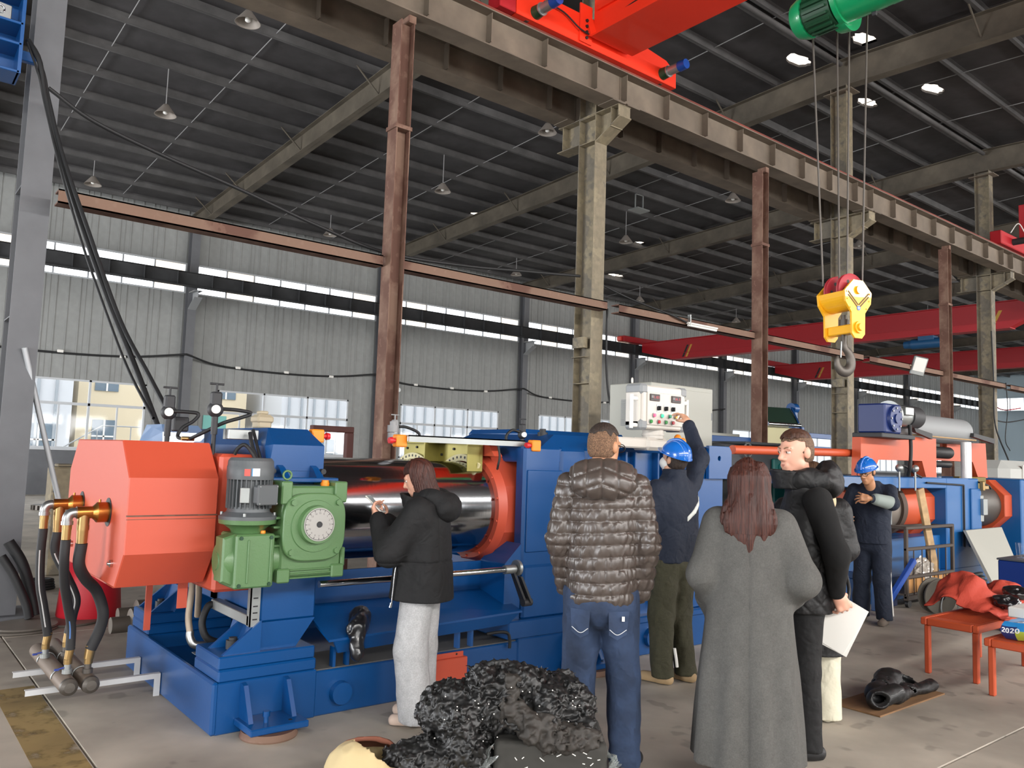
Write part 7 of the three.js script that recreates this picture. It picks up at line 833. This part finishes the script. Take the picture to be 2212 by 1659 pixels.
// --- man in the black vest
{
  const H = 1.92, L = [[[0.09, 0.95, 0], [0.1, 0.5, 0.02], [0.11, 0.09, 0.0], [0.15, 0.98]], [[-0.09, 0.95, 0], [-0.1, 0.5, 0.02], [-0.11, 0.09, 0.02], [-0.15, 0.98]]];
  const AR = [{ sh: [0.22, 1.5, -0.02], el: [0.3, 1.2, -0.1], wr: [0.2, 0.97, -0.13], dir: [-0.15, -0.75, -0.45], palm: [-0.9, 0.1, 0.2], curl: [0.7, 0.75, 0.8, 0.8, 0.8] }, { sh: [-0.22, 1.5, -0.02], el: [-0.29, 1.22, -0.03], wr: [-0.24, 1.0, 0.12], dir: [0.1, -0.6, 0.7], palm: [1, 0, 0] }];
  const q = person({ label: 'fair haired man in a black hooded vest turning his head over his shoulder', H, at: [4.55, -2.76], turn: -2.35, legs: L, arms: AR, head: { c: [0.015, 1.785, 0.06], yaw: 0.5, pitch: 0.06, s: 1.1, cell: 0.004 }, skin: phy('#dba48d', 0.45, { sheen: 0.2 }), face: -0.004, brow: mat('#8a6a50', 0.7) });
  hairCap(q, mat('#7d6350', 0.75, 0, { map: T.speckle, bumpMap: T.strandB, bumpScale: 0.003 }), 0.005, (x, y, z) => Math.max(-(y + 0.055), Math.min(z + 0.005 - Math.max(0, 0.02 - Math.abs(y + 0.0)), Math.max(z - 0.095 - 0.02 * Math.sin(x * 60), 0.062 - y + 0.004 * Math.sin(x * 140)))));
  q.P('fringe', q.hin((x, y, z) => Math.max(ellS([0, 0.045, -0.006], [0.08, 0.09, 0.1])(x, y, z) + 0.004 * n3(x * 110, y * 40, z * 90, 5), 0.078 - y + 0.25 * Math.max(0, 0.02 - z) * 0.3 + 0.008 * n3(x * 60, 1, z * 60, 4))), ...q.box(0.2), 0.005, phy('#5a3826', 0.65, { map: T.strand, bumpMap: T.strandB, bumpScale: 0.004 }));
  const torso = loftS([[0.82, 0, 0.01, 0.21, 0.16], [0.9, 0, 0.01, 0.22, 0.175], [1.1, 0, 0.01, 0.225, 0.175], [1.3, 0, 0, 0.235, 0.17], [1.45, 0, -0.01, 0.215, 0.145], [1.55, 0, -0.01, 0.16, 0.12], [1.62, 0, 0.02, 0.12, 0.12], [1.68, 0, 0.03, 0.115, 0.12]]);
  const quilt = (x, y, z) => { const u = Math.atan2(x, z) * 0.2 / 0.1, v = (y - 0.85) / 0.1, a = Math.abs(((u + v) % 1 + 1) % 1 - 0.5), b = Math.abs(((u - v) % 1 + 1) % 1 - 0.5); return y < 1.25 ? 0.006 * Math.exp(-Math.pow(Math.min(0.5 - a, 0.5 - b) / 0.07, 2)) : 0; };
  q.P('vest', (x, y, z) => { const d = fold(torso, 0.006, 9, 31)(x, y, z) + quilt(x, y, z), arm = Math.min(capS([0.3, 1.44, -0.03], [0.3, 1.28, -0.05], 0.085)(x, y, z), capS([-0.3, 1.44, -0.03], [-0.3, 1.28, -0.03], 0.085)(x, y, z)), inner = loftS([[1.58, 0, 0.045, 0.085, 0.09], [1.75, 0, 0.06, 0.1, 0.1]])(x, y, z); return Math.max(d, 0.84 - y, -arm, -inner); }, [-0.32, 0.8, -0.25], [0.32, 1.72, 0.28], 0.009, CL.blackNylon);
  q.P('hood', (x, y, z) => Math.max(fold(U(0.04, ellS([0, 1.61, -0.12], [0.15, 0.1, 0.1]), ellS([0.115, 1.62, -0.01], [0.05, 0.075, 0.12]), ellS([-0.115, 1.62, -0.01], [0.05, 0.075, 0.12]), ellS([0, 1.68, -0.12], [0.11, 0.06, 0.06])), 0.018, 11, 35)(x, y, z), -ellS([0, 1.74, 0.0], [0.1, 0.13, 0.11])(x, y, z)), [-0.24, 1.45, -0.3], [0.24, 1.8, 0.2], 0.008, CL.blackNylon);
  q.P('collar', (x, y, z) => Math.max(Math.abs(loftS([[1.55, 0, 0.05, 0.12, 0.12], [1.7, 0, 0.075, 0.125, 0.125]])(x, y, z)) - 0.011, 1.56 - y, y - 1.66 - 0.1 * z), [-0.2, 1.5, -0.15], [0.2, 1.75, 0.26], 0.007, CL.blackNylon);
  q.P('sweater_sleeve', fold(U(0.03, ...AR.flatMap((a) => chain([[a.sh[0] * 0.95, a.sh[1], a.sh[2]], a.el, [a.el[0] + (a.wr[0] - a.el[0]) * 0.95, a.el[1] + (a.wr[1] - a.el[1]) * 0.95, a.el[2] + (a.wr[2] - a.el[2]) * 0.95]], [0.082, 0.072, 0.045]))), 0.006, 11, 37), [-0.42, 0.9, -0.28], [0.42, 1.62, 0.24], 0.009, mat('#0d0d0e', 0.95));
  const tr = U(0.03, ellS([0, 0.88, 0], [0.17, 0.13, 0.13]), ...L.flatMap((l) => chain([l[0], l[1], [l[2][0], 0.04, l[2][2]]], [0.105, 0.08, 0.07]))); q.P('trousers', (x, y, z) => Math.max(fold(tr, 0.008, 9, 41)(x, y, z), 0.05 - y, y - 0.96), [-0.3, 0, -0.22], [0.3, 1.0, 0.22], 0.01, CL.blackCloth);
  shoes(q, L, C.black, 1.08);
  q.g.updateMatrixWorld(); const pa = thing('paper_sheets', 'stack of white paper sheets held low by the man in the vest', 'paper', [4.6, 0.8, -2.58], -1.03); M('top_sheet', cb(-0.12, 0.12, -0.16, 0.14, -0.002, 0.002, 0.0005).rotateZ(-0.5), C.white, pa); M('back_sheet', cb(-0.11, 0.13, -0.17, 0.13, -0.006, -0.003, 0.0005).rotateZ(-0.42), C.white, pa);
}
// --- person in the long black coat behind
{
  const H = 1.72, L = [[[0.08, 0.86, 0], [0.085, 0.46, 0.02], [0.09, 0.08, 0], [0.2, 0.98]], [[-0.08, 0.86, 0], [-0.085, 0.46, 0.02], [-0.09, 0.08, 0], [-0.2, 0.98]]];
  const AR = [{ sh: [0.2, 1.4, 0], el: [0.21, 1.14, 0.0], wr: [0.14, 1.02, 0.22], dir: [-0.8, 0.2, 0.5], palm: [-0.3, 0, -0.9] }, { sh: [-0.2, 1.4, 0], el: [-0.21, 1.14, 0.0], wr: [-0.14, 1.02, 0.22], dir: [0.8, 0.2, 0.5], palm: [0.3, 0, -0.9] }];
  const q = person({ label: 'person in a long black padded coat and cream trousers with a beige hair bow', H, at: [5.19, -3.09], turn: 2.3, legs: L, arms: AR, head: { c: [0, 1.6, 0.03], yaw: 0.2, pitch: 0.1, s: 0.95, cell: 0.007 }, skin: SK.pale });
  hairCap(q, CL.hairBrown, 0.02, (x, y, z) => Math.max(-(y + 0.1), z - 0.04));
  q.P('hair_bow', U(0.015, ellS([0.05, 1.5, -0.12], [0.05, 0.085, 0.035]), ellS([-0.05, 1.5, -0.12], [0.05, 0.085, 0.035]), ellS([-0.1, 1.47, -0.1], [0.035, 0.06, 0.03])), [-0.18, 1.36, -0.2], [0.18, 1.64, 0], 0.008, mat('#c9b795', 0.9));
  const torso = loftS([[0.44, 0, 0, 0.21, 0.19], [0.8, 0, 0, 0.2, 0.18], [1.1, 0, 0, 0.195, 0.165], [1.3, 0, -0.01, 0.19, 0.15], [1.42, 0, -0.01, 0.17, 0.12], [1.5, 0, 0, 0.1, 0.1]]), arms = AR.flatMap((a) => chain([[a.sh[0] * 0.9, a.sh[1], a.sh[2]], a.el, a.wr], [0.09, 0.08, 0.06]));
  q.P('coat', (x, y, z) => Math.max(fold(U(0.05, torso, ...arms), 0.009, 7, 51)(x, y, z) + 0.005 * (1 - Math.pow(Math.abs(Math.sin(y * 26)), 0.5)), 0.45 - y), [-0.42, 0.42, -0.28], [0.42, 1.54, 0.36], 0.011, CL.blackNylon);
  q.P('backpack', fold(U(0.03, ellS([0, 1.17, -0.2], [0.13, 0.2, 0.08])), 0.006, 9, 55), [-0.2, 0.92, -0.32], [0.2, 1.42, -0.06], 0.01, CL.blackCloth); M('strap', [tb([[-0.16, 1.05, -0.2], [-0.2, 0.9, -0.16], [-0.18, 0.8, -0.19], [-0.19, 0.7, -0.2]], 0.012, 20, 6)], C.black, q.g);
  const tr = U(0.03, ellS([0, 0.8, 0], [0.15, 0.12, 0.12]), ...L.flatMap((l) => chain([l[0], l[1], [l[2][0], 0.02, l[2][2]]], [0.1, 0.095, 0.1]))); q.P('trousers', (x, y, z) => Math.max(fold(tr, 0.008, 8, 57)(x, y, z), 0.02 - y, y - 0.88), [-0.28, 0, -0.2], [0.28, 0.92, 0.2], 0.011, CL.cream); shoes(q, L, mat('#cfcabb', 0.8), 0.95);
}
// --- worker at the second line
{
  const H = 1.8, L = [[[0.09, 0.9, 0], [0.11, 0.48, 0.03], [0.13, 0.09, 0.02], [0.1, 0.99]], [[-0.09, 0.9, 0], [-0.11, 0.48, 0.0], [-0.14, 0.09, -0.05], [-0.2, 0.98]]];
  const AR = [{ sh: [0.21, 1.45, 0], el: [0.27, 1.33, 0.2], wr: [0.12, 1.38, 0.43], dir: [-0.8, 0.1, 0.4], palm: [0, -0.3, -0.9], curl: [0.5, 0.5, 0.5, 0.5, 0.4] }, { sh: [-0.21, 1.45, 0], el: [-0.29, 1.18, 0.06], wr: [-0.2, 1.1, 0.28], dir: [0.4, 0.2, 0.8], palm: [0.6, 0, 0.4] }];
  const q = person({ label: 'worker in a blue hard hat and glasses beside the second mill', H, at: [8.95, -4.6], turn: -1.4, legs: L, arms: AR, head: { c: [0, 1.66, 0.17], yaw: -0.15, pitch: 0.3, s: 1.0, cell: 0.006 }, skin: SK.tan, face: 0.0001, brow: CL.hairBlack });
  hairCap(q, CL.hairBlack, 0.006, (x, y, z) => Math.max(-(y + 0.05), z - 0.02)); hat(q);
  q.headAt('glasses', [tb([[0.078, 0.006, -0.01], [0.075, 0.006, 0.06], [0.06, 0.002, 0.1]], 0.003, 16, 6), tb([[-0.078, 0.006, -0.01], [-0.075, 0.006, 0.06], [-0.06, 0.002, 0.1]], 0.003, 16, 6), new THREE.TorusGeometry(0.025, 0.003, 6, 24).scale(1.1, 0.8, 1).translate(0.032, 0, 0.105), new THREE.TorusGeometry(0.025, 0.003, 6, 24).scale(1.1, 0.8, 1).translate(-0.032, 0, 0.105)], C.black);
  const torso = loftS([[0.86, 0, 0.01, 0.19, 0.145], [1.05, 0, 0.01, 0.2, 0.15], [1.3, 0, 0, 0.21, 0.15], [1.43, 0, 0, 0.2, 0.125], [1.5, 0, 0, 0.14, 0.1], [1.56, 0, 0.01, 0.085, 0.085]]);
  q.P('jacket', (x, y, z) => Math.max(fold(U(0.05, torso, ...AR.flatMap((a) => chain([[a.sh[0] * 0.92, a.sh[1], a.sh[2]], a.el, a.wr], [0.08, 0.066, 0.045]))), 0.008, 9, 61)(x, y, z), 0.87 - y), [-0.42, 0.84, -0.25], [0.42, 1.6, 0.45], 0.011, CL.navy);
  q.P('sleeve_guard', U(0.02, capS([0.27, 1.33, 0.2], [0.16, 1.37, 0.37], 0.078, 0.064)), [-0.02, 1.2, 0.06], [0.42, 1.5, 0.5], 0.01, CL.greySleeve, 'grey forearm sleeve guard');
  const tr = U(0.03, ellS([0, 0.86, 0], [0.165, 0.13, 0.13]), ...L.flatMap((l) => chain([l[0], l[1], [l[2][0], 0.05, l[2][2]]], [0.11, 0.095, 0.09]))); q.P('trousers', (x, y, z) => Math.max(fold(tr, 0.009, 8, 63)(x, y, z), 0.05 - y, y - 0.94), [-0.32, 0, -0.22], [0.32, 0.98, 0.22], 0.011, CL.navy); M('side_stripe', [tb([[0.19, 0.88, 0.01], [0.205, 0.48, 0.035], [0.222, 0.1, 0.02]], 0.008, 24, 6)], C.white, q.g); shoes(q, L, mat('#6b6056', 0.8), 1.05);
}
// ---------------------------------------------------------------- rubber compound in the foreground
{
  const O = [2.54, 0, -3.16], R0 = -0.677, wrap = phy('#e8ecec', 0.12, { transmission: 0.75, thickness: 0, clearcoat: 1 });
  const bale = (name, lb, y0, y1, x0, x1, z0, z1, m, sd) => { const t = thing(name, lb, 'rubber bale', O, R0); const c = [(x0 + x1) / 2, (y0 + y1) / 2, (z0 + z1) / 2], h = [(x1 - x0) / 2 - 0.03, (y1 - y0) / 2 - 0.03, (z1 - z0) / 2 - 0.03]; M('bale', netMesh((x, y, z) => { const a = Math.abs(x - c[0]) - h[0], b = Math.abs(y - c[1]) - h[1], d = Math.abs(z - c[2]) - h[2]; return Math.hypot(Math.max(a, 0), Math.max(b, 0), Math.max(d, 0)) + Math.min(Math.max(a, b, d), 0) - 0.03 + 0.003 * n3(x * 40, y * 40, z * 40, sd) + 0.004 * n3(x * 9, y * 9, z * 9, sd + 1); }, [x0 - 0.03, y0 - 0.005, z0 - 0.03], [x1 + 0.03, y1 + 0.03, z1 + 0.03], 0.009), m, t); return t; };
  const b1 = bale('rubber_bale', 'dark rubber bale wrapped in clear film under the grey bale', 0.004, 0.175, -0.05, 0.52, -0.22, 0.2, mat('#1d1e1d', 0.6), 3);
  const b2 = bale('rubber_bale', 'grey black rubber bale with white scratches under the rubber heap', 0.19, 0.385, -0.03, 0.5, -0.24, 0.17, mat('#3a3936', 0.8, 0, { map: T.grime }), 7);
  for (let i = 0; i < 16; i++) { const x = rr(0.0, 0.47), y = rr(0.22, 0.36), l = rr(0.012, 0.03), a = rr(-1, 1); M('scratch', bx(-l / 2, l / 2, -0.0018, 0.0018, -0.001, 0.002).rotateZ(a).translate(x, y, 0.171), C.white, b2); }
  const film = (lb, pts, r, sd) => { const t = thing('plastic_film', lb, 'film', O, R0), N = 22, pos = [], idx = []; for (let j = 0; j <= N; j++) for (let i = 0; i <= N; i++) { const u = i / N, v = j / N, p = [0, 1, 2].map((k) => (pts[0][k] * (1 - u) + pts[1][k] * u) * (1 - v) + (pts[3][k] * (1 - u) + pts[2][k] * u) * v); const w = r * n3(u * 5, v * 5, sd, 2) + r * 0.5 * n3(u * 13, v * 13, sd, 3); pos.push(p[0] + w, Math.max(0.003, p[1] + w), p[2] + w); } for (let j = 0; j < N; j++) for (let i = 0; i < N; i++) { const a = j * (N + 1) + i; idx.push(a, a + 1, a + N + 1, a + 1, a + N + 2, a + N + 1); } const g = new THREE.BufferGeometry(); g.setAttribute('position', new THREE.Float32BufferAttribute(pos, 3)); g.setIndex(idx); const m = phy('#dfe4e2', 0.15, { transmission: 0.8, thickness: 0, clearcoat: 1, side: THREE.DoubleSide }); M('film', toCreasedNormals(g, 0.3), m, t); };
  film('crumpled clear film at the open side of the bale', [[-0.2, 0.17, 0.12], [-0.04, 0.37, 0.17], [-0.045, 0.2, 0.2], [-0.22, 0.1, 0.22]], 0.035, 1); film('crumpled clear film trailing from the right end of the bale', [[0.5, 0.36, 0.1], [0.56, 0.27, 0.1], [0.57, 0.19, 0.14], [0.5, 0.2, 0.18]], 0.03, 4); film('clear film lying along the top of the lower bale', [[-0.1, 0.185, 0.19], [0.5, 0.19, 0.19], [0.52, 0.1, 0.225], [-0.1, 0.1, 0.225]], 0.02, 7);
  const heap = thing('rubber_heap', 'large heap of rough black rubber compound on the bale', 'rubber', O, R0);
  const lobes = U(0.05, ellS([-0.17, 0.46, -0.02], [0.24, 0.16, 0.17]), ellS([0.03, 0.56, -0.03], [0.22, 0.14, 0.15]), ellS([0.28, 0.52, -0.02], [0.2, 0.13, 0.16]), ellS([0.4, 0.42, 0.1], [0.075, 0.1, 0.06]), ellS([0.2, 0.455, 0.05], [0.2, 0.07, 0.1]), ellS([-0.34, 0.27, 0.08], [0.2, 0.1, 0.13]), ellS([-0.14, 0.27, 0.12], [0.11, 0.2, 0.08]), ellS([-0.2, 0.2, -0.08], [0.18, 0.2, 0.12]));
  M('compound', netMesh((x, y, z) => { const d = lobes(x, y, z); if (d > 0.09) return d - 0.05; const w = 0.35 * n3(x * 6, y * 6, z * 6, 4); return Math.max(d + 0.03 * n3(x * 9 + w, y * 9 + w, z * 9, 1) + 0.02 * Math.abs(n3(x * 22 + w * 3, y * 22, z * 22 + w * 3, 2)) + 0.015 * n3(x * 46, y * 46, z * 46, 3) + 0.011 * n3(x * 95, y * 95, z * 95, 5), 0.02 - y); }, [-0.66, 0.01, -0.34], [0.6, 0.82, 0.3], 0.0065), phy('#181818', 0.48, { clearcoat: 0.12, clearcoatRoughness: 0.25 }), heap);
  M('brown_fold', netMesh((x, y, z) => { const d = U(0.05, capS([0.05, 0.63, 0.06], [0.05, 0.5, 0.1], 0.04, 0.05), capS([0.05, 0.5, 0.1], [0.16, 0.42, 0.12], 0.05, 0.06), capS([0.16, 0.42, 0.12], [0.36, 0.4, 0.12], 0.06, 0.075), ellS([0.27, 0.4, 0.1], [0.2, 0.05, 0.1]))(x, y, z); return d + 0.03 * n3(x * 14, y * 14, z * 14, 8) + 0.018 * n3(x * 40, y * 40, z * 40, 9) + 0.01 * n3(x * 90, y * 90, z * 90, 5); }, [-0.08, 0.28, -0.05], [0.5, 0.72, 0.26], 0.007), mat('#332f2b', 0.65), heap, { label: 'duller brown fold of rubber' });
  for (let i = 0; i < 60; i++) { const x = rr(-0.35, 0.42), y0 = 0.34 + rr(0, 0.28); const z = 0.1 + rr(0, 0.06); if (lobes(x, y0, z) < 0.02 && lobes(x, y0, z) > -0.03) M('speck', sph(x, y0, z + 0.012, 0.0035, 0.003, 0.003, 6), C.white, heap); }
  const sack = thing('paper_sack', 'torn yellow paper sack with brown print holding rubber', 'sack', O, R0), yel = mat('#c8b488', 0.85), brn = mat('#7d4a38', 0.8);
  const sk = (x, y, z) => { const d = U(0.05, ellS([-0.62, 0.15, 0.05], [0.22, 0.2, 0.2]), ellS([-0.42, 0.1, 0.12], [0.3, 0.16, 0.17]))(x, y, z) + 0.022 * n3(x * 6, y * 6, z * 6, 21) + 0.012 * Math.abs(n3(x * 14, y * 14, z * 14, 22)); return d; };
  M('sack_paper', netMesh((x, y, z) => Math.max(Math.abs(sk(x, y, z)) - 0.008, 0.006 - y, -Math.max(ellS([-0.4, 0.33, 0.04], [0.3, 0.16, 0.16])(x, y, z), -1)), [-0.92, 0, -0.3], [-0.05, 0.42, 0.36], 0.0085), yel, sack);
  M('torn_edge', netMesh((x, y, z) => Math.max(Math.abs(sk(x, y, z)) - 0.011, 0.25 - y, x + 0.5, z - 0.02), [-0.92, 0.2, -0.3], [-0.4, 0.42, 0.2], 0.0085), brn, sack);
  { const c = document.createElement('canvas'); c.width = 256; c.height = 96; const q = c.getContext('2d'); q.fillStyle = '#d9bb72'; q.fillRect(0, 0, 256, 96); q.fillStyle = '#7d4a38'; q.font = 'bold 84px sans-serif'; q.fillText('IVAN.60', 0, 76, 256); const t = new THREE.CanvasTexture(c); t.colorSpace = THREE.SRGBColorSpace; M('printed_panel', new THREE.PlaneGeometry(0.22, 0.09, 8, 4).rotateX(-0.35).translate(-0.13, 0.14, 0.265), mat('#fff', 0.8, 0, { map: t, side: THREE.DoubleSide }), sack, { keepUV: true }); }
  const tb2 = thing('black_bag', 'glossy black plastic bag drooping over the edge of the mill tray', 'bag', [2.7, 0, -4.86], 0.3); M('bag', netMesh((x, y, z) => U(0.03, capS([-0.08, 0.4, 0.05], [-0.04, 0.53, 0.0], 0.05, 0.065), capS([-0.04, 0.54, -0.02], [0.07, 0.6, -0.08], 0.07, 0.07))(x, y, z) + 0.02 * n3(x * 14, y * 10, z * 14, 4) + 0.01 * Math.abs(n3(x * 30, y * 20, z * 30, 6)), [-0.18, 0.32, -0.18], [0.2, 0.74, 0.16], 0.0075), vinylM, tb2);
  // black rubber offcut on the plywood, and the bag on the tray
  const off = thing('rubber_offcut', 'twisted black rubber offcut lying on the plywood', 'rubber', [6.12, 0.0125, -3.02], 0.0), vm = phy('#111112', 0.55, { clearcoat: 0.1 });
  off.scale.set(1.12, 1, 1.15);
  M('offcut', netMesh((x, y, z) => { const d = U(0.03, capS([-0.34, 0.07, 0.08], [-0.18, 0.1, 0.12], 0.05, 0.045), capS([-0.22, 0.07, 0.02], [0.1, 0.1, -0.06], 0.055, 0.07), capS([0.1, 0.1, -0.06], [0.22, 0.08, 0.0], 0.07, 0.055), capS([0.12, 0.04, 0.06], [0.42, 0.04, 0.08], 0.03, 0.035), capS([-0.1, 0.04, 0.08], [0.15, 0.05, 0.06], 0.04, 0.035))(x, y, z); return Math.max(Math.abs(d) - 0.012 + 0.012 * n3(x * 9, y * 9, z * 9, 3) + 0.004 * n3(x * 40, y * 40, z * 40, 5), -y, -ellS([-0.38, 0.09, 0.14], [0.07, 0.06, 0.06])(x, y, z), -ellS([0.2, 0.12, 0.02], [0.08, 0.05, 0.06])(x, y, z)); }, [-0.5, 0, -0.2], [0.55, 0.22, 0.24], 0.008), vm, off);
}
renderer.render(scene, camera);
